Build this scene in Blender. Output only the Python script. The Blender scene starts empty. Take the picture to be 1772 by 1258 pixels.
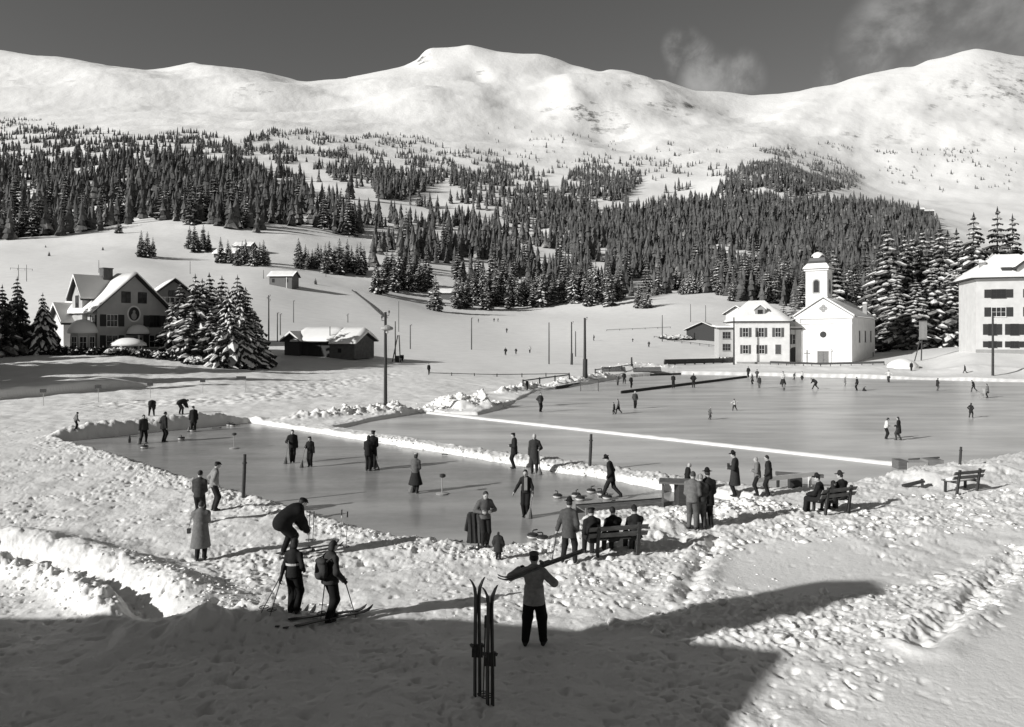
import bpy, math, random
import numpy as np
from mathutils import Vector, Matrix
random.seed(7)
rng = np.random.default_rng(11)
SC = bpy.context.scene
COL = SC.collection
F, CX, HY, CH = 1250.0, 886.0, 578.0, 6.3      # focal length in photo pixels, centre column, horizon row, camera height (m)

# ---------------------------------------------------------------- small helpers
def sstep(a, b, x):
    t = np.clip((x - a) / (b - a), 0, 1)
    return t * t * (3 - 2 * t)

_P = rng.permutation(256)
_P = np.concatenate([_P, _P, _P])
_A = rng.random(256) * 2 * np.pi
_GX, _GY = np.cos(_A), np.sin(_A)

def perlin(x, y, seed=0):
    x = np.asarray(x, float) + seed * 17.31
    y = np.asarray(y, float) + seed * 9.77
    xi = np.floor(x).astype(np.int64); yi = np.floor(y).astype(np.int64)
    xf = x - xi; yf = y - yi
    u = xf * xf * xf * (xf * (xf * 6 - 15) + 10); v = yf * yf * yf * (yf * (yf * 6 - 15) + 10)
    def g(ix, iy, fx, fy):
        h = _P[_P[ix & 255] + (iy & 255)]
        return _GX[h] * fx + _GY[h] * fy
    a = g(xi, yi, xf, yf); b = g(xi + 1, yi, xf - 1, yf)
    c = g(xi, yi + 1, xf, yf - 1); d = g(xi + 1, yi + 1, xf - 1, yf - 1)
    return (a + u * (b - a)) * (1 - v) + (c + u * (d - c)) * v

def fbm(x, y, n=4, seed=0, gain=0.5):
    s = 0; a = 1.0; f = 1.0
    for i in range(n):
        s = s + a * perlin(np.asarray(x) * f, np.asarray(y) * f, seed + i * 3)
        a *= gain; f *= 2.03
    return s

def tag(o, label=None, cat=None, group=None, kind=None):
    if label: o['label'] = label
    if cat: o['category'] = cat
    if group: o['group'] = group
    if kind: o['kind'] = kind
    return o

def empty(name, loc=(0, 0, 0), rz=0.0):
    o = bpy.data.objects.new(name, None)
    o.empty_display_size = 0.2
    o.location = loc; o.rotation_euler = (0, 0, rz)
    COL.objects.link(o)
    return o

def mk(name, V, Fc, mats, mi=None, smooth=False, parent=None, loc=None, rz=None):
    V = np.asarray(V, np.float32)
    me = bpy.data.meshes.new(name)
    if isinstance(Fc, np.ndarray):
        sizes = np.full(len(Fc), Fc.shape[1], np.int32); loops = Fc.astype(np.int32).ravel()
    else:
        sizes = np.array([len(f) for f in Fc], np.int32)
        loops = np.fromiter((i for f in Fc for i in f), np.int32)
    starts = np.concatenate([[0], np.cumsum(sizes)[:-1]]).astype(np.int32)
    me.vertices.add(len(V)); me.vertices.foreach_set('co', V.ravel())
    me.loops.add(len(loops)); me.loops.foreach_set('vertex_index', loops)
    me.polygons.add(len(sizes)); me.polygons.foreach_set('loop_start', starts)
    if mi is not None: me.polygons.foreach_set('material_index', np.asarray(mi, np.int32))
    me.polygons.foreach_set('use_smooth', np.full(len(sizes), bool(smooth)))
    me.update(calc_edges=True)
    for m in (mats if isinstance(mats, (list, tuple)) else [mats]): me.materials.append(m)
    o = bpy.data.objects.new(name, me)
    COL.objects.link(o)
    if parent is not None: o.parent = parent
    if loc is not None: o.location = loc
    if rz is not None: o.rotation_euler = (0, 0, rz)
    return o

class MB:
    def __init__(s): s.v = []; s.f = []; s.m = []
    def add(s, vs, fs, mi=0):
        b = len(s.v); s.v += [tuple(v) for v in vs]
        s.f += [tuple(i + b for i in f) for f in fs]; s.m += [mi] * len(fs)
        return s
    def box(s, x0, y0, z0, x1, y1, z1, mi=0):
        v = [(x0,y0,z0),(x1,y0,z0),(x1,y1,z0),(x0,y1,z0),(x0,y0,z1),(x1,y0,z1),(x1,y1,z1),(x0,y1,z1)]
        return s.add(v, [(3,2,1,0),(4,5,6,7),(0,1,5,4),(1,2,6,5),(2,3,7,6),(3,0,4,7)], mi)
    def bar(s, a, b, w, h, mi=0):
        a = Vector(a); b = Vector(b); d = (b - a).normalized()
        up = Vector((0,0,1)) if abs(d.z) < 0.9 else Vector((0,1,0))
        r = d.cross(up).normalized(); u = r.cross(d)
        v = []
        for p in (a, b):
            for sx, sy in ((-1,-1),(1,-1),(1,1),(-1,1)): v.append(p + r * (sx * w / 2) + u * (sy * h / 2))
        return s.add(v, [(0,1,2,3),(7,6,5,4),(0,4,5,1),(1,5,6,2),(2,6,7,3),(3,7,4,0)], mi)
    def tube(s, pts, rad, n=8, mi=0, cap=True):
        pts = [Vector(p) for p in pts]
        if not isinstance(rad, (list, tuple)): rad = [rad] * len(pts)
        vs = []; fs = []
        for i, p in enumerate(pts):
            d = (pts[min(i + 1, len(pts) - 1)] - pts[max(i - 1, 0)]).normalized()
            up = Vector((0,0,1)) if abs(d.z) < 0.95 else Vector((0,1,0))
            r = d.cross(up).normalized(); u = r.cross(d)
            for k in range(n):
                a = 2 * math.pi * k / n
                vs.append(p + (r * math.cos(a) + u * math.sin(a)) * rad[i])
        for i in range(len(pts) - 1):
            for k in range(n):
                fs.append((i*n+k, i*n+(k+1)%n, (i+1)*n+(k+1)%n, (i+1)*n+k))
        if cap:
            fs.append(tuple(range(n-1, -1, -1))); fs.append(tuple((len(pts)-1)*n + k for k in range(n)))
        return s.add(vs, fs, mi)
    def lathe(s, prof, n=16, c=(0,0,0), mi=0):
        vs = []; fs = []
        for r, z in prof:
            for k in range(n):
                a = 2*math.pi*k/n
                vs.append((c[0]+r*math.cos(a), c[1]+r*math.sin(a), c[2]+z))
        for i in range(len(prof)-1):
            for k in range(n): fs.append((i*n+k, i*n+(k+1)%n, (i+1)*n+(k+1)%n, (i+1)*n+k))
        fs.append(tuple(range(n-1,-1,-1))); fs.append(tuple((len(prof)-1)*n+k for k in range(n)))
        return s.add(vs, fs, mi)
    def extrude(s, poly, axis, b0, b1, mi=0):
        """poly = cross-section points (u, z); extruded along the other horizontal axis."""
        n = len(poly); vs = []
        for b in (b0, b1):
            for u, z in poly: vs.append((u, b, z) if axis == 'y' else (b, u, z))
        fs = [(i, (i+1)%n, n+(i+1)%n, n+i) for i in range(n)] + [tuple(range(n-1,-1,-1)), tuple(n+i for i in range(n))]
        return s.add(vs, fs, mi)
    def build(s, name, mats, parent=None, smooth=False, loc=None, rz=None):
        return mk(name, s.v, s.f, mats, s.m, smooth, parent, loc, rz)

def copy_tree(o, parent=None):
    c = o.copy(); COL.objects.link(c); c.parent = parent
    for ch in list(o.children): copy_tree(ch, c)
    return c

# ---------------------------------------------------------------- materials
def new_mat(name):
    m = bpy.data.materials.new(name); m.use_nodes = True
    nt = m.node_tree; nt.nodes.clear()
    out = nt.nodes.new('ShaderNodeOutputMaterial'); b = nt.nodes.new('ShaderNodeBsdfPrincipled')
    nt.links.new(b.outputs[0], out.inputs[0])
    return m, nt, b

def nz(nt, scale, detail=4, rough=0.55, coord='Object', vec_scale=None):
    tc = nt.nodes.new('ShaderNodeTexCoord'); n = nt.nodes.new('ShaderNodeTexNoise')
    n.inputs['Scale'].default_value = scale; n.inputs['Detail'].default_value = detail; n.inputs['Roughness'].default_value = rough
    src = tc.outputs[coord]
    if vec_scale:
        mp = nt.nodes.new('ShaderNodeMapping'); mp.inputs['Scale'].default_value = vec_scale
        nt.links.new(src, mp.inputs[0]); src = mp.outputs[0]
    nt.links.new(src, n.inputs['Vector'])
    return n

def ramp(nt, fac, stops):
    r = nt.nodes.new('ShaderNodeValToRGB'); e = r.color_ramp.elements
    while len(e) > 2: e.remove(e[-1])
    for i, (p, c) in enumerate(stops):
        if i >= 2: e.new(p)
        e[i].position = p; e[i].color = (c, c * 0.993, c * 0.975, 1)
    nt.links.new(fac, r.inputs[0])
    return r

def bump(nt, b, h, strength=0.3, dist=0.02):
    bp = nt.nodes.new('ShaderNodeBump'); bp.inputs['Strength'].default_value = strength; bp.inputs['Distance'].default_value = dist
    nt.links.new(h, bp.inputs['Height']); nt.links.new(bp.outputs[0], b.inputs['Normal'])

_mats = {}
def grey(c, rough=0.8, var=0.25, scale=9.0, name=None, spec=0.3, bmp=0.2, vs=None):
    key = (c, rough, var, scale, name)
    if key in _mats: return _mats[key]
    m, nt, b = new_mat(name or 'cloth_%03d' % int(c * 1000))
    n = nz(nt, scale, vec_scale=vs)
    r = ramp(nt, n.outputs['Fac'], [(0.25, c * (1 - var)), (0.75, min(1, c * (1 + var)))])
    nt.links.new(r.outputs[0], b.inputs['Base Color'])
    b.inputs['Roughness'].default_value = rough; b.inputs['Specular IOR Level'].default_value = spec
    if bmp: bump(nt, b, n.outputs['Fac'], bmp)
    _mats[key] = m
    return m

def make_snow(name, c=0.86, lo=0.80, scale=0.6, bscale=14, bstr=0.35, bdist=0.03):
    m, nt, b = new_mat(name)
    n = nz(nt, scale, 6, 0.6)
    r = ramp(nt, n.outputs['Fac'], [(0.3, lo), (0.7, c)])
    nt.links.new(r.outputs[0], b.inputs['Base Color'])
    b.inputs['Roughness'].default_value = 0.6; b.inputs['Specular IOR Level'].default_value = 0.25
    n2 = nz(nt, bscale, 5, 0.65); bump(nt, b, n2.outputs['Fac'], bstr, bdist)
    return m
SNOW = make_snow('snow_cover')
PILED = make_snow('piled_snow', 0.87, 0.8, 1.2, 7, 0.5, 0.06)

def make_terrain_snow():
    m, nt, b = new_mat('snow_terrain')
    tc = nt.nodes.new('ShaderNodeTexCoord')
    geo = nt.nodes.new('ShaderNodeNewGeometry')
    n = nz(nt, 0.35, 6, 0.62); r = ramp(nt, n.outputs['Fac'], [(0.3, 0.78), (0.7, 0.87)])
    # bare rock and grass where the mountain is steep, in broken patches
    sep = nt.nodes.new('ShaderNodeSeparateXYZ'); nt.links.new(geo.outputs['True Normal'], sep.inputs[0])
    st = nt.nodes.new('ShaderNodeMapRange'); st.inputs['From Min'].default_value = 0.80; st.inputs['From Max'].default_value = 0.68
    nt.links.new(sep.outputs['Z'], st.inputs['Value'])
    n2 = nz(nt, 0.02, 8, 0.7, vec_scale=(1, 0.6, 1.5))
    r2 = ramp(nt, n2.outputs['Fac'], [(0.50, 0.0), (0.60, 1.0)])
    pos = nt.nodes.new('ShaderNodeSeparateXYZ'); nt.links.new(geo.outputs['Position'], pos.inputs[0])
    hi = nt.nodes.new('ShaderNodeMapRange'); hi.inputs['From Min'].default_value = 200; hi.inputs['From Max'].default_value = 320
    nt.links.new(pos.outputs['Z'], hi.inputs['Value'])
    mu = nt.nodes.new('ShaderNodeMath'); mu.operation = 'MULTIPLY'; nt.links.new(st.outputs[0], mu.inputs[0]); nt.links.new(r2.outputs[0], mu.inputs[1])
    mu2 = nt.nodes.new('ShaderNodeMath'); mu2.operation = 'MULTIPLY'; nt.links.new(mu.outputs[0], mu2.inputs[0]); nt.links.new(hi.outputs[0], mu2.inputs[1])
    mx = nt.nodes.new('ShaderNodeMix'); mx.data_type = 'RGBA'
    nt.links.new(mu2.outputs[0], mx.inputs['Factor']); nt.links.new(r.outputs[0], mx.inputs['A']); mx.inputs['B'].default_value = (0.13, 0.128, 0.122, 1)
    nt.links.new(mx.outputs['Result'], b.inputs['Base Color'])
    b.inputs['Roughness'].default_value = 0.6; b.inputs['Specular IOR Level'].default_value = 0.2
    n3 = nz(nt, 9, 6, 0.7); bump(nt, b, n3.outputs['Fac'], 0.5, 0.04)
    # wind-packed ripples and small gullies high on the mountain
    n4 = nz(nt, 0.016, 9, 0.62, vec_scale=(1, .45, .8)); bp2 = nt.nodes.new('ShaderNodeBump'); bp2.inputs['Distance'].default_value = 3.4
    nt.links.new(hi.outputs[0], bp2.inputs['Strength']); nt.links.new(n4.outputs['Fac'], bp2.inputs['Height'])
    first = [n_ for n_ in nt.nodes if n_.bl_idname == 'ShaderNodeBump' and n_ != bp2][0]; nt.links.new(bp2.outputs[0], first.inputs['Normal'])
    return m
TERRAIN = make_terrain_snow()

def make_ice(name, lo, hi, rough=0.28, spec=0.3):
    m, nt, b = new_mat(name)
    n = nz(nt, 0.22, 7, 0.62, vec_scale=(0.5, 1.6, 1)); n2 = nz(nt, 2.3, 6, 0.7)
    mx = nt.nodes.new('ShaderNodeMath'); mx.operation = 'MULTIPLY_ADD'; mx.inputs[1].default_value = 0.20
    nt.links.new(n2.outputs['Fac'], mx.inputs[0]); nt.links.new(n.outputs['Fac'], mx.inputs[2])
    r = ramp(nt, mx.outputs[0], [(0.42, lo), (0.78, hi)])
    nt.links.new(r.outputs[0], b.inputs['Base Color'])
    rr = nt.nodes.new('ShaderNodeMapRange'); rr.inputs['To Min'].default_value = rough - 0.06; rr.inputs['To Max'].default_value = rough + 0.12
    nt.links.new(n2.outputs['Fac'], rr.inputs['Value']); nt.links.new(rr.outputs[0], b.inputs['Roughness'])
    b.inputs['IOR'].default_value = 1.31; b.inputs['Specular IOR Level'].default_value = spec
    bump(nt, b, n2.outputs['Fac'], 0.08, 0.01)
    return m
ICE_DARK = make_ice('curling_ice', 0.24, 0.42, 0.17, 0.46)
ICE = make_ice('skating_ice', 0.39, 0.70, 0.28, 0.24)

def wood(c, name='weathered_wood', vs=(1, 1, 8)): return grey(c, 0.75, 0.4, 5.0, name, 0.3, 0.3, vs)
DARKWOOD = wood(0.045, 'dark_timber'); MIDWOOD = wood(0.13, 'grey_timber'); POLEWOOD = grey(0.05, 0.8, 0.4, 6, 'pole_wood', 0.2, 0.2, (4, 4, 0.5))
WHITEPAINT = grey(0.72, 0.6, 0.08, 3, 'white_paint'); PLASTER = grey(0.70, 0.85, 0.10, 0.9, 'white_plaster'); GREYPLASTER = grey(0.30, 0.85, 0.12, 1.2, 'grey_plaster')
SHUTTER = grey(0.10, 0.7, 0.15, 4, 'grey_shutter'); DARKSHUT = grey(0.035, 0.7, 0.2, 4, 'dark_shutter')
STONE = grey(0.28, 0.8, 0.2, 3, 'stone_trim'); IRON = grey(0.03, 0.5, 0.2, 6, 'dark_iron', 0.5); CANVAS = grey(0.34, 0.85, 0.1, 3, 'pale_canvas')
def make_glass():
    m, nt, b = new_mat('window_glass'); b.inputs['Base Color'].default_value = (0.02, 0.02, 0.02, 1); b.inputs['Roughness'].default_value = 0.12
    return m
GLASS = make_glass()

def make_foliage(name, c0, c1, snow_amt, snow_hi=0.7, nsc=1.3, nsc2=0.9):
    """Needles, with snow lying where a face looks upward."""
    m, nt, b = new_mat(name)
    n = nz(nt, nsc, 5, 0.75); r = ramp(nt, n.outputs['Fac'], [(0.3, c0), (0.7, c1)])
    geo = nt.nodes.new('ShaderNodeNewGeometry'); sep = nt.nodes.new('ShaderNodeSeparateXYZ'); nt.links.new(geo.outputs['Normal'], sep.inputs[0])
    n2 = nz(nt, nsc2, 7, 0.78, 'Object')
    ad = nt.nodes.new('ShaderNodeMath'); ad.operation = 'MULTIPLY_ADD'; ad.inputs[1].default_value = 1.6
    nt.links.new(n2.outputs['Fac'], ad.inputs[0]); nt.links.new(sep.outputs['Z'], ad.inputs[2])
    mr = nt.nodes.new('ShaderNodeMapRange'); mr.inputs['From Min'].default_value = 1.62 - snow_amt; mr.inputs['From Max'].default_value = 1.95 - snow_amt
    nt.links.new(ad.outputs[0], mr.inputs['Value'])
    mx = nt.nodes.new('ShaderNodeMix'); mx.data_type = 'RGBA'
    nt.links.new(mr.outputs[0], mx.inputs['Factor']); nt.links.new(r.outputs[0], mx.inputs['A']); mx.inputs['B'].default_value = (snow_hi, snow_hi * .985, snow_hi * .955, 1)
    nt.links.new(mx.outputs['Result'], b.inputs['Base Color'])
    b.inputs['Roughness'].default_value = 0.9; b.inputs['Specular IOR Level'].default_value = 0.1
    return m
NEEDLE = make_foliage('spruce_needles', 0.02, 0.045, 0.10)
FOREST = make_foliage('forest_needles', 0.04, 0.15, 0.44, 0.46, 0.09, 0.10)
BARK = grey(0.05, 0.9, 0.4, 4, 'bark')
BOUGHSNOW = make_snow('bough_snow', 0.85, 0.75, 2.0, 5, 0.4, 0.05)
# ---------------------------------------------------------------- terrain
def row_of(z, Y): return HY + (CH - z) * F / Y
def gz(px, row, z=0.0):
    """Point at height z that a photo pixel looks at (flat-ground layout)."""
    Y = (CH - z) * F / (row - HY)
    return ((px - CX) * Y / F, Y)
Z = row_of
_cols = {
 -3000: [(60,Z(1.5,60)),(75,Z(3,75)),(104,600),(150,585),(220,520),(300,480),(450,440),(700,360),(1000,300),(1500,230),(2000,170),(2600,120),(3300,260)],
 -300: [(60,Z(.6,60)),(75,Z(1.7,75)),(104,606),(150,592),(220,505),(300,455),(450,420),(700,338),(1000,262),(1500,205),(2000,140),(2600,80),(3300,210)],
 20:   [(50,Z(.25,50)),(62,Z(.3,62)),(70,Z(.9,70)),(80,644),(98,611),(108,603),(150,580),(220,500),(300,452),(450,417),(700,335),(1000,265),(1500,205),(2000,140),(2600,90),(3300,220)],
 100:  [(50,Z(.25,50)),(62,Z(.3,62)),(70,Z(.8,70)),(80,645),(98,611),(108,603),(150,578),(220,500),(300,454),(450,412),(700,328),(1000,262),(1500,205),(2000,145),(2600,99),(3300,220)],
 200:  [(50,Z(.25,50)),(62,Z(.3,62)),(72,Z(.8,72)),(82,646),(98,611),(108,603),(150,575),(220,500),(300,455),(345,440),(400,420),(450,400),(700,320),(1000,258),(1500,205),(2000,150),(2600,113),(3300,240)],
 270:  [(50,Z(.25,50)),(62,Z(.3,62)),(75,Z(.8,75)),(85,646),(100,614),(110,604),(150,570),(220,498),(300,457),(345,444),(400,420),(450,396),(700,321),(1000,258),(1500,207),(2000,152),(2600,118),(3300,240)],
 340:  [(50,Z(.25,50)),(62,Z(.3,62)),(80,658),(90,640),(104,612),(120,602),(200,525),(300,468),(400,425),(450,402),(700,325),(1000,262),(1500,210),(2000,155),(2600,109),(3300,240)],
 450:  [(50,Z(.25,50)),(62,Z(.3,62)),(80,664),(100,634),(125,604),(200,540),(270,480),(300,468),(400,425),(450,402),(700,335),(1000,270),(1500,212),(2000,165),(2600,124),(3300,250)],
 520:  [(50,Z(.25,50)),(62,Z(.3,62)),(80,668),(100,640),(125,606),(200,552),(300,480),(400,435),(480,400),(700,340),(1000,275),(1500,217),(2000,172),(2600,141),(3300,260)],
 590:  [(50,Z(.25,50)),(62,Z(.3,62)),(80,670),(100,643),(125,609),(200,562),(300,492),(400,445),(500,402),(700,347),(1000,282),(1500,222),(2000,175),(2600,136),(3300,260)],
 680:  [(50,Z(.25,50)),(62,Z(.3,62)),(80,670),(100,645),(125,622),(150,605),(200,572),(300,512),(400,460),(500,422),(700,362),(1000,298),(1500,234),(2000,170),(2650,117),(3300,250)],
 735:  [(50,Z(.25,50)),(62,Z(.3,62)),(80,670),(100,646),(125,625),(150,608),(200,577),(300,530),(400,470),(500,428),(700,368),(1000,302),(1500,238),(2000,165),(2500,112),(2700,90),(3300,220)],
 815:  [(50,Z(.2,50)),(62,Z(.25,62)),(80,673),(100,648),(150,612),(200,582),(300,540),(400,480),(500,435),(700,375),(1000,307),(1500,242),(2000,165),(2500,98),(2700,75),(3300,200)],
 900:  [(50,Z(.2,50)),(62,Z(.2,62)),(80,674),(110,643),(150,615),(200,592),(300,548),(330,538),(450,465),(700,385),(1000,320),(1500,255),(2000,178),(2500,108),(2700,90),(3300,210)],
 980:  [(50,Z(.2,50)),(62,Z(.2,62)),(80,674),(110,644),(150,616),(200,590),(300,545),(330,535),(450,475),(700,392),(1000,322),(1500,258),(2000,188),(2500,130),(2700,109),(3300,220)],
 1045: [(50,Z(.2,50)),(62,Z(.2,62)),(80,674),(110,644),(150,617),(200,587),(300,542),(450,482),(700,400),(1000,327),(1500,260),(2000,198),(2600,123),(3300,230)],
 1120: [(50,Z(.2,50)),(62,Z(.2,62)),(80,674),(110,644),(150,618),(200,585),(300,538),(450,487),(700,405),(1000,330),(1500,262),(2000,205),(2600,131),(3300,240)],
 1210: [(50,Z(.2,50)),(62,Z(.2,62)),(80,674),(110,644),(140,630),(160,617),(200,585),(250,553),(300,530),(450,490),(700,402),(900,345),(1000,325),(1500,258),(2000,215),(2600,156),(3300,270)],
 1300: [(50,Z(.2,50)),(62,Z(.2,62)),(80,674),(110,644),(140,631),(160,619),(200,590),(250,557),(300,533),(450,490),(700,402),(900,332),(1000,305),(1200,285),(1500,257),(2000,215),(2600,166),(3300,280)],
 1420: [(50,Z(.2,50)),(62,Z(.2,62)),(80,674),(110,644),(140,632),(160,624),(200,602),(300,545),(450,500),(700,425),(900,350),(1050,316),(1200,314),(1500,272),(2000,220),(2600,155),(3300,260)],
 1500: [(50,Z(.2,50)),(62,Z(.2,62)),(80,674),(105,646),(130,630),(160,616),(200,596),(300,550),(480,496),(700,432),(950,358),(1050,346),(1300,334),(1600,282),(2000,218),(2600,137),(3300,250)],
 1600: [(50,Z(.2,50)),(62,Z(.2,62)),(92,660),(110,645),(130,622),(150,608),(165,602),(200,592),(300,556),(500,492),(700,442),(950,378),(1050,374),(1300,347),(1600,288),(2000,215),(2600,111),(3300,230)],
 1690: [(50,Z(.2,50)),(62,Z(.2,62)),(92,660),(105,642),(120,612),(140,601),(165,598),(200,590),(300,560),(500,495),(700,450),(1000,400),(1300,347),(1600,286),(2000,210),(2600,85),(3300,200)],
 1760: [(50,Z(.2,50)),(62,Z(.2,62)),(92,660),(105,642),(120,612),(140,601),(165,597),(200,590),(300,560),(500,495),(700,450),(1000,400),(1300,347),(1600,286),(2000,210),(2600,93),(3300,200)],
 2100: [(60,Z(.3,60)),(92,660),(105,640),(120,612),(140,601),(165,597),(200,590),(300,560),(500,495),(700,450),(1000,395),(1300,345),(1600,286),(2000,220),(2600,120),(3300,230)],
 4600: [(60,Z(.5,60)),(92,655),(120,612),(165,597),(300,560),(500,505),(700,460),(1000,400),(1500,320),(2000,250),(2600,160),(3300,260)],
}
def _hermite(xk, yk, xs):
    """monotone-ish cubic through (xk, yk)"""
    xk = np.asarray(xk, float); yk = np.asarray(yk, float)
    h = np.diff(xk); d = np.diff(yk, axis=0) / (h if yk.ndim == 1 else h[:, None])
    m = np.zeros_like(yk); m[0] = d[0]; m[-1] = d[-1]
    a, b = d[:-1], d[1:]
    prod = a * b
    m[1:-1] = np.where(prod > 0, 2 * prod / np.where(np.abs(a + b) < 1e-9, 1e-9, a + b), 0)
    i = np.clip(np.searchsorted(xk, xs) - 1, 0, len(xk) - 2)
    t = np.clip((xs - xk[i]) / h[i], 0, 1); hh = h[i]
    if yk.ndim == 2: t = t[:, None]; hh = hh[:, None]
    t2 = t * t; t3 = t2 * t
    return (2*t3-3*t2+1)*yk[i] + (t3-2*t2+t)*hh*m[i] + (-2*t3+3*t2)*yk[i+1] + (t3-t2)*hh*m[i+1]
_LY = np.linspace(math.log(50), math.log(3300), 420)
_pk = sorted(_cols)
_tab = np.array([_hermite([math.log(a) for a, b in _cols[p]], [b for a, b in _cols[p]], np.clip(_LY, math.log(_cols[p][0][0]), math.log(3300))) for p in _pk])
# columns that start later than Y=50 keep their first height, not their first row
for j, p in enumerate(_pk):
    y0, r0 = _cols[p][0]; z0 = CH - (r0 - HY) * y0 / F
    e = _LY < math.log(y0); _tab[j, e] = HY + (CH - z0) * F / np.exp(_LY[e])
_PX = np.concatenate([np.linspace(-3000, -320, 60), np.linspace(-300, 2100, 481), np.linspace(2120, 4600, 60)])
_LUT = _hermite(_pk, _tab, _PX)          # rows[px, logY]
_kern = np.exp(-np.arange(-24, 25) ** 2 / (2 * 9.0 ** 2)); _kern /= _kern.sum()
_pad = np.concatenate([np.repeat(_LUT[:1], 24, 0), _LUT, np.repeat(_LUT[-1:], 24, 0)])
_blur = sum(_kern[k] * _pad[k:k + len(_LUT)] for k in range(49))
_wb = (1 - sstep(math.log(900), math.log(1900), _LY)) * sstep(math.log(115), math.log(180), _LY)
_LUT = _LUT * (1 - _wb) + _blur * _wb
# the skyline as it runs in detail, held by the ridge crest
_sky = [(-300,82),(0,86),(22,90),(60,97),(100,98),(135,104),(175,113),(210,116),(252,122),(290,117),(335,109),(350,114),(400,118),(440,123),(475,130),(500,135),(530,143),(555,139),(595,137),(640,128),(680,119),(700,114),(725,101),(733,88),(745,82),(770,81),(790,79),(812,75),(835,82),(860,88),(900,92),(930,94),(955,101),(975,109),(990,116),(1020,122),(1040,128),(1055,122),(1082,123),(1100,128),(1130,138),(1150,138),(1175,146),(1205,156),(1250,158),(1300,166),(1345,162),(1385,157),(1410,151),(1445,147),(1470,137),(1500,129),(1545,120),(1560,117),(1580,117),(1605,104),(1640,98),(1665,90),(1690,84),(1715,88),(1740,94),(1800,104),(2100,120)]
_tg = np.interp(_PX, [a for a, b in _sky], [b for a, b in _sky])
_tg = (np.roll(_tg, 1) + 2*_tg + np.roll(_tg, -1)) / 4; _in = (_PX > -290) & (_PX < 2090)
_cur = _LUT[:, _LY > math.log(1900)].min(1)
_dl = np.where(_in, _tg - _cur, 0)
_k2 = np.exp(-np.arange(-40, 41) ** 2 / (2 * 13.0 ** 2)); _k2 /= _k2.sum(); _dsm = np.convolve(_dl, _k2, 'same')
_k3 = np.exp(-np.arange(-20, 21) ** 2 / (2 * 4.0 ** 2)); _k3 /= _k3.sum(); _dmd = np.convolve(_dl, _k3, 'same')
_LUT = _LUT + _dsm[:, None] * sstep(math.log(1500), math.log(2450), _LY)[None, :] + (_dmd - _dsm)[:, None] * sstep(math.log(2250), math.log(2600), _LY)[None, :] + (_dl - _dmd)[:, None] * sstep(math.log(2480), math.log(2620), _LY)[None, :]
RIDGES = [  # (px, Y) spine, height, width left, width right of the mountain's ribs and gullies
 ([(962,2650),(985,2300),(1004,1950),(1010,1750)], 62, 210, 90), ([(800,2640),(822,2350),(838,2150)], -26, 45, 60), ([(330,2560),(400,2150),(500,1800)], 34, 210, 110), ([(70,2520),(180,2050),(260,1750)], 36, 190, 110),
 ([(1680,2560),(1590,2150),(1540,1800)], 34, 220, 130), ([(1080,2560),(1140,2200),(1200,1900)], 34, 190, 90), ([(1440,2500),(1400,2100),(1380,1800)], 28, 160, 130), ([(1020,2100),(1060,1700),(1080,1450)], -18, 70, 60), ([(620,2450),(700,1950),(760,1600)], 26, 230, 110), ([(1290,2450),(1280,2150),(1320,1850)], -22, 120, 90)]
def ribs(x, y):
    s = 0
    for pts, h, wl, wr in RIDGES:
        d, fr, sd = line_d(x, y, [((p-CX)*q/F, q) for p, q in pts])
        w = np.where(sd > 0, wl, wr) * (1 + .25*perlin(x/160, y/160, 88)); s = s + h * np.exp(-(d/w)**2) * np.minimum(1, .35 + fr*1.6) * sstep(1.0, .75, fr)
    return s

def base_far(px, Y):
    px = np.clip(px, -3000, 4600); ly = np.clip(np.log(np.maximum(Y, 1)), _LY[0], _LY[-1])
    i = np.clip(np.searchsorted(_PX, px) - 1, 0, len(_PX) - 2)
    tx = (px - _PX[i]) / (_PX[i+1] - _PX[i])
    fj = (ly - _LY[0]) / (_LY[1] - _LY[0]); j = np.clip(fj.astype(int), 0, len(_LY) - 2); ty = fj - j
    r = (_LUT[i, j]*(1-tx) + _LUT[i+1, j]*tx)*(1-ty) + (_LUT[i, j+1]*(1-tx) + _LUT[i+1, j+1]*tx)*ty
    return CH - (r - HY) * Y / F

def poly_sd(x, y, P):
    """signed distance to polygon (negative inside)"""
    P = np.asarray(P, float); n = len(P)
    d = np.full(np.shape(x), 1e18); ins = np.zeros(np.shape(x), bool)
    for k in range(n):
        ax, ay = P[k]; bx, by = P[(k+1) % n]
        ex, ey = bx-ax, by-ay; wx, wy = x-ax, y-ay
        t = np.clip((wx*ex + wy*ey) / (ex*ex + ey*ey + 1e-12), 0, 1)
        d = np.minimum(d, (wx-ex*t)**2 + (wy-ey*t)**2)
        c = ((ay <= y) & (by > y)) | ((by <= y) & (ay > y))
        xi = ax + (y - ay) / (by - ay + 1e-12) * ex
        ins ^= c & (x < xi)
    return np.where(ins, -1, 1) * np.sqrt(d)

def line_d(x, y, pts):
    """distance to polyline, arclength fraction and side (+ = left of direction)"""
    best = np.full(np.shape(x), 1e18); fr = np.zeros(np.shape(x)); sd = np.zeros(np.shape(x))
    pts = np.asarray(pts, float); L = np.concatenate([[0], np.cumsum(np.hypot(*np.diff(pts, axis=0).T))])
    for k in range(len(pts)-1):
        ax, ay = pts[k]; bx, by = pts[k+1]; ex, ey = bx-ax, by-ay; wx, wy = x-ax, y-ay
        t = np.clip((wx*ex + wy*ey) / (ex*ex + ey*ey), 0, 1)
        d = (wx-ex*t)**2 + (wy-ey*t)**2; m = d < best
        best = np.where(m, d, best); fr = np.where(m, (L[k] + t*(L[k+1]-L[k])) / L[-1], fr); sd = np.where(m, np.sign(ex*wy-ey*wx), sd)
    return np.sqrt(best), fr, sd

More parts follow.
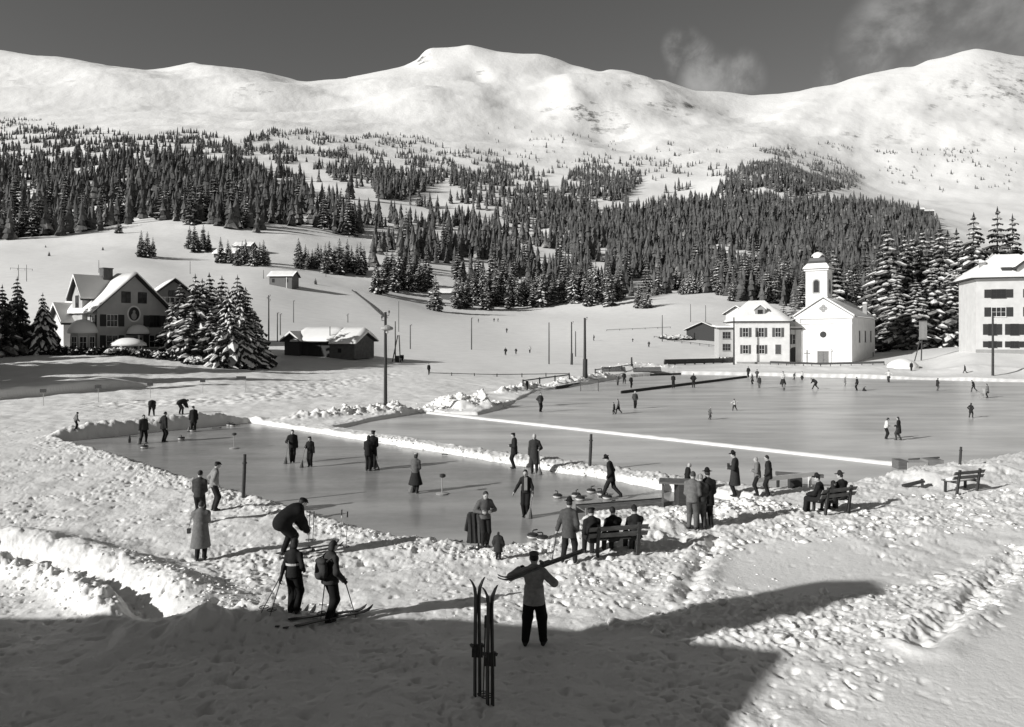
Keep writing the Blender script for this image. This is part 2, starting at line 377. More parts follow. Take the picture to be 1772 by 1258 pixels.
CURL = [gz(*p) for p in [(108,765),(430,732),(633,763.5),(800,791),(958,817.5),(1048,831),(1145,849),(1215,860),(1278,868),(1240,886),(1168,884),(1012,896),(985,912),(945,938),(900,950),(845,955),(700,936),(595,911),(450,868),(330,832),(215,796)]]
SKATE = [gz(*p) for p in [(585,743),(640,731),(700,720),(735,713),(770,718),(830,719),(862,711),(905,690),(930,677),(1010,667),(1075,654.5),(1130,650),(1180,648),(1290,650),(1500,655),(1740,661),(2050,666),(2150,720),(1900,775),(1740,792),(1660,806),(1572,820),(1480,838),(1425,853),(1330,853),(1290,846),(1180,832),(1070,815),(985,803),(890,789),(829,781),(700,762)]]
def L2(*pts, z=0.25): return [gz(a, b, z) for a, b in pts]
BANKS = [   # polyline, height, width, lumpiness
 (L2((60,760),(90,757),(250,740),(430,727),(470,724)), 0.62, 0.60, 0.25),
 (L2((470,728),(560,722),(640,715),(735,709)), 0.50, 0.8, 0.8),
 (L2((765,705),(800,702),(850,700)), 0.75, 1.9, 1.0),
 (L2((860,680),(905,672),(935,668)), 0.5, 0.9, 0.9),
 (L2((940,668),(1000,660),(1060,650)), 0.50, 1.1, 0.8),
 (L2((1060,640),(1110,638),(1180,641)), 0.4, 1.6, 0.8),
 (L2((1180,643),(1290,642),(1500,646),(1740,650),(2050,655)), 0.55, 3.2, 0.25),
 (L2((1000,950),(1100,925),(1180,905),(1290,884),(1350,872)), 0.22, 0.9, 1.0),
 (L2((1560,835),(1650,828),(1760,815)), 0.35, 1.6, 0.5),
 (L2((-60,905),(20,917),(130,942),(230,977),(330,1022),(410,1056),z=.6), 0.44, 0.85, 0.2),
 (L2((-200,945),(20,966),(115,996),(185,1045),(232,1100),z=.6), 0.55, 0.42, 0.35),
 (L2((-100,935),(30,955),(150,1000),(235,1045),(300,1090),z=.6), -0.30, 0.50, 0.2),
 (L2((370,1098),(425,1084),(480,1094),z=.5), 0.42, 0.62, 0.35),
 (L2((190,1100),(300,1085),(380,1075),z=.6), 0.16, 0.8, 0.4),
 (L2((545,1010),(430,980),(330,1000),z=.3), 0.04, 2.2, 0.8),
]
CLODS = [L2((960,985),(1060,935),(1150,908),(1290,885),(1400,880),(1520,860),(1800,845),(1800,905),(1500,930),(1300,935),(1190,975),(1120,1020),(1000,1010), z=.3),
         L2((1040,1090),(1180,1065),(1330,1045),(1560,1010),(1800,925),(1800,965),(1640,1080),(1560,1130),(1350,1140),(1180,1120), z=.45)]
SMOOTH = [L2((1215,955),(1460,925),(1580,985),(1440,1035),(1240,1010), z=.35), L2((1850,960),(1660,1090),(1500,1190),(1380,1300),(1900,1300), z=.6)]
RUTS = [L2((1760,945),(1672,1040),(1580,1130),z=.4), L2((1782,950),(1694,1045),(1602,1140),z=.4), L2((1240,925),(1205,985),(1180,1045),z=.35)]
_a, _b = np.array(gz(20, 690, .4)), np.array(gz(285, 674, .4))
WALLSTEP = [tuple(_a - (_b-_a)*.6), tuple(_b)]
TRACKS = [[gz(430,690,.3),gz(560,672,.3),gz(700,652,.3),gz(830,640,.3)], [gz(470,676,.3),gz(600,664,.3),gz(740,644,.3)], [gz(200,700,.3),gz(420,694,.3),gz(560,684,.3)]]

def height(x, y):
    x = np.asarray(x, float); y = np.asarray(y, float)
    Y = np.maximum(y, 8.0); px = CX + F * x / Y
    far = base_far(px, Y)
    near = 0.26 + 0.42 * sstep(19, 11.5, Y) + 0.0 * x
    w = sstep(48, 62, Y)
    z = near * (1 - w) + far * w
    # relief of the hills and the mountain
    A = sstep(125, 520, Y); B = sstep(900, 1700, Y)
    m = Y > 118
    if np.any(m):
        xm, ym = x[m], y[m]
        u = (xm * 0.80 + ym * 0.6); v = (-xm * 0.6 + ym * 0.80)
        n = 8 * fbm(xm/230, ym/230, 3, 1) + 2.2 * fbm(xm/62, ym/62, 2, 5) * (1 - 0.5*B[m])
        n = n + B[m] * (17 * fbm(u/560, v/210, 4, 9) - 9 * np.abs(fbm(u/640, v/250, 3, 14)) + 2.4*fbm(u/95, v/38, 3, 17)) 
        n = n + 0.35 * fbm(xm/14, ym/14, 2, 21) * (1 - B[m])
        fade = 1 - 0.72 * sstep(2150, 2550, Y[m])
        far_ = Y[m] > 1300
        if np.any(far_): q = np.zeros_like(xm); q[far_] = ribs(xm[far_], ym[far_]) * sstep(1350, 1700, ym[far_]); n = n + q
        z[m] += n * A[m] * fade
    k = Y < 135
    if np.any(k):
        xn, yn, Yn, zn = x[k], y[k], Y[k], z[k]
        wn = 1 - sstep(35, 60, Yn)
        wob = wn * (0.22 * fbm(xn/0.9, yn/0.9, 3, 31) + 0.10 * perlin(xn/0.22, yn/0.22, 33)) + .12 * fbm(xn/3, yn/3, 2, 34)
        dC = poly_sd(xn, yn, CURL) + wob; dS = poly_sd(xn, yn, SKATE) + wob
        d = np.minimum(dC, dS)
        zn = zn + 0.06 * fbm(xn/6, yn/6, 3, 41)
        # terrace wall left of the rinks
        dl, fr, side = line_d(xn, yn, WALLSTEP)
        sg = dl * side + 0.06 * fbm(xn/9, yn/9, 1, 44)
        zn = zn + 0.80 * sstep(-0.2, 0.2, sg) * (1 - sstep(0.75, 1.0, fr)) * (1 - sstep(2.0, 9.0, sg)) - 0.12 * sstep(-3, -0.2, sg) * sstep(0.1, -0.2, sg) * (1 - sstep(.8, 1, fr))
        near1 = 1 - sstep(26, 60, Yn)
        cl = np.zeros_like(xn); sm = np.zeros_like(xn)
        for P in CLODS: cl = np.maximum(cl, 1 - sstep(-0.4, 0.5, poly_sd(xn, yn, P)))
        for P in SMOOTH: sm = np.maximum(sm, 1 - sstep(-0.6, 0.4, poly_sd(xn, yn, P)))
        edge = sstep(0.05, 0.3, d) * (1 - sstep(1.2, 2.2, d))
        bank = np.zeros_like(xn)
        for pts, h, wd, lump in BANKS:
            dl, fr, side = line_d(xn, yn, pts)
            g = np.exp(-(dl / wd) ** 2)
            if math.dist(pts[0], pts[-1]) > 1.6: g = g * sstep(0, 0.18, fr) * sstep(1, 0.80, fr)
            n1 = 1 + lump * 1.3 * fbm(xn/(wd*0.9), yn/(wd*0.9), 3, 51)
            bank = bank + h * g * np.clip(n1, 0.15, 2.2); cl = np.maximum(cl, g * lump) if h > 0 else cl
        zn = zn + bank
        # trampled surface, clods, footprints
        p1 = perlin(xn/0.34, yn/0.34, 61); p2 = perlin(xn/0.15, yn/0.15, 63); p3 = fbm(xn/1.4, yn/1.4, 3, 65)
        zone = .35 + .9*sstep(-.2, .35, fbm(xn/2.6, yn/2.6, 3, 69))
        tr = zone * (0.016 * p1 + 0.020 * p2 + .010*perlin(xn/.08, yn/.08, 62) - 0.30 * np.clip(perlin(xn/.24, yn/.24, 64) * 0.8 + perlin(xn/0.42, yn/0.42, 67) - 0.36, 0, 1) - .22*np.clip(perlin(xn/.15, yn/.15, 66) - .28, 0, 1)) + 0.08 * p3 + .03*fbm(xn/.7, yn/.7, 2, 60)*sstep(16, 13, Yn)
        zn = zn + tr * near1 * (1 - 0.85 * sm)
        b1 = 0.5 - np.abs(perlin(xn/0.40, yn/0.40, 71)) * 1.6; b2 = 0.5 - np.abs(perlin(xn/0.19, yn/0.19, 73)) * 1.6
        lum = 0.13 * b1 * sstep(-.15, .25, fbm(xn/1.1, yn/1.1, 2, 77)) + 0.07 * b2
        zn = zn + lum * np.maximum(cl, 1.15 * edge) * (1 - 0.8 * sm) * (0.5 + 0.5 * near1 + 0.8 * (1 - near1) * np.minimum(1, cl))
        for pts in RUTS:
            dl, fr, side = line_d(xn, yn, pts)
            zn = zn - 0.13 * np.exp(-(dl/0.16)**2) * (0.6 + perlin(xn/0.3, yn/0.3, 81)) + 0.05 * np.exp(-((dl-.4)/0.2)**2)
        road = np.zeros_like(xn)
        for pts in TRACKS: road = np.maximum(road, np.exp(-(line_d(xn, yn, pts)[0] / 3.0) ** 2))
        midw = sstep(36, 50, Yn) * (1 - sstep(85, 120, Yn))
        zn = zn + midw * (road * (0.20 * perlin(xn/0.9, yn/0.9, 83) + 0.10 * perlin(xn/.45, yn/.45, 84)) + 0.08 * fbm(xn/1.6, yn/1.6, 3, 85) + .10 * fbm(xn/5., yn/5., 2, 86))
        # rinks: the snow sinks under the ice sheets and rises as a bank at their edge
        rise = sstep(-0.02, 0.42, d)
        zn = np.where(d < 0.45, -0.14 * (1 - rise) + zn * rise, zn)
        z[k] = zn
    return z

def ground(px, row):
    """world point of the terrain (or ice) seen at a photo pixel"""
    Ys = np.concatenate([np.linspace(8, 60, 900), np.geomspace(60.2, 3000, 1400)])
    xs = (px - CX) * Ys / F
    zs = np.maximum(height(xs, Ys), np.where((Ys < 112), ice_floor(xs, Ys), -9e9))
    r = HY + (CH - zs) * F / Ys
    i = int(np.argmax(r <= row))
    if i == 0: i = len(Ys) - 1
    t = (r[i-1] - row) / max(1e-6, r[i-1] - r[i])
    Y = Ys[i-1] + np.clip(t, 0, 1) * (Ys[i] - Ys[i-1])
    return ((px - CX) * Y / F, float(Y), gh((px - CX) * Y / F, Y))
def ice_floor(x, y):
    return np.where((poly_sd(x, y, CURL) < 0.3) | (poly_sd(x, y, SKATE) < 0.3), 0.0, -9e9)
def gh(x, y):
    X = np.array([float(x)]); Yy = np.array([float(y)])
    return float(max(height(X, Yy)[0], ice_floor(X, Yy)[0]))

def build_terrain():
    cols = np.concatenate([np.linspace(-3000, -240, 50), np.arange(-150, 1940, 2.2), np.linspace(2000, 4600, 50)])
    rows = np.concatenate([np.arange(1345, 900, -1.6), np.arange(900, 770, -1.2), np.arange(770, 641, -.32)]); Yn = 5.85 * F / (rows - HY)
    Yf = np.geomspace(Yn[-1] * 1.011, 3300, 300)
    Ys = np.concatenate([Yn, Yf])
    PXg, Yg = np.meshgrid(cols, Ys)
    X = (PXg - CX) * Yg / F
    Zg = height(X.ravel(), Yg.ravel()).reshape(X.shape)
    V = np.stack([X, Yg, Zg], -1).reshape(-1, 3)
    nc = len(cols); nr = len(Ys)
    i = np.arange(nr - 1)[:, None] * nc + np.arange(nc - 1)[None, :]
    Fq = np.stack([i, i + 1, i + nc + 1, i + nc], -1).reshape(-1, 4)
    o = mk('snowy_terrain', V, Fq, TERRAIN, smooth=True); tag(o, kind='structure')
    yb = float(Ys[0]) - 0.02
    b = MB(); n = 24
    g = [(-260 + 520 * i / n, yb - (yb + 220) * j / n) for j in range(n + 1) for i in range(n + 1)]
    b.add([(x, y, 0.66) for x, y in g], [(j*(n+1)+i, (j+1)*(n+1)+i, (j+1)*(n+1)+i+1, j*(n+1)+i+1) for j in range(n) for i in range(n)])
    tag(b.build('snow_field', SNOW), kind='structure')

def ice_sheet(name, P, mat, grow, z):
    P = np.asarray(P); c = P.mean(0)
    n = len(P); Q = []
    for k in range(n):
        a = P[k] - P[k-1]; b_ = P[(k+1) % n] - P[k]
        na = np.array([a[1], -a[0]]) / np.hypot(*a); nb = np.array([b_[1], -b_[0]]) / np.hypot(*b_)
        nn = na + nb; nn /= max(0.4, np.hypot(*nn)); Q.append(P[k] + nn * grow)
    area = 0.5 * sum(P[k][0]*P[(k+1) % n][1] - P[(k+1) % n][0]*P[k][1] for k in range(n))
    if area < 0: Q = [2 * P[k] - Q[k] for k in range(n)]; Q = Q[::-1]
    b = MB(); b.add([(q[0], q[1], z) for q in Q], [tuple(range(n))])
    tag(b.build(name, mat), kind='structure')

build_terrain()
ice_sheet('curling_ice', CURL, ICE_DARK, 0.30, 0.0)
ice_sheet('skating_ice', SKATE, ICE, 0.30, 0.004)

def snow_line(p0, p1, w=0.34, h=0.14, n=160):
    """low straight ridge of swept snow dividing the big ice"""
    p0 = np.array(p0); p1 = np.array(p1); d = (p1 - p0) / np.hypot(*(p1 - p0)); nrm = np.array([-d[1], d[0]])
    V = []; prof = [(-1, -.02), (-.7, .6), (-.25, 1), (.25, 1), (.7, .6), (1, -.02)]
    for i in range(n + 1):
        c = p0 + (p1 - p0) * i / n
        s = 1 + 0.25 * float(perlin(i * 0.31, 3.3, 5))
        for u, v in prof: q = c + nrm * u * w * (0.9 + 0.2 * s - .1); V.append((q[0], q[1], max(-0.02, v * h * s)))
    m = len(prof); Fq = np.array([(i*m+k, (i+1)*m+k, (i+1)*m+k+1, i*m+k+1) for i in range(n) for k in range(m-1)])
    tag(mk('snow_ridge', V, Fq[:, ::-1], PILED, smooth=True), kind='structure')
snow_line(gz(733, 714), gz(1562, 806))

def snow_clods():
    """loose chunks of ploughed snow lying along the banks and in the rough patches: nobody could count them"""
    r = np.random.default_rng(5); base = []
    for k in range(6):
        m = MB(); t = (1 + 5**.5)/2
        v = np.array([(-1,t,0),(1,t,0),(-1,-t,0),(1,-t,0),(0,-1,t),(0,1,t),(0,-1,-t),(0,1,-t),(t,0,-1),(t,0,1),(-t,0,-1),(-t,0,1)])/1.9
        v = v*r.uniform(.5, 1.3, (12, 1)); base.append(v)
    fc = np.array([(0,11,5),(0,5,1),(0,1,7),(0,7,10),(0,10,11),(1,5,9),(5,11,4),(11,10,2),(10,7,6),(7,1,8),(3,9,4),(3,4,2),(3,2,6),(3,6,8),(3,8,9),(4,9,5),(2,4,11),(6,2,10),(8,6,7),(9,8,1)])
    pts = []
    def scat(P, n, s0, s1, pw=2.2):
        P = np.array(P); lo, hi = P.min(0), P.max(0); q = r.uniform(lo, hi, (n, 2)); q = q[poly_sd(q[:, 0], q[:, 1], P) < .3]
        q = q[fbm(q[:, 0]/1.3, q[:, 1]/1.3, 2, 99) > -.12]
        pts.extend((a, b, s0 + (s1-s0)*r.random()**pw) for a, b in q)
    scat(CLODS[0], 1900, .03, .26, 3.2); scat(CLODS[1], 1300, .03, .24, 3.2)
    def along(L_, n, w, s0, s1):
        L_ = np.array(L_); seg = r.integers(0, len(L_)-1, n); t = r.random(n)[:, None]; q = L_[seg]*(1-t) + L_[seg+1]*t + r.normal(0, w, (n, 2))
        pts.extend((a, b, s0 + (s1-s0)*r.random()**2.4) for a, b in q)
    along(L2((765,705),(800,700),(850,698)), 420, 1.2, .08, .42); along(L2((560,722),(640,715),(735,709)), 260, .5, .06, .3); along(L2((860,680),(905,672),(935,668)), 150, .6, .08, .35); along(L2((940,668),(1000,660),(1060,650)), 150, .7, .1, .4); along(L2((1060,640),(1110,638),(1180,641)), 120, 1., .1, .4)
    along(L2((640,755),(800,782),(958,808),(1145,838)), 900, .35, .03, .14); along(L2((1150,905),(1290,884),(1345,876)), 560, .5, .03, .2); along(L2((600,920),(700,945),(845,962),(950,950),(1010,915)), 420, .35, .02, .10); along(L2((110,770),(215,802),(330,838),(450,876),(590,920)), 380, .3, .02, .09)
    along(L2((20,968),(115,998),(185,1050),z=.6), 300, .4, .02, .13); along(L2((215,950),(330,1000),(400,1045),z=.6), 260, .5, .02, .12); along(L2((330,1060),(440,1060),(540,1050),z=.5), 120, .5, .02, .09); along(L2((700,960),(1000,1010),(1300,1000),z=.35), 300, 1.5, .02, .07)
    A = np.array(pts); dC = poly_sd(A[:, 0], A[:, 1], CURL); dS = poly_sd(A[:, 0], A[:, 1], SKATE); A = A[(dC > .12) & (dS > .12)]
    Z0 = height(A[:, 0], A[:, 1]); VV = []; FF = []
    for i, (x, y, s) in enumerate(A):
        a = r.uniform(0, 6.28); c, sn = math.cos(a), math.sin(a); b = base[i % 6]*s*np.array([r.uniform(.75, 1.3), r.uniform(.75, 1.3), r.uniform(.38, .7)])*.66
        VV.append(np.stack([b[:, 0]*c - b[:, 1]*sn + x, b[:, 0]*sn + b[:, 1]*c + y, b[:, 2] + Z0[i] + s*.05], 1)); FF.append(fc + 12*i)
    tag(mk('snow_clods', np.concatenate(VV), np.concatenate(FF), PILED, smooth=True), 'loose chunks of ploughed snow strewn along the banks', None, None, 'stuff')
snow_clods()
# ---------------------------------------------------------------- buildings
def house_root(name, px, Y, z, axis, label, cat, group=None):
    """axis = horizontal direction running from the facade into the house; origin = left foot of the facade"""
    a = Vector((axis[0], axis[1])).normalized()
    rz = math.atan2(a.x, a.y)
    o = empty(name, ((px - CX) * Y / F, Y, z), -rz)
    return tag(o, label, cat, group)

def face(W, L, side):
    if side == 'front': return lambda u, o, z: (u, -o, z)
    if side == 'back': return lambda u, o, z: (W - u, L + o, z)
    if side == 'left': return lambda u, o, z: (-o, L - u, z)
    return lambda u, o, z: (W + o, u, z)

def fbox(mb, fn, u0, u1, z0, z1, o0, o1, mi=0):
    p = [fn(u, o, z) for z in (z0, z1) for u, o in ((u0, o0), (u1, o0), (u1, o1), (u0, o1))]
    return mb.add(p, [(0,1,2,3),(7,6,5,4),(0,4,5,1),(1,5,6,2),(2,6,7,3),(3,7,4,0)], mi)

def window(root, fn, u, z, w, h, frame=WHITEPAINT, shut=None, panes=2, sill=True, sw=None, rows=2, label=None, name='window', closed=False):
    t = 0.07
    m = MB()
    fbox(m, fn, u-w/2-t, u-w/2, z-t, z+h+t, -0.02, 0.05); fbox(m, fn, u+w/2, u+w/2+t, z-t, z+h+t, -0.02, 0.05)
    fbox(m, fn, u-w/2, u+w/2, z+h, z+h+t, -0.02, 0.048); fbox(m, fn, u-w/2, u+w/2, z-t, z, -0.02, 0.048)
    for k in range(1, panes): fbox(m, fn, u-w/2+w*k/panes-.025, u-w/2+w*k/panes+.025, z, z+h, 0.012, 0.035)
    for k in range(1, rows): fbox(m, fn, u-w/2, u+w/2, z+h*k/rows-.02, z+h*k/rows+.02, 0.012, 0.032)
    if sill: fbox(m, fn, u-w/2-.12, u+w/2+.12, z-t-.07, z-t, -0.02, 0.14)
    f = m.build(name, frame, root)
    if label: f['label'] = label
    g = MB(); fbox(g, fn, u-w/2, u+w/2, z, z+h, -0.02, 0.010); g.build('pane', GLASS, f)
    if shut is not None:
        sw = sw or w / 2
        for s in (-1, 1):
            c = u + s * (w/2 + t + sw/2 + 0.02)
            if closed: c = u + s * w / 4
            b = MB(); o0 = 0.02 if not closed else .05
            fbox(b, fn, c-sw/2, c+sw/2, z-.03, z+h+.03, o0, o0+.035)
            for q in range(6): fbox(b, fn, c-sw/2+.05, c+sw/2-.05, z+.06+q*h/6, z+.06+q*h/6+h/9, o0+.034, o0+.05)
            b.build('shutter', shut, f)
    return f

def gable_roof(root, axis, a0, a1, b0, b1, eave, ridge, over=0.6, thick=0.16, snow=0.35, rmat=DARKWOOD, ac=None, over_b=None, jag=0.5):
    """gable across [a0,a1], running along [b0,b1]; returns roof object with snow as sub-part"""
    ac = (a0 + a1) / 2 if ac is None else ac; ob = over if over_b is None else over_b
    sl = (ridge - eave) / (ac - a0); sr = (ridge - eave) / (a1 - ac)
    L, R = a0 - over, a1 + over; zl = eave - sl*over; zr = eave - sr*over
    poly = [(L, zl), (ac, ridge), (R, zr), (R, zr+thick), (ac, ridge+thick), (L, zl+thick)]
    m = MB(); m.extrude(poly if axis == 'y' else poly, axis, b0-ob, b1+ob); r = m.build('roof', rmat, root)
    if snow:
        nb = 14; na = 8; V = []; Fs = []
        def pt(t):   # t in -1..1 across
            if t < 0: a = ac + (ac - L) * t * 1.03; return a, ridge + thick + (zl - ridge) * (-t) * 1.03
            a = ac + (R - ac) * t * 1.03; return a, ridge + thick + (zr - ridge) * t * 1.03
        ts = [-1, -.97, -.8, -.5, -.2, 0, .2, .5, .8, .97, 1]
        for j in range(nb + 1):
            b = b0 - ob - .05 + (b1 - b0 + 2*ob + .1) * j / nb
            for lay in (0, 1):
                for t in ts:
                    tt = t * (1 + 0.03 * jag * float(perlin(b * 1.3, t * 3 + root.location.x, 7)))
                    a, z = pt(tt)
                    hgt = snow * (0.85 + 0.5 * float(perlin(b * .5, a * .5 + root.location.x, 9)))
                    ed = (0.45 if abs(t) > .98 else 1.0) * (0.55 if j in (0, nb) else 1)
                    zz = z + .006 + (hgt * ed * lay)
                    if lay and abs(t) < .05: zz -= 0.06
                    V.append((a, b, zz) if axis == 'y' else (b, a, zz))
        n = len(ts)
        def I(j, lay, k): return (j*2 + lay)*n + k
        for j in range(nb):
            for k in range(n-1): Fs += [(I(j,1,k), I(j,1,k+1), I(j+1,1,k+1), I(j+1,1,k)), (I(j,0,k), I(j+1,0,k), I(j+1,0,k+1), I(j,0,k+1))]
            for k in (0, n-1): Fs.append((I(j,0,k), I(j,1,k), I(j+1,1,k), I(j+1,0,k)))
        for j in (0, nb):
            for k in range(n-1): Fs.append((I(j,0,k), I(j,0,k+1), I(j,1,k+1), I(j,1,k)))
        mk('snow', V, Fs, SNOW, smooth=True, parent=r)
    return r

def gable_walls(root, axis, a0, a1, b0, b1, eave, ridge, mat, z0=-1.5, ac=None, name='wall'):
    ac = (a0 + a1)/2 if ac is None else ac
    m = MB(); m.extrude([(a0, z0), (a1, z0), (a1, eave), (ac, ridge), (a0, eave)], axis, b0, b1)
    return m.build(name, mat, root)

def chimney(root, x, y, z0, z1, w=0.7, mat=STONE, cap=True, roof=None):
    m = MB(); m.box(x-w/2, y-w/2, z0, x+w/2, y+w/2, z1); m.box(x-w/2-.08, y-w/2-.08, z1+.002, x+w/2+.08, y+w/2+.08, z1+.16)
    c = m.build('chimney', mat, roof or root)
    if cap:
        s = MB(); s.lathe([(w*.62, 0), (w*.66, .12), (w*.5, .28), (w*.15, .36)], 10, (x, y, z1+.165)); s.build('snow_cap', SNOW, root if roof is None else roof)

# ----- church
ch = house_root('church', 1377, 144.2, 0.1, (.6, .8), 'white village church with a square bell tower and pedimented front behind the ice rink', 'church')
W_, L_ = 10.4, 22.0
gable_walls(ch, 'y', 0, W_, 0, L_, 9.7, 13.1, PLASTER)
rf = gable_roof(ch, 'y', 0, W_, 0.45, L_, 9.75, 13.2, 0.5, 0.14, 0.12, GREYPLASTER, over_b=0.3)
fn = face(W_, L_, 'front')
m = MB()
fbox(m, fn, 0, 0.9, -1, 9.2, 0.002, 0.16); fbox(m, fn, W_-.9, W_, -1, 9.2, 0.002, 0.16)          # corner pilasters
fbox(m, fn, -.25, W_+.25, 9.2, 9.62, 0.002, 0.34); fbox(m, fn, -.1, W_+.1, 8.2, 8.36, 0.002, 0.24)   # cornices
m.build('cornice', PLASTER, ch)
m = MB()
for s in (0, 1):
    x0, x1 = (-.45, W_/2) if s == 0 else (W_/2, W_+.45)
    zz0, zz1 = (9.64, 13.42) if s == 0 else (13.42, 9.64)
    p = [(x0, -.34, zz0), (x1, -.34, zz1), (x1, .12, zz1), (x0, .12, zz0)]
    m.add(p + [(a, b_, c + .3) for a, b_, c in p], [(0,1,2,3),(7,6,5,4),(0,4,5,1),(1,5,6,2),(2,6,7,3),(3,7,4,0)])
m.build('pediment', PLASTER, ch)
def ring(root, fn, u, z, r0, r1, o0, o1, mat, name, n=24, sx=1, sz=1):
    m = MB(); vs = []; fs = []
    for r, o in ((r0, o0), (r0, o1), (r1, o1), (r1, o0)):
        for k in range(n): a = 2*math.pi*k/n; vs.append(fn(u + r*sx*math.cos(a), o, z + r*sz*math.sin(a)))
    for q in range(3):
        for k in range(n): fs.append((q*n+k, q*n+(k+1)%n, (q+1)*n+(k+1)%n, (q+1)*n+k))
    m.add(vs, fs); return m.build(name, mat, root)
def disc(parent, fn, u, z, r, o0, o1, mat, name, n=24, sx=1, sz=1):
    m = MB(); vs = [fn(u + r*sx*math.cos(2*math.pi*k/n), o, z + r*sz*math.sin(2*math.pi*k/n)) for o in (o0, o1) for k in range(n)]
    m.add(vs, [tuple(range(n)), tuple(range(2*n-1, n-1, -1))] + [(k, (k+1)%n, n+(k+1)%n, n+k) for k in range(n)])
    return m.build(name, mat, parent)
rw = ring(ch, fn, W_/2, 6.1, .62, .85, -.02, .12, PLASTER, 'round_window'); disc(rw, fn, W_/2, 6.1, .62, -.02, .03, GLASS, 'pane')
q = MB()
for du, dz in ((0, .42), (0, -.42), (.42, 0), (-.42, 0)):
    vs = [fn(W_/2+du+.36*math.cos(k*math.pi/8), o, 11.2+dz+.36*math.sin(k*math.pi/8)) for o in (.005, .03) for k in range(16)]
    q.add(vs, [tuple(range(16)), tuple(range(31, 15, -1))] + [(k, (k+1) % 16, 16+(k+1) % 16, 16+k) for k in range(16)])
q.build('quatrefoil_window', GREYPLASTER, ch)
m = MB(); fbox(m, fn, 3.75, 4.15, -1, 2.85, .002, .2); fbox(m, fn, 6.25, 6.65, -1, 2.85, .002, .2); fbox(m, fn, 3.6, 6.8, 2.85, 3.1, .002, .32)
arc = [(5.2+1.5*math.cos(math.pi*k/12), 3.1+.85*math.sin(math.pi*k/12)) for k in range(13)]
vs = [fn(u, o, z) for o in (.002, .2) for u, z in arc]; m.add(vs, [tuple(range(13)), tuple(range(25, 12, -1))] + [(k, k+1, 14+k, 13+k) for k in range(12)])
m.build('portal', PLASTER, ch)
dr = MB(); fbox(dr, fn, 4.15, 6.25, -1, 2.8, .0, .06); d = dr.build('door', wood(.16, 'door_wood'), ch)
dr = MB(); fbox(dr, fn, 5.17, 5.23, -1, 2.78, .055, .08); fbox(dr, fn, 5.3, 5.36, 1.0, 1.25, .06, .12); dr.build('handle', IRON, d)
m = MB(); fbox(m, fn, 2.08, 2.22, .2, 3.1, .03, .15); fbox(m, fn, 1.55, 2.75, 2.35, 2.48, .035, .14); m.build('wooden_cross', wood(.22, 'cross_wood'), ch)
fr = face(W_, L_, 'right')
for u in (6.5, 12.0, 17.5):
    window(ch, fr, u, 4.6, 1.0, 2.2, GREYPLASTER, None, 2, True)
window(ch, fr, 19.9, 1.2, .7, 1.1, GREYPLASTER)
m = MB(); fbox(m, fr, 0.2, L_, 9.25, 9.6, .002, .25); m.build('eaves_cornice', PLASTER, ch)
chimney(ch, 9.6, 16, 9.5, 12.4, .8, STONE)
# tower
tx, ty, tw = 0.15, 6.6, 4.2
m = MB(); m.box(tx, ty, 9.0, tx+tw, ty+tw, 19.2)
m.box(tx-.08, ty-.08, 13.7, tx+tw+.08, ty+tw+.08, 13.92); m.box(tx-.3, ty-.3, 19.202, tx+tw+.3, ty+tw+.3, 19.5)
tow = m.build('bell_tower', PLASTER, ch)
def arch_pts(u, z, w, h, n=10):
    return [(u-w/2, z), (u+w/2, z)] + [(u + w/2*math.cos(math.pi*k/n), z+h-w/2+w/2*math.sin(math.pi*k/n)) for k in range(n+1)]
def arch(parent, fn, u, z, w, h, o0, o1, mat, name):
    p = arch_pts(u, z, w, h); n = len(p); m = MB()
    m.add([fn(a, o, b_) for o in (o0, o1) for a, b_ in p], [tuple(range(n)), tuple(range(2*n-1, n-1, -1))] + [(k, (k+1)%n, n+(k+1)%n, n+k) for k in range(n)])
    return m.build(name, mat, parent)
tfaces = [lambda u, o, z: (tx+u, ty-o, z), lambda u, o, z: (tx-o, ty+tw-u, z), lambda u, o, z: (tx+tw+o, ty+u, z)]
for f_ in tfaces:
    b_ = arch(tow, f_, tw/2, 14.5, 1.5, 3.0, -.02, .05, GREYPLASTER, 'bell_opening')
    arch(b_, f_, tw/2, 14.75, 1.05, 2.5, .03, .065, GLASS, 'louvre')
# curved cap of the tower: eaves skirt in snow, dark bell-shaped dome, snow on top
cxy = (tx+tw/2, ty+tw/2)
def sqlathe(prof, mat, name, parent, n=4, rot=math.pi/4):
    m = MB(); vs = []; fs = []
    for r, z in prof:
        for k in range(n): a = rot + 2*math.pi*k/n; vs.append((cxy[0]+r*math.cos(a), cxy[1]+r*math.sin(a), z))
    for i in range(len(prof)-1):
        for k in range(n): fs.append((i*n+k, i*n+(k+1)%n, (i+1)*n+(k+1)%n, (i+1)*n+k))
    fs += [tuple(range(n-1, -1, -1)), tuple((len(prof)-1)*n+k for k in range(n))]
    m.add(vs, fs); return m.build(name, mat, parent)
cap = sqlathe([(3.55, 19.5), (3.5, 19.62), (2.45, 20.55), (2.25, 20.9), (2.3, 21.25), (2.05, 21.9), (1.3, 22.5), (.35, 22.9)], IRON, 'dome', tow)
sqlathe([(3.62, 19.64), (3.6, 19.86), (2.62, 20.74), (2.3, 20.72)], SNOW, 'eaves_snow', cap)
m = MB(); m.lathe([(1.35, 21.75), (1.45, 21.95), (1.3, 22.5), (.85, 22.95), (.25, 23.2)], 10, (cxy[0]-.15, cxy[1]-.1, 0)); m.build('snow_cap', SNOW, cap, True)
m = MB(); m.tube([(cxy[0], cxy[1], 22.9), (cxy[0], cxy[1], 24.2)], .04, 6); m.build('finial', IRON, cap)

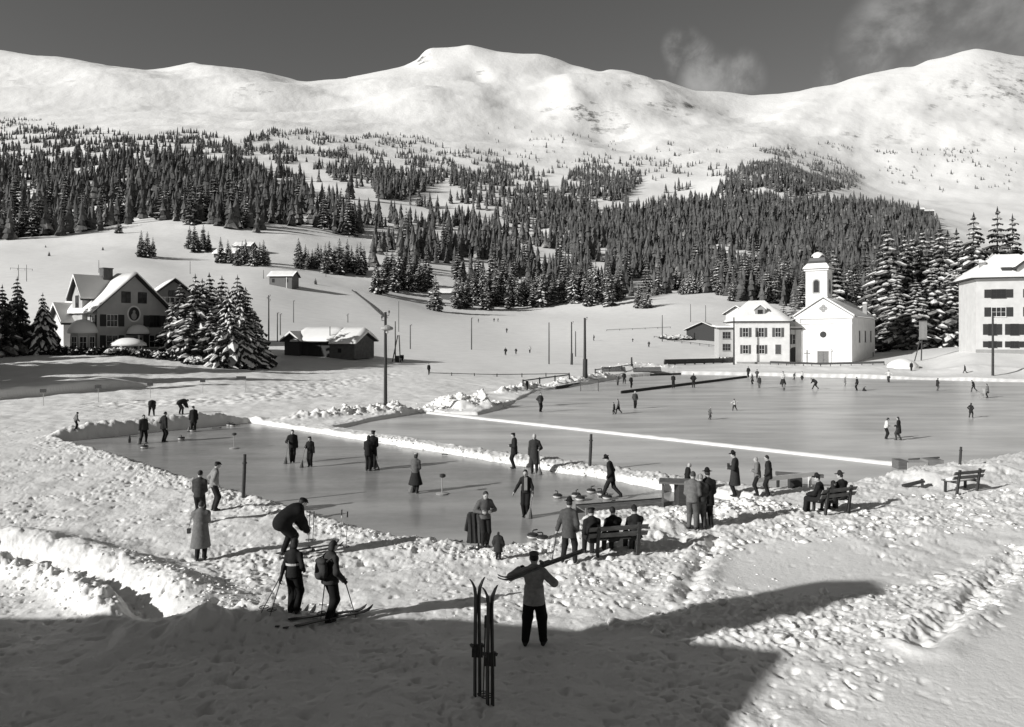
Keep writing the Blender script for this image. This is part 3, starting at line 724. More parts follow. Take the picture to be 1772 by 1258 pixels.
# ----- parsonage beside the church
pa = house_root('parsonage', 1272, 143, 0.55, (.12, .99), 'white two-storey house with grey shutters and snowy hipped roof left of the church', 'house')
W_, L_ = 10.4, 10.5
m = MB(); m.box(0, 0, -1.5, W_, L_, 8.1); m.box(-.06, -.06, 7.75, W_+.06, L_+.06, 8.0); m.build('wall', PLASTER, pa)
def hip(root, x0, x1, y0, y1, z0, z1, inset, snow=.35, over=.5):
    m = MB(); X0, X1, Y0, Y1 = x0-over, x1+over, y0-over, y1+over
    ym = (y0+y1)/2
    m.add([(X0,Y0,z0),(X1,Y0,z0),(X1,Y1,z0),(X0,Y1,z0),(X0,Y0,z0+.14),(X1,Y0,z0+.14),(X1,Y1,z0+.14),(X0,Y1,z0+.14),(x0+inset,ym,z1),(x1-inset,ym,z1)],
          [(3,2,1,0),(0,1,5,4),(1,2,6,5),(2,3,7,6),(3,0,4,7),(4,5,9,8),(5,6,9),(6,7,8,9),(7,4,8)])
    r = m.build('roof', DARKWOOD, root)
    V = []; Fs = []; n = 10; N = 24
    # snow as a rounded sheet over the hip
    for j in range(n+1):
        t = j/n
        for k in range(N):
            a = k/N*4; s = int(a); u = a-s
            c = [(X0,Y0),(X1,Y0),(X1,Y1),(X0,Y1),(X0,Y0)]; bx = c[s][0]+(c[s+1][0]-c[s][0])*u; by = c[s][1]+(c[s+1][1]-c[s][1])*u
            rx = min(max(bx, x0+inset), x1-inset)
            x = bx+(rx-bx)*t; y = by+(ym-by)*t
            th = snow*(0.8+.5*float(perlin(x*.6, y*.6, 3)))*(0.0 if j == 0 else min(1, .45+t*3)) 
            V.append((x*1.0, y, z0+.146+(z1-z0-.14)*t+th))
    for j in range(n):
        for k in range(N): Fs.append((j*N+k, j*N+(k+1)%N, (j+1)*N+(k+1)%N, (j+1)*N+k))
    mk('snow', V, Fs, SNOW, smooth=True, parent=r)
    return r
hr = hip(pa, 0, W_, 0, L_, 8.15, 12.3, 3.6)
fn = face(W_, L_, 'front')
for i, u in enumerate((2.0, 5.0, 8.2)):
    window(pa, fn, u, 5.2, 1.0, 1.75, WHITEPAINT, SHUTTER, sw=.52)
for i, u in enumerate((2.0, 5.1)):
    window(pa, fn, u, 1.9, .95, 1.65, WHITEPAINT, SHUTTER, sw=.45)
window(pa, fn, 8.2, 1.85, 1.05, 1.8, WHITEPAINT, SHUTTER, closed=True, sw=.5, label='ground-floor window with closed shutters')
window(pa, face(W_, L_, 'right'), 2.5, 5.2, .9, 1.7, WHITEPAINT, SHUTTER, sw=.45)
# dormer
m = MB(); m.extrude([(4.1, 9.0), (6.0, 9.0), (6.0, 10.7), (5.05, 11.45), (4.1, 10.7)], 'y', 1.15, 4.0); dm = m.build('dormer', GREYPLASTER, pa)
fd = lambda u, o, z: (u, 1.15-o, z)
window(dm, fd, 5.05, 9.55, .8, .95, DARKSHUT, None, 2, False)
m = MB(); m.extrude([(3.85, 10.6), (5.05, 11.55), (6.25, 10.6), (6.25, 10.85), (5.05, 11.85), (3.85, 10.85)], 'y', .95, 3.9); m.build('dormer_snow', SNOW, dm)
m = MB(); m.box(.3, -.35, -1.5, 9.9, -.02, .25); m.build('plinth', GREYPLASTER, pa)
m = MB(); m.tube([(W_+.08, -.08, 8.1), (W_+.08, -.08, -.5)], .06, 6); m.build('downpipe', IRON, pa)
# link with the arched gateway
lk = house_root('gateway_wing', 1361.5, 144, .3, (.2, .98), 'narrow white link building with dark arched door between parsonage and church', 'building')
m = MB(); m.box(.3, .6, -1, 3.0, 6, 6.9); m.build('wall', PLASTER, lk)
fk = lambda u, o, z: (u, .6-o, z)
ga = arch(lk, fk, 1.55, -.5, 1.9, 3.9, -.02, .03, DARKWOOD, 'door'); ga['label'] = 'dark arched door'
window(lk, fk, 1.7, 4.0, 1.0, 1.9, WHITEPAINT, SHUTTER, sw=.45)
m = MB(); m.extrude([(.0, 6.9), (6.4, 7.9), (6.4, 8.15), (.0, 7.15)], 'x', .2, 3.1); r_ = m.build('roof', DARKWOOD, lk)
m = MB(); m.extrude([(-.1, 7.16), (6.4, 8.16), (6.4, 8.6), (.1, 7.5)], 'x', .15, 3.15); m.build('snow', SNOW, r_)
# annex on stilts
an = house_root('annex', 1244, 145, .4, (.1, .99), 'grey two-storey annex on short stilts left of the parsonage', 'annex')
m = MB(); m.box(.0, 0, 1.3, 3.1, 5, 7.0); m.build('wall', grey(.42, .85, .1, 1, 'pale_boards'), an)
m = MB(); m.extrude([(-.4, 7.0), (5.3, 7.3), (5.3, 7.5), (-.4, 7.2)], 'x', -.45, 3.25); r_ = m.build('roof', DARKWOOD, an)
m = MB(); m.extrude([(-.45, 7.21), (5.3, 7.51), (5.3, 7.85), (-.35, 7.5)], 'x', -.5, 3.3); m.build('snow', SNOW, r_)
for u in (.15, .85, 1.55, 2.25, 2.95):
    m = MB(); m.box(u-.1, .1, -1.2, u+.1, .3, 1.3); m.build('stilt', DARKWOOD, an)
fa = face(3.1, 5, 'front')
for z in (2.6, 5.0): window(an, fa, 1.5, z, 1.5, 1.3, GREYPLASTER, None, 3, True)
# little house behind
bh = house_root('cottage', 1256, 158, 4.2, (.6, .8), 'small white gabled cottage peeking over the annex roof', 'house')
gable_walls(bh, 'y', 0, 4.6, 0, 6, 6.6, 8.0, PLASTER, -4)
gable_roof(bh, 'y', 0, 4.6, 0, 6, 6.6, 8.0, .55, .15, .3)
fb = face(4.6, 6, 'front')
for u in (1.3, 3.4): window(bh, fb, u, 4.8, .55, .75, DARKSHUT, None, 2, False)

# ----- tall guest house at the right edge
ho = house_root('guest_house', 1689, 122, 3.2, (.30, .954), 'tall white four-storey guest house with dark shutters at the right edge', 'guest house')
W_, L_ = 12.0, 10.0
gable_walls(ho, 'y', 0, W_, 0, L_, 12.4, 12.45, grey(.56, .85, .1, .8, 'worn_plaster'), -2)
m = MB(); m.box(-.04, -.04, -2, W_+.04, 0, .5); m.build('plinth', GREYPLASTER, ho)
hip(ho, 0, W_, 0, L_, 12.45, 16.6, 4.2, .35, .9)
fn = face(W_, L_, 'front')
for z, kind in ((9.2, 1), (6.05, 2), (3.0, 3), (.9, 4)):
    for u in ((3.3, 8.9) if kind < 3 else (2.4, 5.6, 9.6)):
        window(ho, fn, u, z, 2.0 if kind < 3 else 1.1, (1.35, 1.5, 1.75, .95)[kind-1], WHITEPAINT if kind == 2 else DARKSHUT, DARKSHUT, 3 if kind < 3 else 2, True, sw=1.0 if kind < 3 else .75)
chimney(ho, 1.6, 2.4, 12.9, 15.2, .8)
m = MB(); m.extrude([(6.0, 12.6), (11, 12.6), (11, 14.2), (8.5, 16.2), (6.0, 14.2)], 'y', -.5, 3.5); dm = m.build('dormer', PLASTER, ho)
m = MB(); m.extrude([(5.4, 13.8), (8.5, 16.3), (11.6, 13.8), (11.6, 14.2), (8.5, 16.8), (5.4, 14.2)], 'y', -1.2, 3.6); m.build('dormer_roof', DARKWOOD, dm)
m = MB(); m.extrude([(5.3, 14.22), (8.5, 16.82), (11.7, 14.22), (11.6, 14.6), (8.5, 17.2), (5.4, 14.6)], 'y', -1.3, 3.6); m.build('dormer_snow', SNOW, dm)
m = MB(); m.box(3.9, .3, 13.4, 5.3, 2.2, 14.3); m.build('roof_hatch', DARKWOOD, ho)

# ----- chalet on the left
GREYWALL = grey(.42, .85, .12, 1.0, 'chalet_render')
CHW = 10.0
cl = house_root('chalet', 168, 100, 3.5, (-.8, .6), 'large grey chalet with a snowy gable roof and round wall painting beside the spruces', 'chalet')
W_, L_ = CHW, 11.5
gable_walls(cl, 'y', 0, W_, 0, L_, 6.4, 11.2, GREYWALL)
rf = gable_roof(cl, 'y', 0, W_, 0, L_, 6.5, 11.3, .9, .2, .38, DARKWOOD, over_b=.9)
fn = face(W_, L_, 'front')
for u in (3.9, 6.2): window(cl, fn, u, 7.3, 1.15, 1.5, DARKSHUT, None, 2, False)
for u in (2.0, 8.0):
    window(cl, fn, u, 3.9, 1.4, 1.6, WHITEPAINT if u < 5 else DARKSHUT, DARKSHUT, 3, True, sw=.85)
    window(cl, fn, u, .9, 1.5, 1.7, WHITEPAINT, DARKSHUT, 2, True, sw=.8)
md = ring(cl, fn, W_/2, 5.7, .78, .95, .002, .09, WHITEPAINT, 'medallion', 28, 1, 1.25)
disc(md, fn, W_/2, 5.7, .78, .002, .03, DARKSHUT, 'painted_ground', 28, 1, 1.25)
m = MB()
for du, dz, rx, rz_, o in ((0, -.35, .38, .5, .045), (.02, .3, .2, .24, .05)):
    vs = [fn(W_/2+du+rx*math.cos(k*math.pi/8), oo, 5.7+dz+rz_*math.sin(k*math.pi/8)) for oo in (.03, o) for k in range(16)]
    m.add(vs, [tuple(range(16)), tuple(range(31, 15, -1))] + [(k, (k+1) % 16, 16+(k+1) % 16, 16+k) for k in range(16)])
m.build('painted_figure', CANVAS, md)
# porch: canopy with snow on a white post
m = MB(); fbox(m, fn, 3.9, 6.5, 2.65, 2.8, .0, 1.6); po = m.build('porch_canopy', DARKWOOD, cl)
V = []; 
m = MB(); m.lathe([(1.55, 0), (1.6, .25), (1.35, .8), (.8, 1.2), (.2, 1.35)], 14); 
m.v = [(x*.98+5.2, -.85 + y*.62, z+2.81) for x, y, z in m.v]; m.build('canopy_snow', SNOW, po, True)
m = MB(); m.tube([fn(5.0, 1.45, -1), fn(5.0, 1.45, 2.65)], .13, 8); m.build('porch_post', WHITEPAINT, po)
dr = MB(); fbox(dr, fn, 5.0, 6.1, -.5, 2.3, .002, .06); dr.build('door', DARKWOOD, cl)
# corner bay with domed snow roof
bx, by = -1.3, 1.2
m = MB(); m.lathe([(1.6, -1.5), (1.6, 2.9)], 8, (bx, by, 0)); bay = m.build('corner_bay', GREYWALL, cl)
for k in range(8):
    a0 = 2*math.pi*k/8; a1 = 2*math.pi*(k+1)/8
    p0 = Vector((bx+1.6*math.cos(a0), by+1.6*math.sin(a0), 0)); p1 = Vector((bx+1.6*math.cos(a1), by+1.6*math.sin(a1), 0)); dd = (p1-p0); nn = Vector((dd.y, -dd.x, 0)).normalized()
    if k in (3, 4, 5, 6): window(bay, (lambda u, o, z, p0=p0, dd=dd, nn=nn: tuple(p0 + dd*u/dd.length + nn*o + Vector((0, 0, z)))), dd.length/2, .9, .75, 1.5, WHITEPAINT, None, 2, True)
m = MB(); m.lathe([(1.85, 2.9), (1.95, 3.05), (1.85, 3.5), (1.45, 4.2), (.8, 4.7), (.1, 4.85)], 14, (bx, by, 0)); m.build('bay_snow', SNOW, bay, True)
# cross gable / dormer on the left slope
m = MB(); m.extrude([(3.2, 4.0), (6.4, 4.0), (6.4, 8.3), (4.8, 10.6), (3.2, 8.3)], 'x', -.6, 4.0); cg = m.build('cross_gable', GREYWALL, cl)
m = MB(); m.extrude([(2.5, 7.5), (4.8, 10.7), (7.1, 7.5), (7.1, 7.7), (4.8, 10.9), (2.5, 7.7)], 'x', -1.1, 4.2); m.build('gable_roof', DARKWOOD, cg)
m = MB(); m.extrude([(2.4, 7.75), (4.8, 10.95), (7.2, 7.75), (7.1, 8.05), (4.8, 11.3), (2.5, 8.05)], 'x', -1.15, 4.2); m.build('gable_snow', SNOW, cg)
window(cg, lambda u, o, z: (-.6-o, u, z), 4.8, 6.6, .9, 1.6, DARKSHUT, None, 2, False)
fl = face(W_, L_, 'left')
window(cl, fl, L_-1.1, 3.8, .9, 1.6, WHITEPAINT, DARKSHUT, 2, sw=.45)
window(cl, fl, 2.4, 3.8, .9, 1.6, WHITEPAINT, DARKSHUT, 2, sw=.45)
# back wing to the left
m = MB(); m.extrude([(6.5, -1.5), (10.4, -1.5), (10.4, 4.7), (8.4, 6.6), (6.5, 4.7)], 'x', -1.7, -.02); wg = m.build('side_wing', grey(.6, .85, .08, 1, 'pale_render'), cl)
m = MB(); m.extrude([(5.8, 4.1), (8.4, 6.7), (11.0, 4.1), (11.0, 4.35), (8.4, 6.95), (5.8, 4.35)], 'x', -2.3, .2); m.build('wing_roof', DARKWOOD, wg)
m = MB(); m.extrude([(5.7, 4.4), (8.4, 7.0), (11.1, 4.4), (11.0, 4.75), (8.4, 7.35), (5.8, 4.75)], 'x', -2.35, .2); m.build('wing_snow', SNOW, wg)
chimney(cl, 3.4, 5.0, 8.5, 12.3, 1.3, grey(.09, .8, .3, 2, 'sooty_brick'), False)
# house behind
b2 = house_root('timber_house', 262, 122, 6.2, (-.55, .83), 'dark gabled house with open balcony behind the chalet', 'house')
gable_walls(b2, 'y', 0, 7, 0, 8, 6.4, 9.2, GREYPLASTER, -3)
gable_roof(b2, 'y', 0, 7, 0, 8, 6.5, 9.4, 1.0, .2, .3, DARKWOOD, over_b=1.4)
m = MB(); m.box(.3, -1.1, 5.2, 6.7, -.05, 5.4)
for k in range(9): m.box(.35+k*.77, -1.08, 5.4, .45+k*.77, -1.0, 6.3)
m.box(.3, -1.1, 6.3, 6.7, -.98, 6.4); m.build('balcony', WHITEPAINT, b2)
window(b2, face(7, 8, 'front'), 3.5, 5.6, 1.6, 1.9, DARKSHUT, None, 3, False)

# ----- long barn
ba = house_root('barn', 497, 118, 3.2, (.25, .97), 'long dark timber barn under thick rounded snow in the meadow', 'barn'); ba.scale = (.92, 1, .73)
W_, L_ = 12.8, 6.5
m = MB(); m.extrude([(0, -1.2), (L_, -1.2), (L_, 2.9), (L_/2, 5.0), (0, 2.9)], 'x', 1.6, 8.6); m.build('wall', DARKWOOD, ba)
m = MB(); m.box(.0, -.8, -1.2, 2.9, 5.5, 2.9); m.add([(0,-.8,2.9),(2.9,-.8,2.9),(1.45,-.8,4.3),(0,5.5,2.9),(2.9,5.5,2.9),(1.45,5.5,4.3)], [(0,1,2),(5,4,3),(0,2,5,3),(1,4,5,2)]); m.build('log_gable', wood(.055, 'log_wall', (8, 1, 1)), ba)
m = MB(); m.extrude([(-.6, -1.2), (L_, -1.2), (L_, 2.6), (3.0, 4.4), (-.6, 2.3)], 'x', 8.62, 13.4); sh = m.build('stone_shed', grey(.10, .9, .3, 1.5, 'rubble_wall'), ba)
m = MB(); m.box(10.3, -.68, .2, 10.9, -.58, 1.1); m.build('shed_window', GLASS, sh)
m = MB(); m.box(4.2, -.06, -.8, 6.6, 0, 2.2); m.build('barn_door', wood(.03, 'barn_door_wood'), ba)
def snow_roof(root, x0, x1, prof, name='snow', n=16, dip=0.0, jag=.25):
    """thick rounded snow along x with cross profile [(y, ztop, zbottom)]"""
    V = []; Fs = []; m_ = len(prof)
    for i in range(n+1):
        x = x0 + (x1-x0)*i/n; e = min(1, .5 + 1.4*min(i, n-i)/n*3)
        for lay in (0, 1):
            for y, zt, zb in prof:
                w = 1 + .12*float(perlin(x*.6, y, 4))
                V.append((x, y + jag*float(perlin(x*.7, y*.2, 6)) * (1 if y == prof[0][0] else 0), zb if lay == 0 else zb + (zt-zb)*e*w))
    def I(i, l, k): return (i*2+l)*m_+k
    for i in range(n):
        for k in range(m_-1): Fs += [(I(i,1,k), I(i+1,1,k), I(i+1,1,k+1), I(i,1,k+1)), (I(i,0,k), I(i,0,k+1), I(i+1,0,k+1), I(i+1,0,k))]
        for k in (0, m_-1): Fs.append((I(i,0,k), I(i+1,0,k), I(i+1,1,k), I(i,1,k)))
    for i in (0, n):
        for k in range(m_-1): Fs.append((I(i,0,k), I(i,0,k+1), I(i,1,k+1), I(i,1,k)))
    return mk(name, V, Fs, SNOW, smooth=True, parent=root)
m = MB(); m.extrude([(-.9, 2.45), (3.25, 5.1), (7.3, 2.45), (7.3, 2.6), (3.25, 5.25), (-.9, 2.6)], 'x', 1.2, 9.2); r_ = m.build('roof', DARKWOOD, ba)
snow_roof(r_, 1.1, 9.3, [(-1.0, 2.75, 2.57), (-.8, 3.15, 2.7), (.8, 4.3, 3.72), (2.2, 5.3, 4.62), (3.25, 5.85, 5.26), (5, 4.9, 4.1), (7.4, 2.9, 2.55)])
m = MB(); m.extrude([(-.5, 2.5), (1.45, 4.35), (3.4, 2.5), (3.4, 2.65), (1.45, 4.5), (-.5, 2.65)], 'y', -1.5, 5); r_ = m.build('gable_roof', DARKWOOD, ba)
m = MB(); m.extrude([(-.55, 2.66), (1.45, 4.52), (3.45, 2.66), (3.35, 3.05), (1.45, 4.95), (-.45, 3.05)], 'y', -1.5, 5); m.build('gable_snow', SNOW, r_)
m = MB(); m.extrude([(-1.2, 2.0), (3.0, 4.5), (7, 2.5), (7, 2.65), (3.0, 4.65), (-1.2, 2.15)], 'x', 8.7, 14.0); r_ = m.build('shed_roof', DARKWOOD, ba)
snow_roof(r_, 8.9, 14.1, [(-1.35, 2.35, 2.1), (-1.15, 2.85, 2.2), (.6, 4.15, 3.26), (2.0, 5.2, 4.08), (3.0, 5.75, 4.66), (5, 4.8, 3.66), (7.1, 2.9, 2.6)])

# ----- small huts
def hut(name, px, Y, W, L, eave, ridge, axis, label, wall=DARKWOOD, across='x', snow=.4, dz=0.0, cat='hut', over=.6):
    z = gh((px - CX)*Y/F, Y) + dz
    o = house_root(name, px, Y, z, axis, label, cat)
    if across == 'y':
        gable_walls(o, 'y', 0, W, 0, L, eave, ridge, wall); gable_roof(o, 'y', 0, W, 0, L, eave+.03, ridge+.05, over, .15, snow)
    else:
        m = MB(); m.extrude([(0, -1.5), (L, -1.5), (L, eave), (L/2, ridge), (0, eave)], 'x', 0, W); m.build('wall', wall, o); gable_roof(o, 'x', 0, L, 0, W, eave+.03, ridge+.05, over, .15, snow)
    return o
h = hut('alpine_hut', 466, 262, 8.6, 6, 3.3, 5.0, (.1, 1), 'small chalet with white snow roof among spruces above the barn', MIDWOOD, dz=-.2)
for u in (1.5, 6.6): window(h, face(8.6, 6, 'front'), u, 1.0, .8, 1.2, DARKSHUT, None, 2, False)
m = MB(); m.box(6.9, -1.3, -1.2, 7.1, -1.1, 2.6); m.build('porch_post', WHITEPAINT, h)
h = hut('snowy_hut', 370, 350, 11, 7, 2.6, 4.8, (.2, 1), 'low hut half buried in snow at the forest edge above the chalet', DARKWOOD, dz=-.6, snow=.8)
h = hut('hay_barn', 404, 372, 9, 7, 3.0, 5.0, (.1, 1), 'hay barn with snow roof tucked behind the half buried hut', DARKWOOD, dz=-.5, snow=.7)
h = hut('storehouse', 1188, 196, 8.2, 6, 2.6, 4.4, (.42, .91), 'low dark shed with snow roof left of the grey annex', DARKWOOD, 'y', .25)
m = MB(); m.box(8.2, .6, -1.5, 15.5, 5.4, 2.5); m.build('lean_to', DARKWOOD, h)
m = MB(); m.extrude([(.3, 2.72), (5.7, 3.1), (5.7, 3.45), (.3, 3.05)], 'x', 8.25, 15.7); m.build('lean_to_snow', SNOW, h)
hut('field_barn', 742, 330, 14, 6, 2.4, 4.0, (.0, 1), 'snow-covered field barn in a clearing between the spruces', MIDWOOD, dz=-.6, snow=.6)
hut('mountain_barn', 1206, 705, 11, 8, 2.6, 4.4, (.1, 1), 'tiny dark mountain barn on the snow slope left of the dense wooded hill', DARKWOOD, snow=.3)
hut('alp_hut', 1576, 1010, 17, 11, 3.5, 6.5, (.3, 1), 'distant alp hut in the left of the pair above the wooded hill', DARKWOOD, snow=.3)
hut('alp_stable', 1588, 1022, 22, 11, 3.8, 6.6, (.1, 1), 'long distant alp stable in the right of the pair above the wooded hill', DARKWOOD, snow=.3)
hut('woodland_house', 1479, 172, 3.0, 5, 5.5, 7.0, (.2, 1), 'bit of a white house seen between trees behind the church roof', PLASTER, 'y', .4, dz=4)

# ----- inn whose roof and chimney shade the foreground, behind and left of the viewpoint
hb = tag(empty('sky_blocker', (-9, -16, .4)), 'hotel added unseen behind the viewpoint to darken the foreground shade', 'sky_blocker'); m = MB(); m.box(0, 0, -1, 26, 12.0, 12.5); m.build('wall', DARKWOOD, hb)  # unseen block added behind the viewpoint to dim skylight on the foreground
m = MB(); m.box(-.6, -.6, 12.51, 26.6, 12.8, 12.9); m.build('roof', DARKWOOD, hb)
m = MB(); m.box(5, 12.02, 3.9, 13, 14.6, 4.15); m.build('balcony', GREYPLASTER, hb)
inn = empty('inn', (-30, -3.2, .5)); tag(inn, 'inn with a tall chimney standing left of the viewpoint that shades the foreground snow', 'inn')
m = MB(); m.extrude([(0, -1), (10.0, -1), (10.0, 6.1), (5.4, 8.6), (0, 6.1)], 'x', 0, 15.6); m.build('wall', DARKWOOD, inn)
m = MB(); m.extrude([(-.6, 5.8), (5.4, 8.75), (10.6, 5.8), (10.6, 6.1), (5.4, 9.1), (-.6, 6.1)], 'x', -.6, 16.1); r_ = m.build('roof', DARKWOOD, inn)
m = MB(); m.box(14.2, 6.5, 6.5, 15.55, 7.5, 10.9); m.build('chimney', STONE, r_)
# ---------------------------------------------------------------- poles, fences, rink furniture
def place_h(px, row, top=None):
    x, y, z = ground(px, row); return x, y, z, (row - top) * y / F if top is not None else None

def pole(px, row, top, r=0.11, name='utility_pole', label=None, group=None, ins=0, foot=0, lamp=False, z_in=None, at=None):
    if at: x, y, z = at; h = z_in
    else: x, y, z, h = place_h(px, row, top)
    o = empty(name, (x, y, z)); tag(o, label, 'pole', group)
    m = MB(); m.tube([(0, 0, -.5), (0.01*h*.1, 0, h*.5), (0, 0, h)], [r*1.15, r, r*.8], 8); m.build('shaft', POLEWOOD, o)
    for k in range(ins):
        i = MB(); zz = h - .25 - k*.42; s = -1 if k % 2 else 1
        i.tube([(0, 0, zz), (s*.28, 0, zz), (s*.28, 0, zz+.2)], .03, 6); i.lathe([(.06, .2), (.07, .3), (.03, .38)], 8, (s*.28, 0, zz)); i.build('insulator', IRON, o)
    if foot:
        m = MB(); m.tube([(.02, -.02, -.5), (.05, -.05, foot)], [r*1.9, r*1.7], 8); m.build('pole_foot', DARKWOOD, o)
    if lamp:
        m = MB(); m.lathe([(.08, .3), (.46, .12), (.5, 0), (.44, -.08), (.12, -.16)], 14, (.12, 0, h-1.3)); l = m.build('lamp_shade', CANVAS, o)
        m = MB(); m.lathe([(.10, 0), (.14, -.12), (.05, -.22)], 10, (.12, 0, h-1.46)); m.build('bulb', WHITEPAINT, l)
    return o
pole(667, 700, 540, .125, label='tall lamp pole with a round shade rising in the middle beside the piled snow', ins=2, lamp=True)
P_ = [ # px, row, top, r, insulators, foot, label
 (465, 594, 511, .13, 3, 0, 'tall dark pole directly left of the barn with short crossbars'),
 (480, 591, 541, .10, 1, 0, 'short pole behind the tall dark pole left of the barn'),
 (485, 580, 543, .10, 1, 0, 'short pole with a box close beside the barn gable'),
 (508, 558, 520, .09, 1, 0, 'thin pole standing behind the barn roof on its left end'),
 (571, 618, 565, .08, 0, 0, 'thin post in front of the barn wall'),
 (602, 558, 543, .10, 2, 0, 'short post behind the barn roof on its right end'),
 (690, 574, 521, .08, 0, 0, 'thin pale pole uphill of the three poles right of the barn'),
 (684, 622, 556, .10, 0, 0, 'leaning-frame pole beside the strutted post right of the barn'),
 (710, 604, 562, .10, 1, 0, 'shorter free-standing pole right of the lamp pole'),
 (816, 605, 550, .11, 1, 0, 'lone pole in the open meadow left of the ski tracks'),
 (950, 630, 558, .10, 0, 0, 'slim pole left of the skating rink goal'),
 (989, 631, 557, .12, 1, 2.0, 'pole with a thick foot left of the big pole by the goal'),
 (996, 617, 573, .10, 0, 0, 'short pole right behind the thick-footed pole'),
 (1012, 652, 550, .17, 1, 2.3, 'big dark pole with thick foot behind the goal'),
 (1146, 591, 545, .11, 0, 0, 'pole standing by the snowy hedge left of the low shed'),
 (1195, 557, 526, .10, 0, 0, 'thin pole on the slope behind the low shed'),
 (1221, 557, 528, .10, 0, 0, 'thin pole uphill of the annex roof'),
 (1270, 631, 549, .16, 0, 0, 'dark pole in front of the corner between annex and parsonage'),
 (1718, 650, 546, .15, 1, 0, 'stout pole with a collar in front of the white guest house'),
 (1093, 634, 618, .16, 0, 0, 'short thick stake among the snow piles behind the rink boards'),
 (32, 485, 458, .08, 0, 0, 'thin pole of the left pair on the slope far left'), (46, 487, 458, .08, 0, 0, 'thin pole of the right pair on the slope far left'),
 (171, 472, 450, .09, 0, 0, 'thin pole on the slope behind the chalet chimney'), (329, 474, 452, .09, 0, 0, 'thin pole on the slope behind the big spruce group'),
 (456, 482, 467, .10, 0, 0, 'short pole left of the small chalet with white roof'), (564, 479, 462, .10, 0, 0, 'short pole in front of spruces right of the small chalet'),
 (520, 467, 447, .10, 0, 0, 'short pole close beside the small chalet with white roof'),
]
for px, row, top, r, ins, foot, lab in P_: pole(px, row, top, r, label=lab, ins=ins, foot=foot, group='wooden poles in the snow')
# strutted frame beside the pole
x, y, z, h = place_h(679, 626, 580)
o = tag(empty('strut_frame', (x, y, z)), 'A-shaped timber frame with a box at its foot right of the barn', 'frame')
MB().tube([(0, 0, 0), (.9, 0, h)], .09, 6).build('leaning_strut', DARKWOOD, o); MB().tube([(1.3, .2, -.2), (1.1, .1, h)], .09, 6).build('upright', DARKWOOD, o); MB().box(.5, -.3, -.2, 1.1, .3, 1.0).build('crate', DARKWOOD, o)
x, y, z, h = place_h(695, 624, 615)
o = tag(empty('meter_box', (x, y, z)), 'small dark box on a post next to the A-shaped frame', 'box'); MB().box(-.35, -.25, .35, .35, .25, .95).build('box_body', DARKWOOD, o); MB().tube([(0, 0, -.3), (0, 0, .36)], .08, 6).build('post', DARKWOOD, o)
# dark posts standing in the rink banks
for px, row, top, r, lab in ((420, 860, 786, .07, 'dark wooden post at the near edge of the curling ice'), (1020, 806, 751, .075, 'dark post in the snow ridge between the rinks'), (1660, 803, 773, .06, 'thin dark post at the right end of the skating ice')):
    x, y, z, h = place_h(px, row, top); o = tag(empty('post', (x, y, z)), lab, 'post')
    MB().tube([(0, 0, -.4), (.06, 0, h*.6), (.08, 0, h)], [r, r*.95, r*.8], 8).build('shaft', DARKWOOD, o)
    MB().lathe([(r*1.15, h*.78), (r*1.2, h*.79), (r*1.2, h*.81), (r*1.1, h*.82)], 10, (.07, 0, 0)).build('band', IRON, o)
# small course markers on sticks at the left
for i, (px, row, top, w, lab) in enumerate(((75, 702, 673, .55, 'leftmost of the small marker signs on thin sticks'), (170, 696, 666, .55, 'second small marker sign from the left over the dark bank'),
       (260, 688, 662, .55, 'third small marker sign where the dark bank ends'), (351, 681, 656, .5, 'small marker sign right of the dark bank'), (425, 679, 651, .9, 'widest marker sign with a flag-like board'))):
    x, y, z, h = place_h(px, row, top); o = tag(empty('marker_sign', (x, y, z)), lab, 'sign', 'marker signs on sticks left of the rinks')
    MB().tube([(0, 0, -.2), (0, 0, h)], .025, 6).build('stick', CANVAS, o); MB().box(-w/2 if i < 4 else -w, -.045, h-.3, w/2 if i < 4 else .05, -.02, h).build('board', DARKSHUT, o)
# tee markers on the curling ice
for px, row, top, lab in ((405, 776, 749, 'tee marker with a disc head at the far end of the curling ice'), (765, 855, 820, 'tee marker with a round base in the middle of the curling ice')):
    x, y, z, h = place_h(px, row, top); o = tag(empty('tee_marker', (x, y, 0)), lab, 'marker')
    MB().lathe([(.24, .004), (.25, .04), (.1, .07)], 14).build('base', CANVAS, o); MB().tube([(0, 0, .05), (0, 0, h-.12)], .02, 6).build('rod', CANVAS, o)
    MB().lathe([(.07, 0), (.12, .03), (.12, .11), (.07, .14)], 10, (.02, 0, h-.14)).build('head', IRON, o)
x, y, z, h = place_h(224, 766, 754); o = tag(empty('bottle', (x, y, 0)), 'small dark skittle standing alone near the left end of the curling ice', 'skittle'); MB().lathe([(.07, 0), (.08, .2), (.04, .4), (.03, h)], 10).build('body', IRON, o)

def bars(name, label, cat, pts, w, h, zc, posts=None, mat=DARKWOOD, parts=('rail', 'post'), group=None, ph=0.6, abs_z=None):
    """rail along ground points, with posts"""
    P = [Vector((p[0], p[1], (p[2] if len(p) > 2 else 0) + zc)) for p in pts]; c = P[0].copy()
    o = tag(empty(name, (c.x, c.y, c.z - zc)), label, cat, group)
    off = Vector((c.x, c.y, c.z - zc))
    for a, b in zip(P[:-1], P[1:]): MB().bar(a - off, b - off, w, h).build(parts[0], mat, o)
    if posts:
        for a, b in zip(P[:-1], P[1:]):
            for k in range(posts + 1):
                q = a.lerp(b, k / posts); MB().tube([(q.x-off.x, q.y-off.y, q.z-off.z-ph), (q.x-off.x, q.y-off.y, q.z-off.z+.12)], w*.7, 6).build(parts[1], mat, o)
    return o
bars('rink_board', 'long dark board lying straight across the skating ice', 'board', [gz(1075, 681), gz(1292, 653.5)], .10, .30, .15, 5, ph=.15)
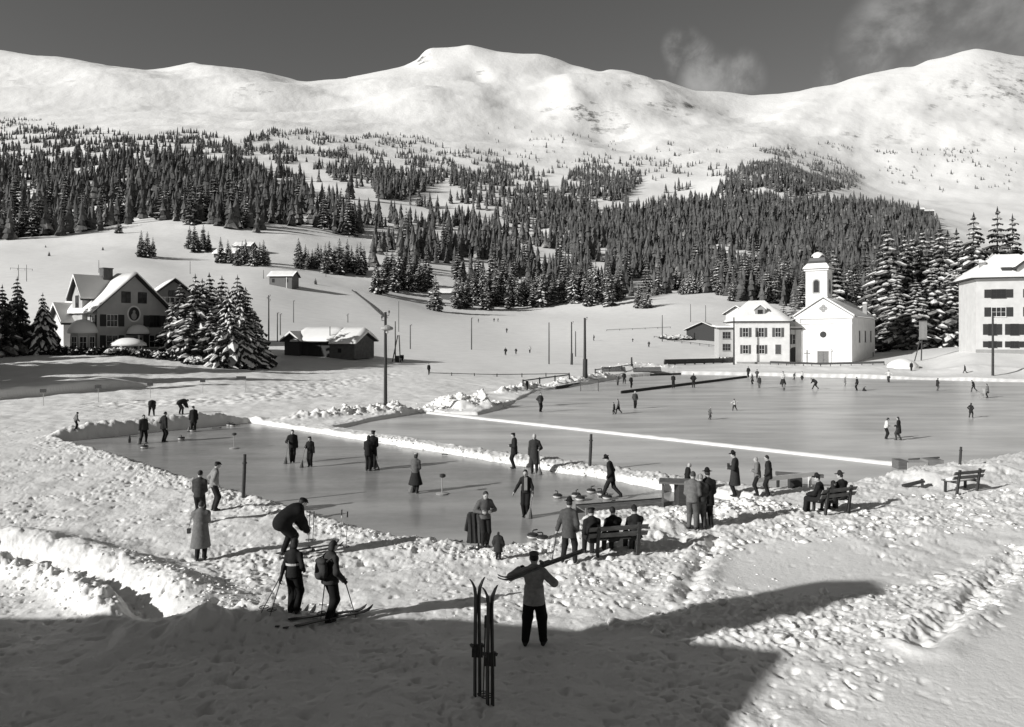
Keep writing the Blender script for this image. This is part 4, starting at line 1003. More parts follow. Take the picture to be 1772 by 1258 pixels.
bars('rink_board', 'dark board along the left bank of the skating ice behind the goal', 'board', [gz(962, 673.5), gz(1068, 655)], .10, .34, .17, 4, ph=.17)
bars('rink_board', 'short dark board at the far left corner of the skating ice', 'board', [gz(1075, 653), gz(1120, 649)], .10, .34, .17, 2, ph=.17)
bars('rink_board', 'dark board below the far bank left of the parsonage', 'board', [gz(1125, 650.5), gz(1178, 648.5)], .10, .30, .15, 2, ph=.15)
g3 = lambda px, row: ground(px, row)
bars('plank_rail', 'low rail over the snow left of the far snow piles', 'rail', [g3(905, 668), g3(985, 656)], .12, .12, .55, 3)
bars('plank_rail', 'low rail among the snow piles at the far corner of the rink', 'rail', [g3(1030, 646), g3(1095, 636)], .12, .12, .5, 3)
bars('field_fence', 'thin low fence line crossing the meadow behind the rinks', 'fence', [g3(742, 649), g3(860, 652), g3(985, 650)], .09, .09, .3, 3, group=None)
bars('field_fence', 'low fence along the lane below the low shed', 'fence', [g3(1132, 585), g3(1180, 594), g3(1243, 602)], .10, .10, .5, 4)
bars('field_fence', 'low fence on the slope left of the low shed', 'fence', [g3(1050, 573), g3(1160, 568)], .10, .12, .4, 5)
bars('garden_fence', 'dark garden fence along the foot of the parsonage', 'fence', [g3(1150, 631), g3(1250, 628), g3(1322, 627)], .22, .9, .5, 6)
bars('churchyard_fence', 'low churchyard fence below the church front', 'fence', [g3(1333, 631), g3(1420, 634), g3(1530, 632)], .10, .40, .5, 6)
bars('drift_fence', 'half-buried dark fence running diagonally up the slope behind the lamp pole', 'fence', [g3(664, 549), g3(640, 527), g3(609, 503)], .15, .6, .2, 4)
bars('farm_fence', 'faint fence at the far left slope', 'fence', [g3(18, 468), g3(56, 470)], .1, .1, .9, 3)
# goal
x, y = gz(1005, 677); x1, y1 = gz(1036, 677.5)
o = tag(empty('goal', (x, y, 0)), 'hockey goal with netting standing on the skating ice by the left bank', 'goal'); w = x1 - x
for u in (0, w): MB().tube([(u, 0, 0), (u, 0, 1.25)], .035, 6).build('goal_post', IRON, o)
MB().tube([(0, 0, 1.25), (w, 0, 1.25)], .035, 6).build('crossbar', IRON, o)
m = MB()
for k in range(13): u = w*k/12; m.tube([(u, .02, 1.25), (u, .5, 1.2), (u, .9, 0.02)], .012, 4)
for k in range(5): t = k/4; m.tube([(0, .5+.4*t, 1.2-1.18*t), (w, .5+.4*t, 1.2-1.18*t)], .012, 4)
m.build('net', CANVAS, o)
# dark boards and heaps at the far corner
for px, row, w, h, lab in ((1062, 643, 3.6, .8, 'dark stacked boards on the snow pile behind the far corner'), (1120, 644, 4.2, .9, 'dark tipped boards lying right of the far corner snow pile')):
    x, y, z = ground(px, row); o = tag(empty('board_stack', (x, y, z)), lab, 'boards')
    for k in range(4): m = MB(); m.bar((-w/2, .15*k, .1+.17*k), (w/2, .15*k-.2, .2+.19*k*h), .5, .12); m.build('plank', DARKWOOD, o)
# sign on two posts
x, y, z, h = place_h(1594, 624, 555)
o = tag(empty('notice_board', (x, y, z)), 'tall notice board on two leaning posts below the big snowy spruces', 'sign')
MB().tube([(0, 0, -.5), (.25, 0, h)], .12, 6).build('post', POLEWOOD, o); MB().tube([(-1.1, .3, -.5), (.15, 0, h*.7)], .10, 6).build('strut', POLEWOOD, o)
m = MB(); m.box(-.45, -.22, h*.52, .95, -.14, h); m.build('panel', grey(.16, .8, .2, 2, 'board_panel'), o)
for k in range(6): MB().box(-.40+.22*k, -.235, h*.55, -.28+.22*k, -.222, h*.97).build('slat', CANVAS, o)
x, y, z, h = place_h(1562, 636, 618); o = tag(empty('snow_heap', (x, y, z)), 'rounded white snow heap at the right end of the churchyard fence', 'snow heap'); MB().lathe([(2.4, -.4), (2.3, .4), (1.7, 1.0), (.8, 1.4), (.1, 1.5)], 14).build('heap', PILED, o, True)

# table at the end of the curling rink
x, y = gz(1178, 889); tz = 0
o = tag(empty('score_table', (x, y, 0)), 'rough wooden table with a flat top at the near right end of the curling ice', 'table')
MB().add([(-.78, -.05, 1.06), (.50, -.35, 1.06), (.55, .55, 1.06), (-.6, .7, 1.06), (-.78, -.05, 1.12), (.50, -.35, 1.12), (.55, .55, 1.12), (-.6, .7, 1.12)], [(3,2,1,0),(4,5,6,7),(0,1,5,4),(1,2,6,5),(2,3,7,6),(3,0,4,7)]).build('tabletop', MIDWOOD, o)
MB().box(-.12, -.25, -.1, .46, .5, 1.055).build('cabinet', DARKWOOD, o); MB().bar((-.62, .1, -.1), (-.60, .1, 1.06), .06, .06).build('leg', MIDWOOD, o); MB().bar((-.5, .6, -.1), (-.5, .6, 1.06), .06, .06).build('leg', MIDWOOD, o)
# low box platform beside it (with planks)
A = Vector((*gz(1012, 897), 0)); B = Vector((*gz(1168, 884), 0)); dv = (B - A); L = dv.length; rz = math.atan2(dv.y, dv.x)
o = tag(empty('plank_platform', A, rz), 'low plank platform along the near edge of the curling ice', 'platform')
MB().box(-.0, -.1, -.1, L, -.02, .36).build('side_board', grey(.18, .85, .3, 3, 'pale_board'), o); MB().box(0, .75, -.1, L, .82, .30).build('edge_board', DARKWOOD, o)
for k in range(4): MB().box(0, -.015+.19*k, .22, L, .16+.19*k, .26+.004*k).build('deck_plank', MIDWOOD, o)
# white railing
zr = .15
o = tag(empty('railing', (*gz(1308, 860, zr), zr)), 'white painted railing in front of the dark plank at the right of the curling end', 'railing')
b0 = Vector((*gz(1308, 860, zr), zr)); q = lambda px, row: Vector((*gz(px, row, zr), zr)) - b0
e1 = q(1328, 860); e2 = q(1402, 846)
MB().bar(q(1308, 858)+Vector((0,-.05,.60)), e2+Vector((.3,.05,.60)), .05, .17).build('rail', WHITEPAINT, o)
for e in (e1, e2): MB().bar(e+Vector((0,0,-.3)), e+Vector((0,.06,.56)), .11, .09).build('post', WHITEPAINT, o)
o = tag(empty('dark_barrier', (*gz(1340, 840, 0), 0)), 'dark plank barrier on a block behind the white railing', 'barrier')
b1 = Vector((*gz(1340, 840, 0), 0)); a_ = Vector((*gz(1342, 845), 0))-b1; c_ = Vector((*gz(1425, 846), 0))-b1
MB().bar(a_+Vector((0,0,.62)), c_+Vector((0,0,.52)), .1, .14).build('plank', MIDWOOD, o); MB().box(c_.x-1.4, c_.y-.1, -.2, c_.x-.9, c_.y+.15, .46).build('block', DARKWOOD, o); MB().bar(a_+Vector((.1,0,-.2)), a_+Vector((.1,0,.56)), .1, .1).build('post', DARKWOOD, o)
# small boxes at the end of the snow ridge
x, y = gz(1553, 812); o = tag(empty('ice_box', (x, y, 0)), 'pale open box with a leaning plank at the right end of the snow ridge', 'box')
MB().box(.0, -.1, -.05, .38, .5, .42).build('side_panel', MIDWOOD, o); MB().box(.4, -.15, -.05, 1.35, .6, .34).build('box_body', CANVAS, o); MB().box(1.36, -.12, -.05, 2.1, .55, .44).build('end_box', grey(.22, .8, .2, 3, 'grey_box'), o); MB().bar((1.0, .9, .30), (2.15, .3, .50), .12, .06).build('plank', DARKWOOD, o)

def bench(px, row, yaw, label, length=1.9, slat=grey(.12, .75, .35, 5, 'bench_wood', .3, .3, (1, 8, 1)), z=None):
    x, y, z0 = ground(px, row); z0 = z0 if z is None else z
    o = tag(empty('park_bench', (x, y, z0), yaw), label, 'bench', 'slatted wooden benches by the rink')
    L = length/2
    st = MB()
    for k in range(3): st.box(-L, .06+.15*k, .44, L, .18+.15*k, .475)
    st.build('seat', slat, o)
    bk = MB()
    for zz in (.56, .74): bk.add([(-L-.06, -.06-(zz-.5)*.25, zz), (L+.06, -.06-(zz-.5)*.25, zz), (L+.06, -.10-(zz-.36)*.25, zz+.135), (-L-.06, -.10-(zz-.36)*.25, zz+.135), (-L-.06, -.02-(zz-.5)*.25, zz), (L+.06, -.02-(zz-.5)*.25, zz), (L+.06, -.06-(zz-.36)*.25, zz+.135), (-L-.06, -.06-(zz-.36)*.25, zz+.135)], [(0,1,2,3),(7,6,5,4),(0,4,5,1),(1,5,6,2),(2,6,7,3),(3,7,4,0)])
    bk.build('backrest', slat, o)
    for s in (-1, 1):
        MB().bar((s*(L-.2), -.16, .93), (s*(L-.2), .02, -.35), .08, .07).build('back_leg', DARKWOOD, o); MB().bar((s*(L-.2), .44, .44), (s*(L-.2), .47, -.35), .08, .07).build('front_leg', DARKWOOD, o); MB().bar((s*(L-.2), -.02, .42), (s*(L-.2), .5, .42), .06, .05).build('bearer', DARKWOOD, o)
    return o
BENCH1 = bench(1068, 963, .22, 'wooden bench nearest the viewer with three people seated on it', 1.55)
BENCH2 = bench(1447, 888, .42, 'wooden bench right of the white railing with three people seated', 1.45)
BENCH3 = bench(1672, 853, .35, 'empty snow-topped wooden bench at the right', 1.45)
s_ = MB(); s_.lathe([(.95, 0), (.9, .06), (.6, .12), (.1, .14)], 14); s_.v = [(x*.75, .26+y*.25, .478+z) for x, y, z in s_.v]; so_ = s_.build('seat_snow', SNOW, BENCH3, True)
x, y, z = ground(1585, 843); o = tag(empty('wood_scrap', (x, y, z)), 'dark broken plank half sunk in snow left of the empty bench', 'plank'); MB().bar((-.5, 0, .05), (.35, .1, .22), .2, .08).build('plank', DARKWOOD, o); MB().bar((.2, -.1, 0), (.3, .1, .3), .1, .06).build('splinter', DARKWOOD, o)

# curling stones
def stone(px, row, label, s=1.18):
    x, y = gz(px, row); o = tag(empty('curling_stone', (x, y, 0.004)), label, 'curling stone', 'curling stones on the ice')
    MB().lathe([(.06, 0), (.12, .008), (.146, .05), (.148, .075)], 18).build('lower_body', grey(.55, .4, .2, 12, 'pale_granite', .5), o, True)
    MB().lathe([(.150, .0751), (.148, .09), (.12, .122), (.05, .130)], 18).build('upper_body', IRON, o, True)
    MB().tube([(0, 0, .125), (0, 0, .19), (.02, 0, .205), (.13, .02, .205)], .016, 6).build('handle', IRON, o)
    o.scale = (s, s, s); o.rotation_euler[2] = random.random()*6
    return o
for px, row, lab in ((965, 862, 'curling stone leftmost of the five in the middle of the house'), (997, 860, 'curling stone directly behind the front one of the pair'), (1004, 866, 'curling stone front one of the pair near the walking man'),
    (1023, 853, 'curling stone behind the walking man, left of two'), (1041, 857, 'curling stone close behind the walking man'), (1051, 864, 'curling stone at the feet of the walking man'),
    (922, 932, 'left stone of the pair near the close edge of the ice'), (939, 936, 'right stone of the pair near the close edge of the ice'), (1058, 879, 'curling stone beside the plank platform'),
    (314, 761, 'dark curling stone between two players at the far end'), (250, 776, 'dark curling stone in front of the leftmost player'), (334, 747, 'dark curling stone by the player in the long coat'),
    (397, 737, 'left dark stone by the far end bank'), (403, 738, 'right dark stone by the far end bank')):
    stone(px, row, lab, 1.25 if row > 840 else 1.35)
for px, row, lab in ((885, 947, 'dark curling foothold plate lying near the close edge'), (375, 741, 'dark foothold plate at the far end of the curling ice')):
    x, y = gz(px, row); o = tag(empty('foothold_plate', (x, y, .004), .1), lab, 'plate'); MB().box(-.3, -.1, 0, .3, .1, .03).build('plate', IRON, o); MB().box(.2, -.1, .03, .26, .1, .07).build('ridge', IRON, o)
for px, row, lab in ((792, 939, 'twig-like scrap lying on the near curling ice'), (770, 788, 'small dark scrap by the snow ridge')):
    x, y = gz(px, row); o = tag(empty('scrap', (x, y, .01)), lab, 'scrap'); MB().tube([(-.16, 0, .03), (-.05, .02, .06), (.06, -.03, .03), (.15, .02, .05)], .025, 5).build('twig', DARKWOOD, o)

def broom(foot, hand, label, kind='broom'):
    f = Vector(foot); h = Vector(hand); o = tag(empty('curling_broom', f), label, 'broom', 'curling brooms')
    d = (h - f); u = d.normalized(); MB().tube([u*.30, d + u*.12], .016, 6).build('handle', wood(.2, 'broom_handle'), o)
    MB().tube([(0, 0, 0.01), u*.12, u*.34], [.13, .10, .03], 9).build('bristles', grey(.16, .9, .5, 20, 'bristle', .1, .4, (6, 6, 1)), o)
    return o
def ski(o, a, b, up, w=.085, t=.018, mat=None, bind=True):
    """one ski as a child mesh along a->b with an upturned tip at b"""
    a = Vector(a); b = Vector(b); d = (b-a).normalized(); up = Vector(up).normalized(); s = d.cross(up).normalized(); up = s.cross(d)
    L = (b-a).length; V = []; Fs = []
    st = [(0, .85, 0), (.05, 1, 0), (.45, .92, .006), (.86, 1.05, 0), (.93, .95, .02), (.975, .6, .065), (1.0, .14, .105)]
    for t_, ww, lift in st:
        c = a + d*L*t_ + up*lift
        for sx, sz in ((-1, 0), (1, 0), (1, 1), (-1, 1)): V.append(c + s*(sx*w/2*ww) + up*(t*sz))
    for i in range(len(st)-1):
        for k in range(4): Fs.append((i*4+k, i*4+(k+1)%4, (i+1)*4+(k+1)%4, (i+1)*4+k))
    Fs += [(3,2,1,0), tuple(len(V)-4+k for k in range(4))]
    sk = mk('ski', V, Fs, mat or SKIWOOD, parent=o)
    if bind:
        m = MB(); c = a + d*L*.46 + up*(t+.002)
        m.bar(c - d*.1, c + d*.1, w*1.15, .03); m.bar(c + d*.06 + up*.03, c + d*.10 + up*.05, w*1.2, .04); m.build('binding', IRON, sk)
    return sk
SKIWOOD = grey(.035, .45, .3, 3, 'ski_wood', .5)
def ski_pole(top, tip, label, mat=None):
    a = Vector(top); b = Vector(tip); o = tag(empty('ski_pole', b), label, 'ski pole', 'ski poles'); d = a-b; u = d.normalized()
    MB().tube([(0, 0, 0), d], [.008, .013], 6).build('shaft', mat or wood(.09, 'pole_cane'), o); MB().tube([d*.88, d+u*.03], .019, 6).build('grip', IRON, o)
    m = MB(); c = u*.12; 
    for k in range(10):
        a0, a1 = 2*math.pi*k/10, 2*math.pi*(k+1)/10
        m.tube([c+Vector((.09*math.cos(a0), .09*math.sin(a0), 0)), c+Vector((.09*math.cos(a1), .09*math.sin(a1), 0))], .008, 4)
    m.tube([c+Vector((-.09, 0, 0)), c+Vector((.09, 0, 0))], .006, 4); m.tube([c+Vector((0, -.09, 0)), c+Vector((0, .09, 0))], .006, 4)
    m.build('basket', IRON, o); return o
# two pairs of skis standing upright in the snow
for px, row, top, lab in ((826, 1188, 1000, 'left pair of dark skis standing upright in the foreground snow'), (848, 1208, 1014, 'right pair of dark skis standing upright in the foreground snow')):
    Y = 11.2 if px < 840 else 10.85; x = (px-CX)*Y/F; z = gh(x, Y); h = (HY - top)*Y/F + CH - z
    o = tag(empty('ski_pair', (x, Y, z)), lab, 'skis', 'skis standing in the snow')
    ski(o, (-.03, 0.02, -.25), (-.012, 0.0, h), (-.86, -.5, 0), .075, .022); ski(o, (.03, -.02, -.25), (.012, -.02, h), (.86, .5, 0), .075, .022)
Y = 11.05; x = (838-CX)*Y/F; z = gh(x, Y)
ski_pole((x+.02, Y, z+1.25), (x-.02, Y+.02, z-.05), 'ski pole stuck in snow between the two upright pairs of skis')
ski_pole((x+.06, Y-.05, z+1.12), (x+.03, Y-.03, z-.05), 'second ski pole leaning on the right pair of upright skis')
# two pairs of ski poles standing by the ice edge
for px, row, top, lab in ((534, 938, 886, 'left of two dark ski poles standing behind the bending skier'), (541, 938, 887, 'right of two dark ski poles standing behind the bending skier'), (589, 948, 884, 'left of two pale ski poles standing at the ice edge'), (599, 950, 887, 'right of two pale ski poles standing at the ice edge')):
    x, y, z, h = place_h(px, row, top); ski_pole((x+.04, y, z+h), (x, y, z-.05), lab, WHITEPAINT if px > 560 else None)
# ---------------------------------------------------------------- spruces
def spruce_mesh(seed, levels=22, boughs=8, snowp=0.6, R=0.17, droop=0.35, seg=4, fringe=True, base=0.06, ragged=.25):
    """unit-height spruce crown: whorls of drooping boughs, each a ragged pad of needles with a snow slab on top"""
    r = random.Random(seed); V = []; Fs = []; M = []
    def quad(a, b, c, d, m):
        i = len(V); V.extend([a, b, c, d]); Fs.append((i, i+1, i+2, i+3)); M.append(m)
    def tri(a, b, c, m):
        i = len(V); V.extend([a, b, c]); Fs.append((i, i+1, i+2)); M.append(m)
    for l in range(levels):
        t = base + (0.975 - base) * (l / (levels - 1)) ** 0.92
        rad = R * (1 - t) ** 0.82 * (0.85 + .3 * r.random()) + 0.008
        if t < .16: rad *= .8 + t
        nb = max(4, int(boughs * (1 - .45 * t)))
        a0 = r.random() * 6.28
        for b in range(nb):
            ang = a0 + 6.283 * b / nb + r.uniform(-.28, .28); L = rad * (1 + r.uniform(-ragged, ragged)); zz = t + r.uniform(-.02, .02)*(1.2 - t)
            ca, sa = math.cos(ang), math.sin(ang); w = L * r.uniform(.26, .40) + .006
            pts = []
            for k in range(seg + 1):
                u = k / seg
                d = L * u; z = zz + L * (0.10 * u - droop * u * u - .25*droop*u**3) + (L*.10 if k == seg else 0) * (1 if r.random() < .5 else 0)
                ww = w * (0.35 + 1.3 * u - 1.45 * u * u) if k < seg else w * .08
                dz = ww * r.uniform(.45, .8)
                j = r.uniform(-.12, .12) * w
                c = (ca * d - sa * j, sa * d + ca * j, z)
                pts.append((( c[0] - sa * ww, c[1] + ca * ww, z - dz), c, (c[0] + sa * ww, c[1] - ca * ww, z - dz)))
            has = r.random() < snowp
            for k in range(seg):
                p, q = pts[k], pts[k+1]
                quad(p[0], p[1], q[1], q[0], 0); quad(p[1], p[2], q[2], q[1], 0)
                if fringe and k > 0:
                    for s in (0, 2):
                        e = p[s]; f = q[s]; h = w * r.uniform(.25, .65)
                        tri(e, f, ((e[0]+f[0])/2 * 1.02, (e[1]+f[1])/2 * 1.02, min(e[2], f[2]) - h), 0)
                if has and k >= (1 if r.random() < .7 else 2):
                    lift = .0028 + w * .10; g = r.uniform(.5, .92)
                    def up(pp, q_=1.0):
                        m_ = pp[1]; return tuple((m_[0] + (e[0]-m_[0])*g, m_[1] + (e[1]-m_[1])*g, m_[2] + (e[2]-m_[2])*g + lift) for e in pp)
                    P_, Q_ = up(p), up(q)
                    quad(P_[0], P_[1], Q_[1], Q_[0], 1); quad(P_[1], P_[2], Q_[2], Q_[1], 1)
    # leader
    for k in range(4):
        a = k * 1.57; tri((math.cos(a)*.012, math.sin(a)*.012, .955), (math.cos(a+1.2)*.012, math.sin(a+1.2)*.012, .955), (0, 0, 1.02), 0)
    return V, Fs, M
def me_from(name, V, Fs, M, mats):
    o = mk(name, V, Fs, mats, M, False); me = o.data; bpy.data.objects.remove(o); return me
def trunk_mesh():
    m = MB(); m.tube([(0, 0, -.08), (0, 0, .05), (.003, 0, .5), (0, 0, .97)], [.019, .014, .008, .002], 7)
    o = m.build('trunk', BARK); me = o.data; bpy.data.objects.remove(o); return me
TRUNK = trunk_mesh()
HEAVY = [me_from('crown', *spruce_mesh(100+i, 25, 9, .74, .175, .45, 4, ragged=.42), [NEEDLE, BOUGHSNOW]) for i in range(4)]      # laden with snow
MEDIUM = [me_from('crown', *spruce_mesh(200+i, 22, 8, .42, .19, .34, 4), [NEEDLE, BOUGHSNOW]) for i in range(4)]
BUSHY = [me_from('crown', *spruce_mesh(300+i, 20, 9, .50, .30, .42, 4, ragged=.40), [NEEDLE, BOUGHSNOW]) for i in range(3)]
WHITEBUSH = [me_from('crown', *spruce_mesh(400+i, 16, 9, .95, .42, .5, 4, ragged=.35), [NEEDLE, BOUGHSNOW]) for i in range(2)]
MID = [me_from('crown', *spruce_mesh(500+i, 15, 7, .28, .185, .32, 3, base=.03), [NEEDLE, BOUGHSNOW]) for i in range(6)]
def tree(x, y, h, kind, label, group=None, wide=1.0, z=None, name='spruce_tree'):
    z = gh(x, y) if z is None else z
    o = tag(empty(name, (x, y, z - .1), random.random()*6.28), label, 'tree', group)
    c = bpy.data.objects.new('crown', random.choice(kind)); COL.objects.link(c); c.parent = o; c.scale = (h*wide, h*wide, h)
    t = bpy.data.objects.new('trunk', TRUNK); COL.objects.link(t); t.parent = o; t.scale = (h, h, h)
    return o
def tree_px(px, Y, top, kind, label, group=None, wide=1.0):
    x = (px-CX)*Y/F; z = gh(x, Y); h = (HY-top)*Y/F + CH - z
    return tree(x, Y, h, kind, label, group, wide, z)
G1 = 'big snow-laden spruces right of the church'
for px, Y, top, kind, wide, lab in (
  (1536, 178, 393, HEAVY, 1.15, 'tall snow-laden spruce leftmost of the group right of the church'), (1566, 184, 404, HEAVY, .95, 'slim snow-laden spruce second from the church side'),
  (1596, 188, 398, HEAVY, 1.1, 'snow-laden spruce third from the left behind the notice board'), (1627, 180, 391, HEAVY, 1.05, 'snow-laden spruce in the middle of the right-hand group'),
  (1655, 186, 397, HEAVY, 1.1, 'snow-laden spruce just left of the tallest one near the guest house'), (1685, 172, 370, HEAVY, 1.1, 'tall snow-laden spruce whose top stands over the guest house chimney'),
  (1726, 176, 360, MEDIUM, 1.0, 'tallest dark-topped spruce rising behind the guest house roof'), (1752, 185, 372, HEAVY, 1.0, 'spruce cut by the right edge behind the guest house'),
  (1552, 168, 470, HEAVY, 1.3, 'lower broad snowy spruce at the front left of the right-hand group'), (1585, 165, 480, HEAVY, 1.35, 'lower broad snowy spruce at the front behind the notice board'), (1612, 167, 455, HEAVY, 1.3, 'lower snowy spruce right of the notice board top'), (1645, 165, 462, HEAVY, 1.25, 'lower snowy spruce beside the guest house wall'),
  (1668, 178, 430, HEAVY, 1.1, 'snowy spruce half hidden by the guest house corner'), (1578, 200, 410, HEAVY, 1.1, 'back-row snowy spruce between the second and third tops'), (1640, 202, 400, MEDIUM, 1.1, 'back-row darker spruce in the right-hand group'), (1610, 205, 405, MEDIUM, 1., 'back-row slim dark spruce behind the notice board'),
  (1443, 186, 430, MEDIUM, 1.15, 'dark spruce with snowy branches right behind the church tower'), (1376, 166, 507, MEDIUM, 1.2, 'snowy spruce between the parsonage roof and the tower'), (1356, 172, 520, MEDIUM, 1.0, 'small spruce peeping over the parsonage roof'),
  (1520, 196, 440, MEDIUM, 1.1, 'dark spruce in shade behind the church nave end')):
    tree_px(px, Y, top, kind, lab, G1 if px > 1500 else None, wide*1.25)
G2 = 'spruces in the chalet garden'
for px, Y, top, kind, wide, lab in (
  (30, 96, 478, BUSHY, .75, 'dark spruce at the left edge beside the chalet'), (74, 97, 506, WHITEBUSH, .62, 'snow-dusted spruce just left of the chalet'), (4, 94, 492, BUSHY, .8, 'spruce cut by the left edge'), (298, 103, 520, BUSHY, 1.0, 'lower spruce tucked against the chalet wall'), (350, 104, 482, BUSHY, 1.0, 'spruce just right behind the tallest in the garden group'), (425, 104, 497, BUSHY, 1.1, 'ragged spruce near the outermost one of the garden group'),
  (312, 104, 488, BUSHY, .85, 'garden spruce nearest the chalet wall'), (338, 101, 474, BUSHY, .95, 'tallest spruce of the dense garden group right of the chalet'), (362, 106, 472, BUSHY, .95, 'spruce behind the tallest one in the garden group'), (384, 102, 477, BUSHY, .95, 'spruce in the right half of the garden group'), (411, 106, 476, BUSHY, .9, 'outermost spruce of the garden group towards the barn'),
  (432, 101, 530, BUSHY, 1.2, 'broad low spruce at the right rim of the garden group'), (328, 97, 535, BUSHY, 1.1, 'low spruce at the left front of the garden group'), (365, 97, 530, BUSHY, 1.1, 'low broad spruce at the middle front of the garden group'),
  (400, 96, 536, WHITEBUSH, .95, 'very snowy bush-like spruce in front of the garden group'), (425, 97, 548, WHITEBUSH, .95, 'very snowy low spruce at the right front of the garden group'), (442, 99, 562, WHITEBUSH, 1.0, 'low snow-white spruce at the outer right foot of the garden group'), (416, 99, 515, WHITEBUSH, .8, 'frosted spruce on the paler right side of the garden group'), (396, 100, 500, WHITEBUSH, .7, 'frosted spruce rising behind the very snowy ones of the garden group'), (382, 95, 560, WHITEBUSH, 1.0, 'smallest very snowy spruce in front of the garden group')):
    tree_px(px, Y, top, kind, lab, G2, wide*1.18)
# clumps along the meadow edge: (px0, px1, base row, height px, n, spread rows, label, group)
CL = [(238, 266, 446, 44, 3, 2, 'dark spruce of the lone trio on the meadow above the chalet', None, 1.15), (326, 362, 436, 46, 5, 5, 'spruce of the clump left of the half buried hut', None, 1.05), (380, 440, 458, 42, 7, 8, 'spruce of the row in front of the half buried hut', None, 1.1),
  (440, 466, 460, 40, 4, 6, 'spruce of the clump just left of the small chalet', None, 1.1), (512, 560, 464, 46, 8, 6, 'spruce of the wood right of the small chalet', None, 1.05), (560, 632, 474, 58, 11, 6, 'spruce of the tall row above the drift fence', None, 1.05),
  (645, 740, 503, 66, 16, 14, 'spruce of the dense point of wood reaching into the meadow', None, 1.05), (752, 764, 538, 58, 1, 1, 'single snowy spruce in front of the wood at the meadow edge', None, 1.3), (786, 845, 534, 62, 10, 10, 'spruce of the meadow-edge wood left of centre', None, 1.1),
  (845, 905, 532, 60, 10, 8, 'spruce of the meadow-edge wood at the centre', None, 1.1), (905, 985, 528, 58, 14, 10, 'spruce of the meadow-edge wood right of centre', None, 1.1), (985, 1075, 526, 66, 16, 12, 'spruce of the tall wood right of centre', None, 1.1),
  (1098, 1122, 533, 42, 3, 2, 'spruce of the small separate group right of the tall wood', None, 1.35), (1128, 1140, 512, 18, 2, 2, 'low bush spruce behind the small separate group', None, 1.8), (1165, 1260, 508, 40, 14, 9, 'spruce of the dark row on the slope above the low shed', None, 1.05), (1260, 1350, 522, 42, 12, 6, 'spruce of the dark row above the parsonage roof', None, 1.05)]
n_near = 0
for a, b, row, hp, n, sp, lab, grp, wide in CL:
    for i in range(n):
        px = a + (b-a)*((i + random.uniform(.1, .9))/n); rr = row + random.uniform(-sp, sp*.4)
        x, y, z = ground(px, rr); h = hp * random.uniform(.72, 1.1) * y / F
        nm = n > 1
        tree(x, y, h, MEDIUM if random.random() < .75 else HEAVY, lab, ('spruces, ' + lab.split(' ', 1)[1]) if nm else None, wide*random.uniform(.9, 1.25), z); n_near += 1
for px, row, hp, lab in ((85, 443, 9, 'tiny lone spruce left on the upper meadow'), (178, 433, 7, 'tiny lone spruce right of it on the upper meadow'), (79, 428, 5, 'tiny sapling at the forest foot far left'), (546, 492, 12, 'tiny lone spruce in the snow above the barn'), (206, 404, 26, 'single spruce on the crest above the chalet')):
    x, y, z = ground(px, row); tree(x, y, hp*y/F, MEDIUM, lab, None, 1.5, z)

# ----- the wooded slopes
DENSE = [([(-80,425),(60,418),(150,402),(215,398),(240,380),(330,390),(430,402),(520,408),(600,412),(640,395),(600,362),(540,342),(480,322),(420,300),(380,285),(330,272),(250,275),(180,290),(120,302),(60,300),(-80,305)], .66),
 ([(640,470),(700,450),(760,480),(830,505),(900,524),(1060,522),(1100,505),(1180,502),(1250,512),(1400,535),(1520,545),(1640,500),(1622,386),(1560,362),(1480,352),(1400,355),(1340,345),(1270,350),(1210,352),(1150,352),(1080,350),(1000,340),(930,345),(880,372),(850,400),(800,410),(740,420),(690,410),(650,430)], .70),
 ([(1000,400),(1210,350),(1340,345),(1480,352),(1560,362),(1622,386),(1640,500),(1520,545),(1400,535),(1250,512),(1120,480)], .97),
 ([(1280,296),(1300,285),(1340,274),(1400,284),(1470,300),(1490,322),(1440,330),(1340,345),(1260,350),(1240,330)], .9),
 ([(960,342),(985,305),(1000,288),(1050,280),(1100,298),(1110,318),(1070,348)], .8), ([(640,318),(650,294),(730,290),(765,305),(740,328),(690,345),(655,345)], .8), ([(760,312),(800,290),(850,262),(880,290),(960,330),(920,355),(850,345),(800,345)], .62),
 ([(560,412),(600,372),(700,352),(820,345),(900,350),(880,380),(820,400),(720,400),(640,410)], .42), ([(480,300),(560,285),(640,330),(640,360),(560,345)], .30)]
SCAT = [([(-80,300),(-80,205),(60,208),(140,222),(250,232),(330,228),(420,245),(480,222),(540,225),(600,250),(640,300),(560,290),(480,312),(420,298),(330,270),(180,286),(60,298)], .42), ([(560,300),(600,235),(700,232),(800,255),(900,285),(960,300),(940,345),(800,330),(640,345)], .24),
 ([(860,260),(960,262),(1100,272),(1180,268),(1290,300),(1250,330),(1150,340),(1100,300),(1040,275),(960,300)], .07), ([(1290,252),(1360,255),(1440,272),(1500,300),(1490,320),(1400,288),(1340,272)], .22), ([(1400,245),(1560,238),(1760,240),(1760,275),(1600,270),(1440,268)], .10), ([(1500,275),(1760,270),(1760,330),(1640,335),(1540,320)], .05), ([(820,215),(1000,232),(1150,245),(1280,248),(1280,270),(1000,262),(860,250)], .02), ([(560,470),(700,420),(760,440),(820,480),(760,480),(640,470)], .10), ([(640,395),(900,420),(860,460),(760,440)], .2)]
def pt_in(px, row, P):
    return poly_sd(px, row, P) < 0
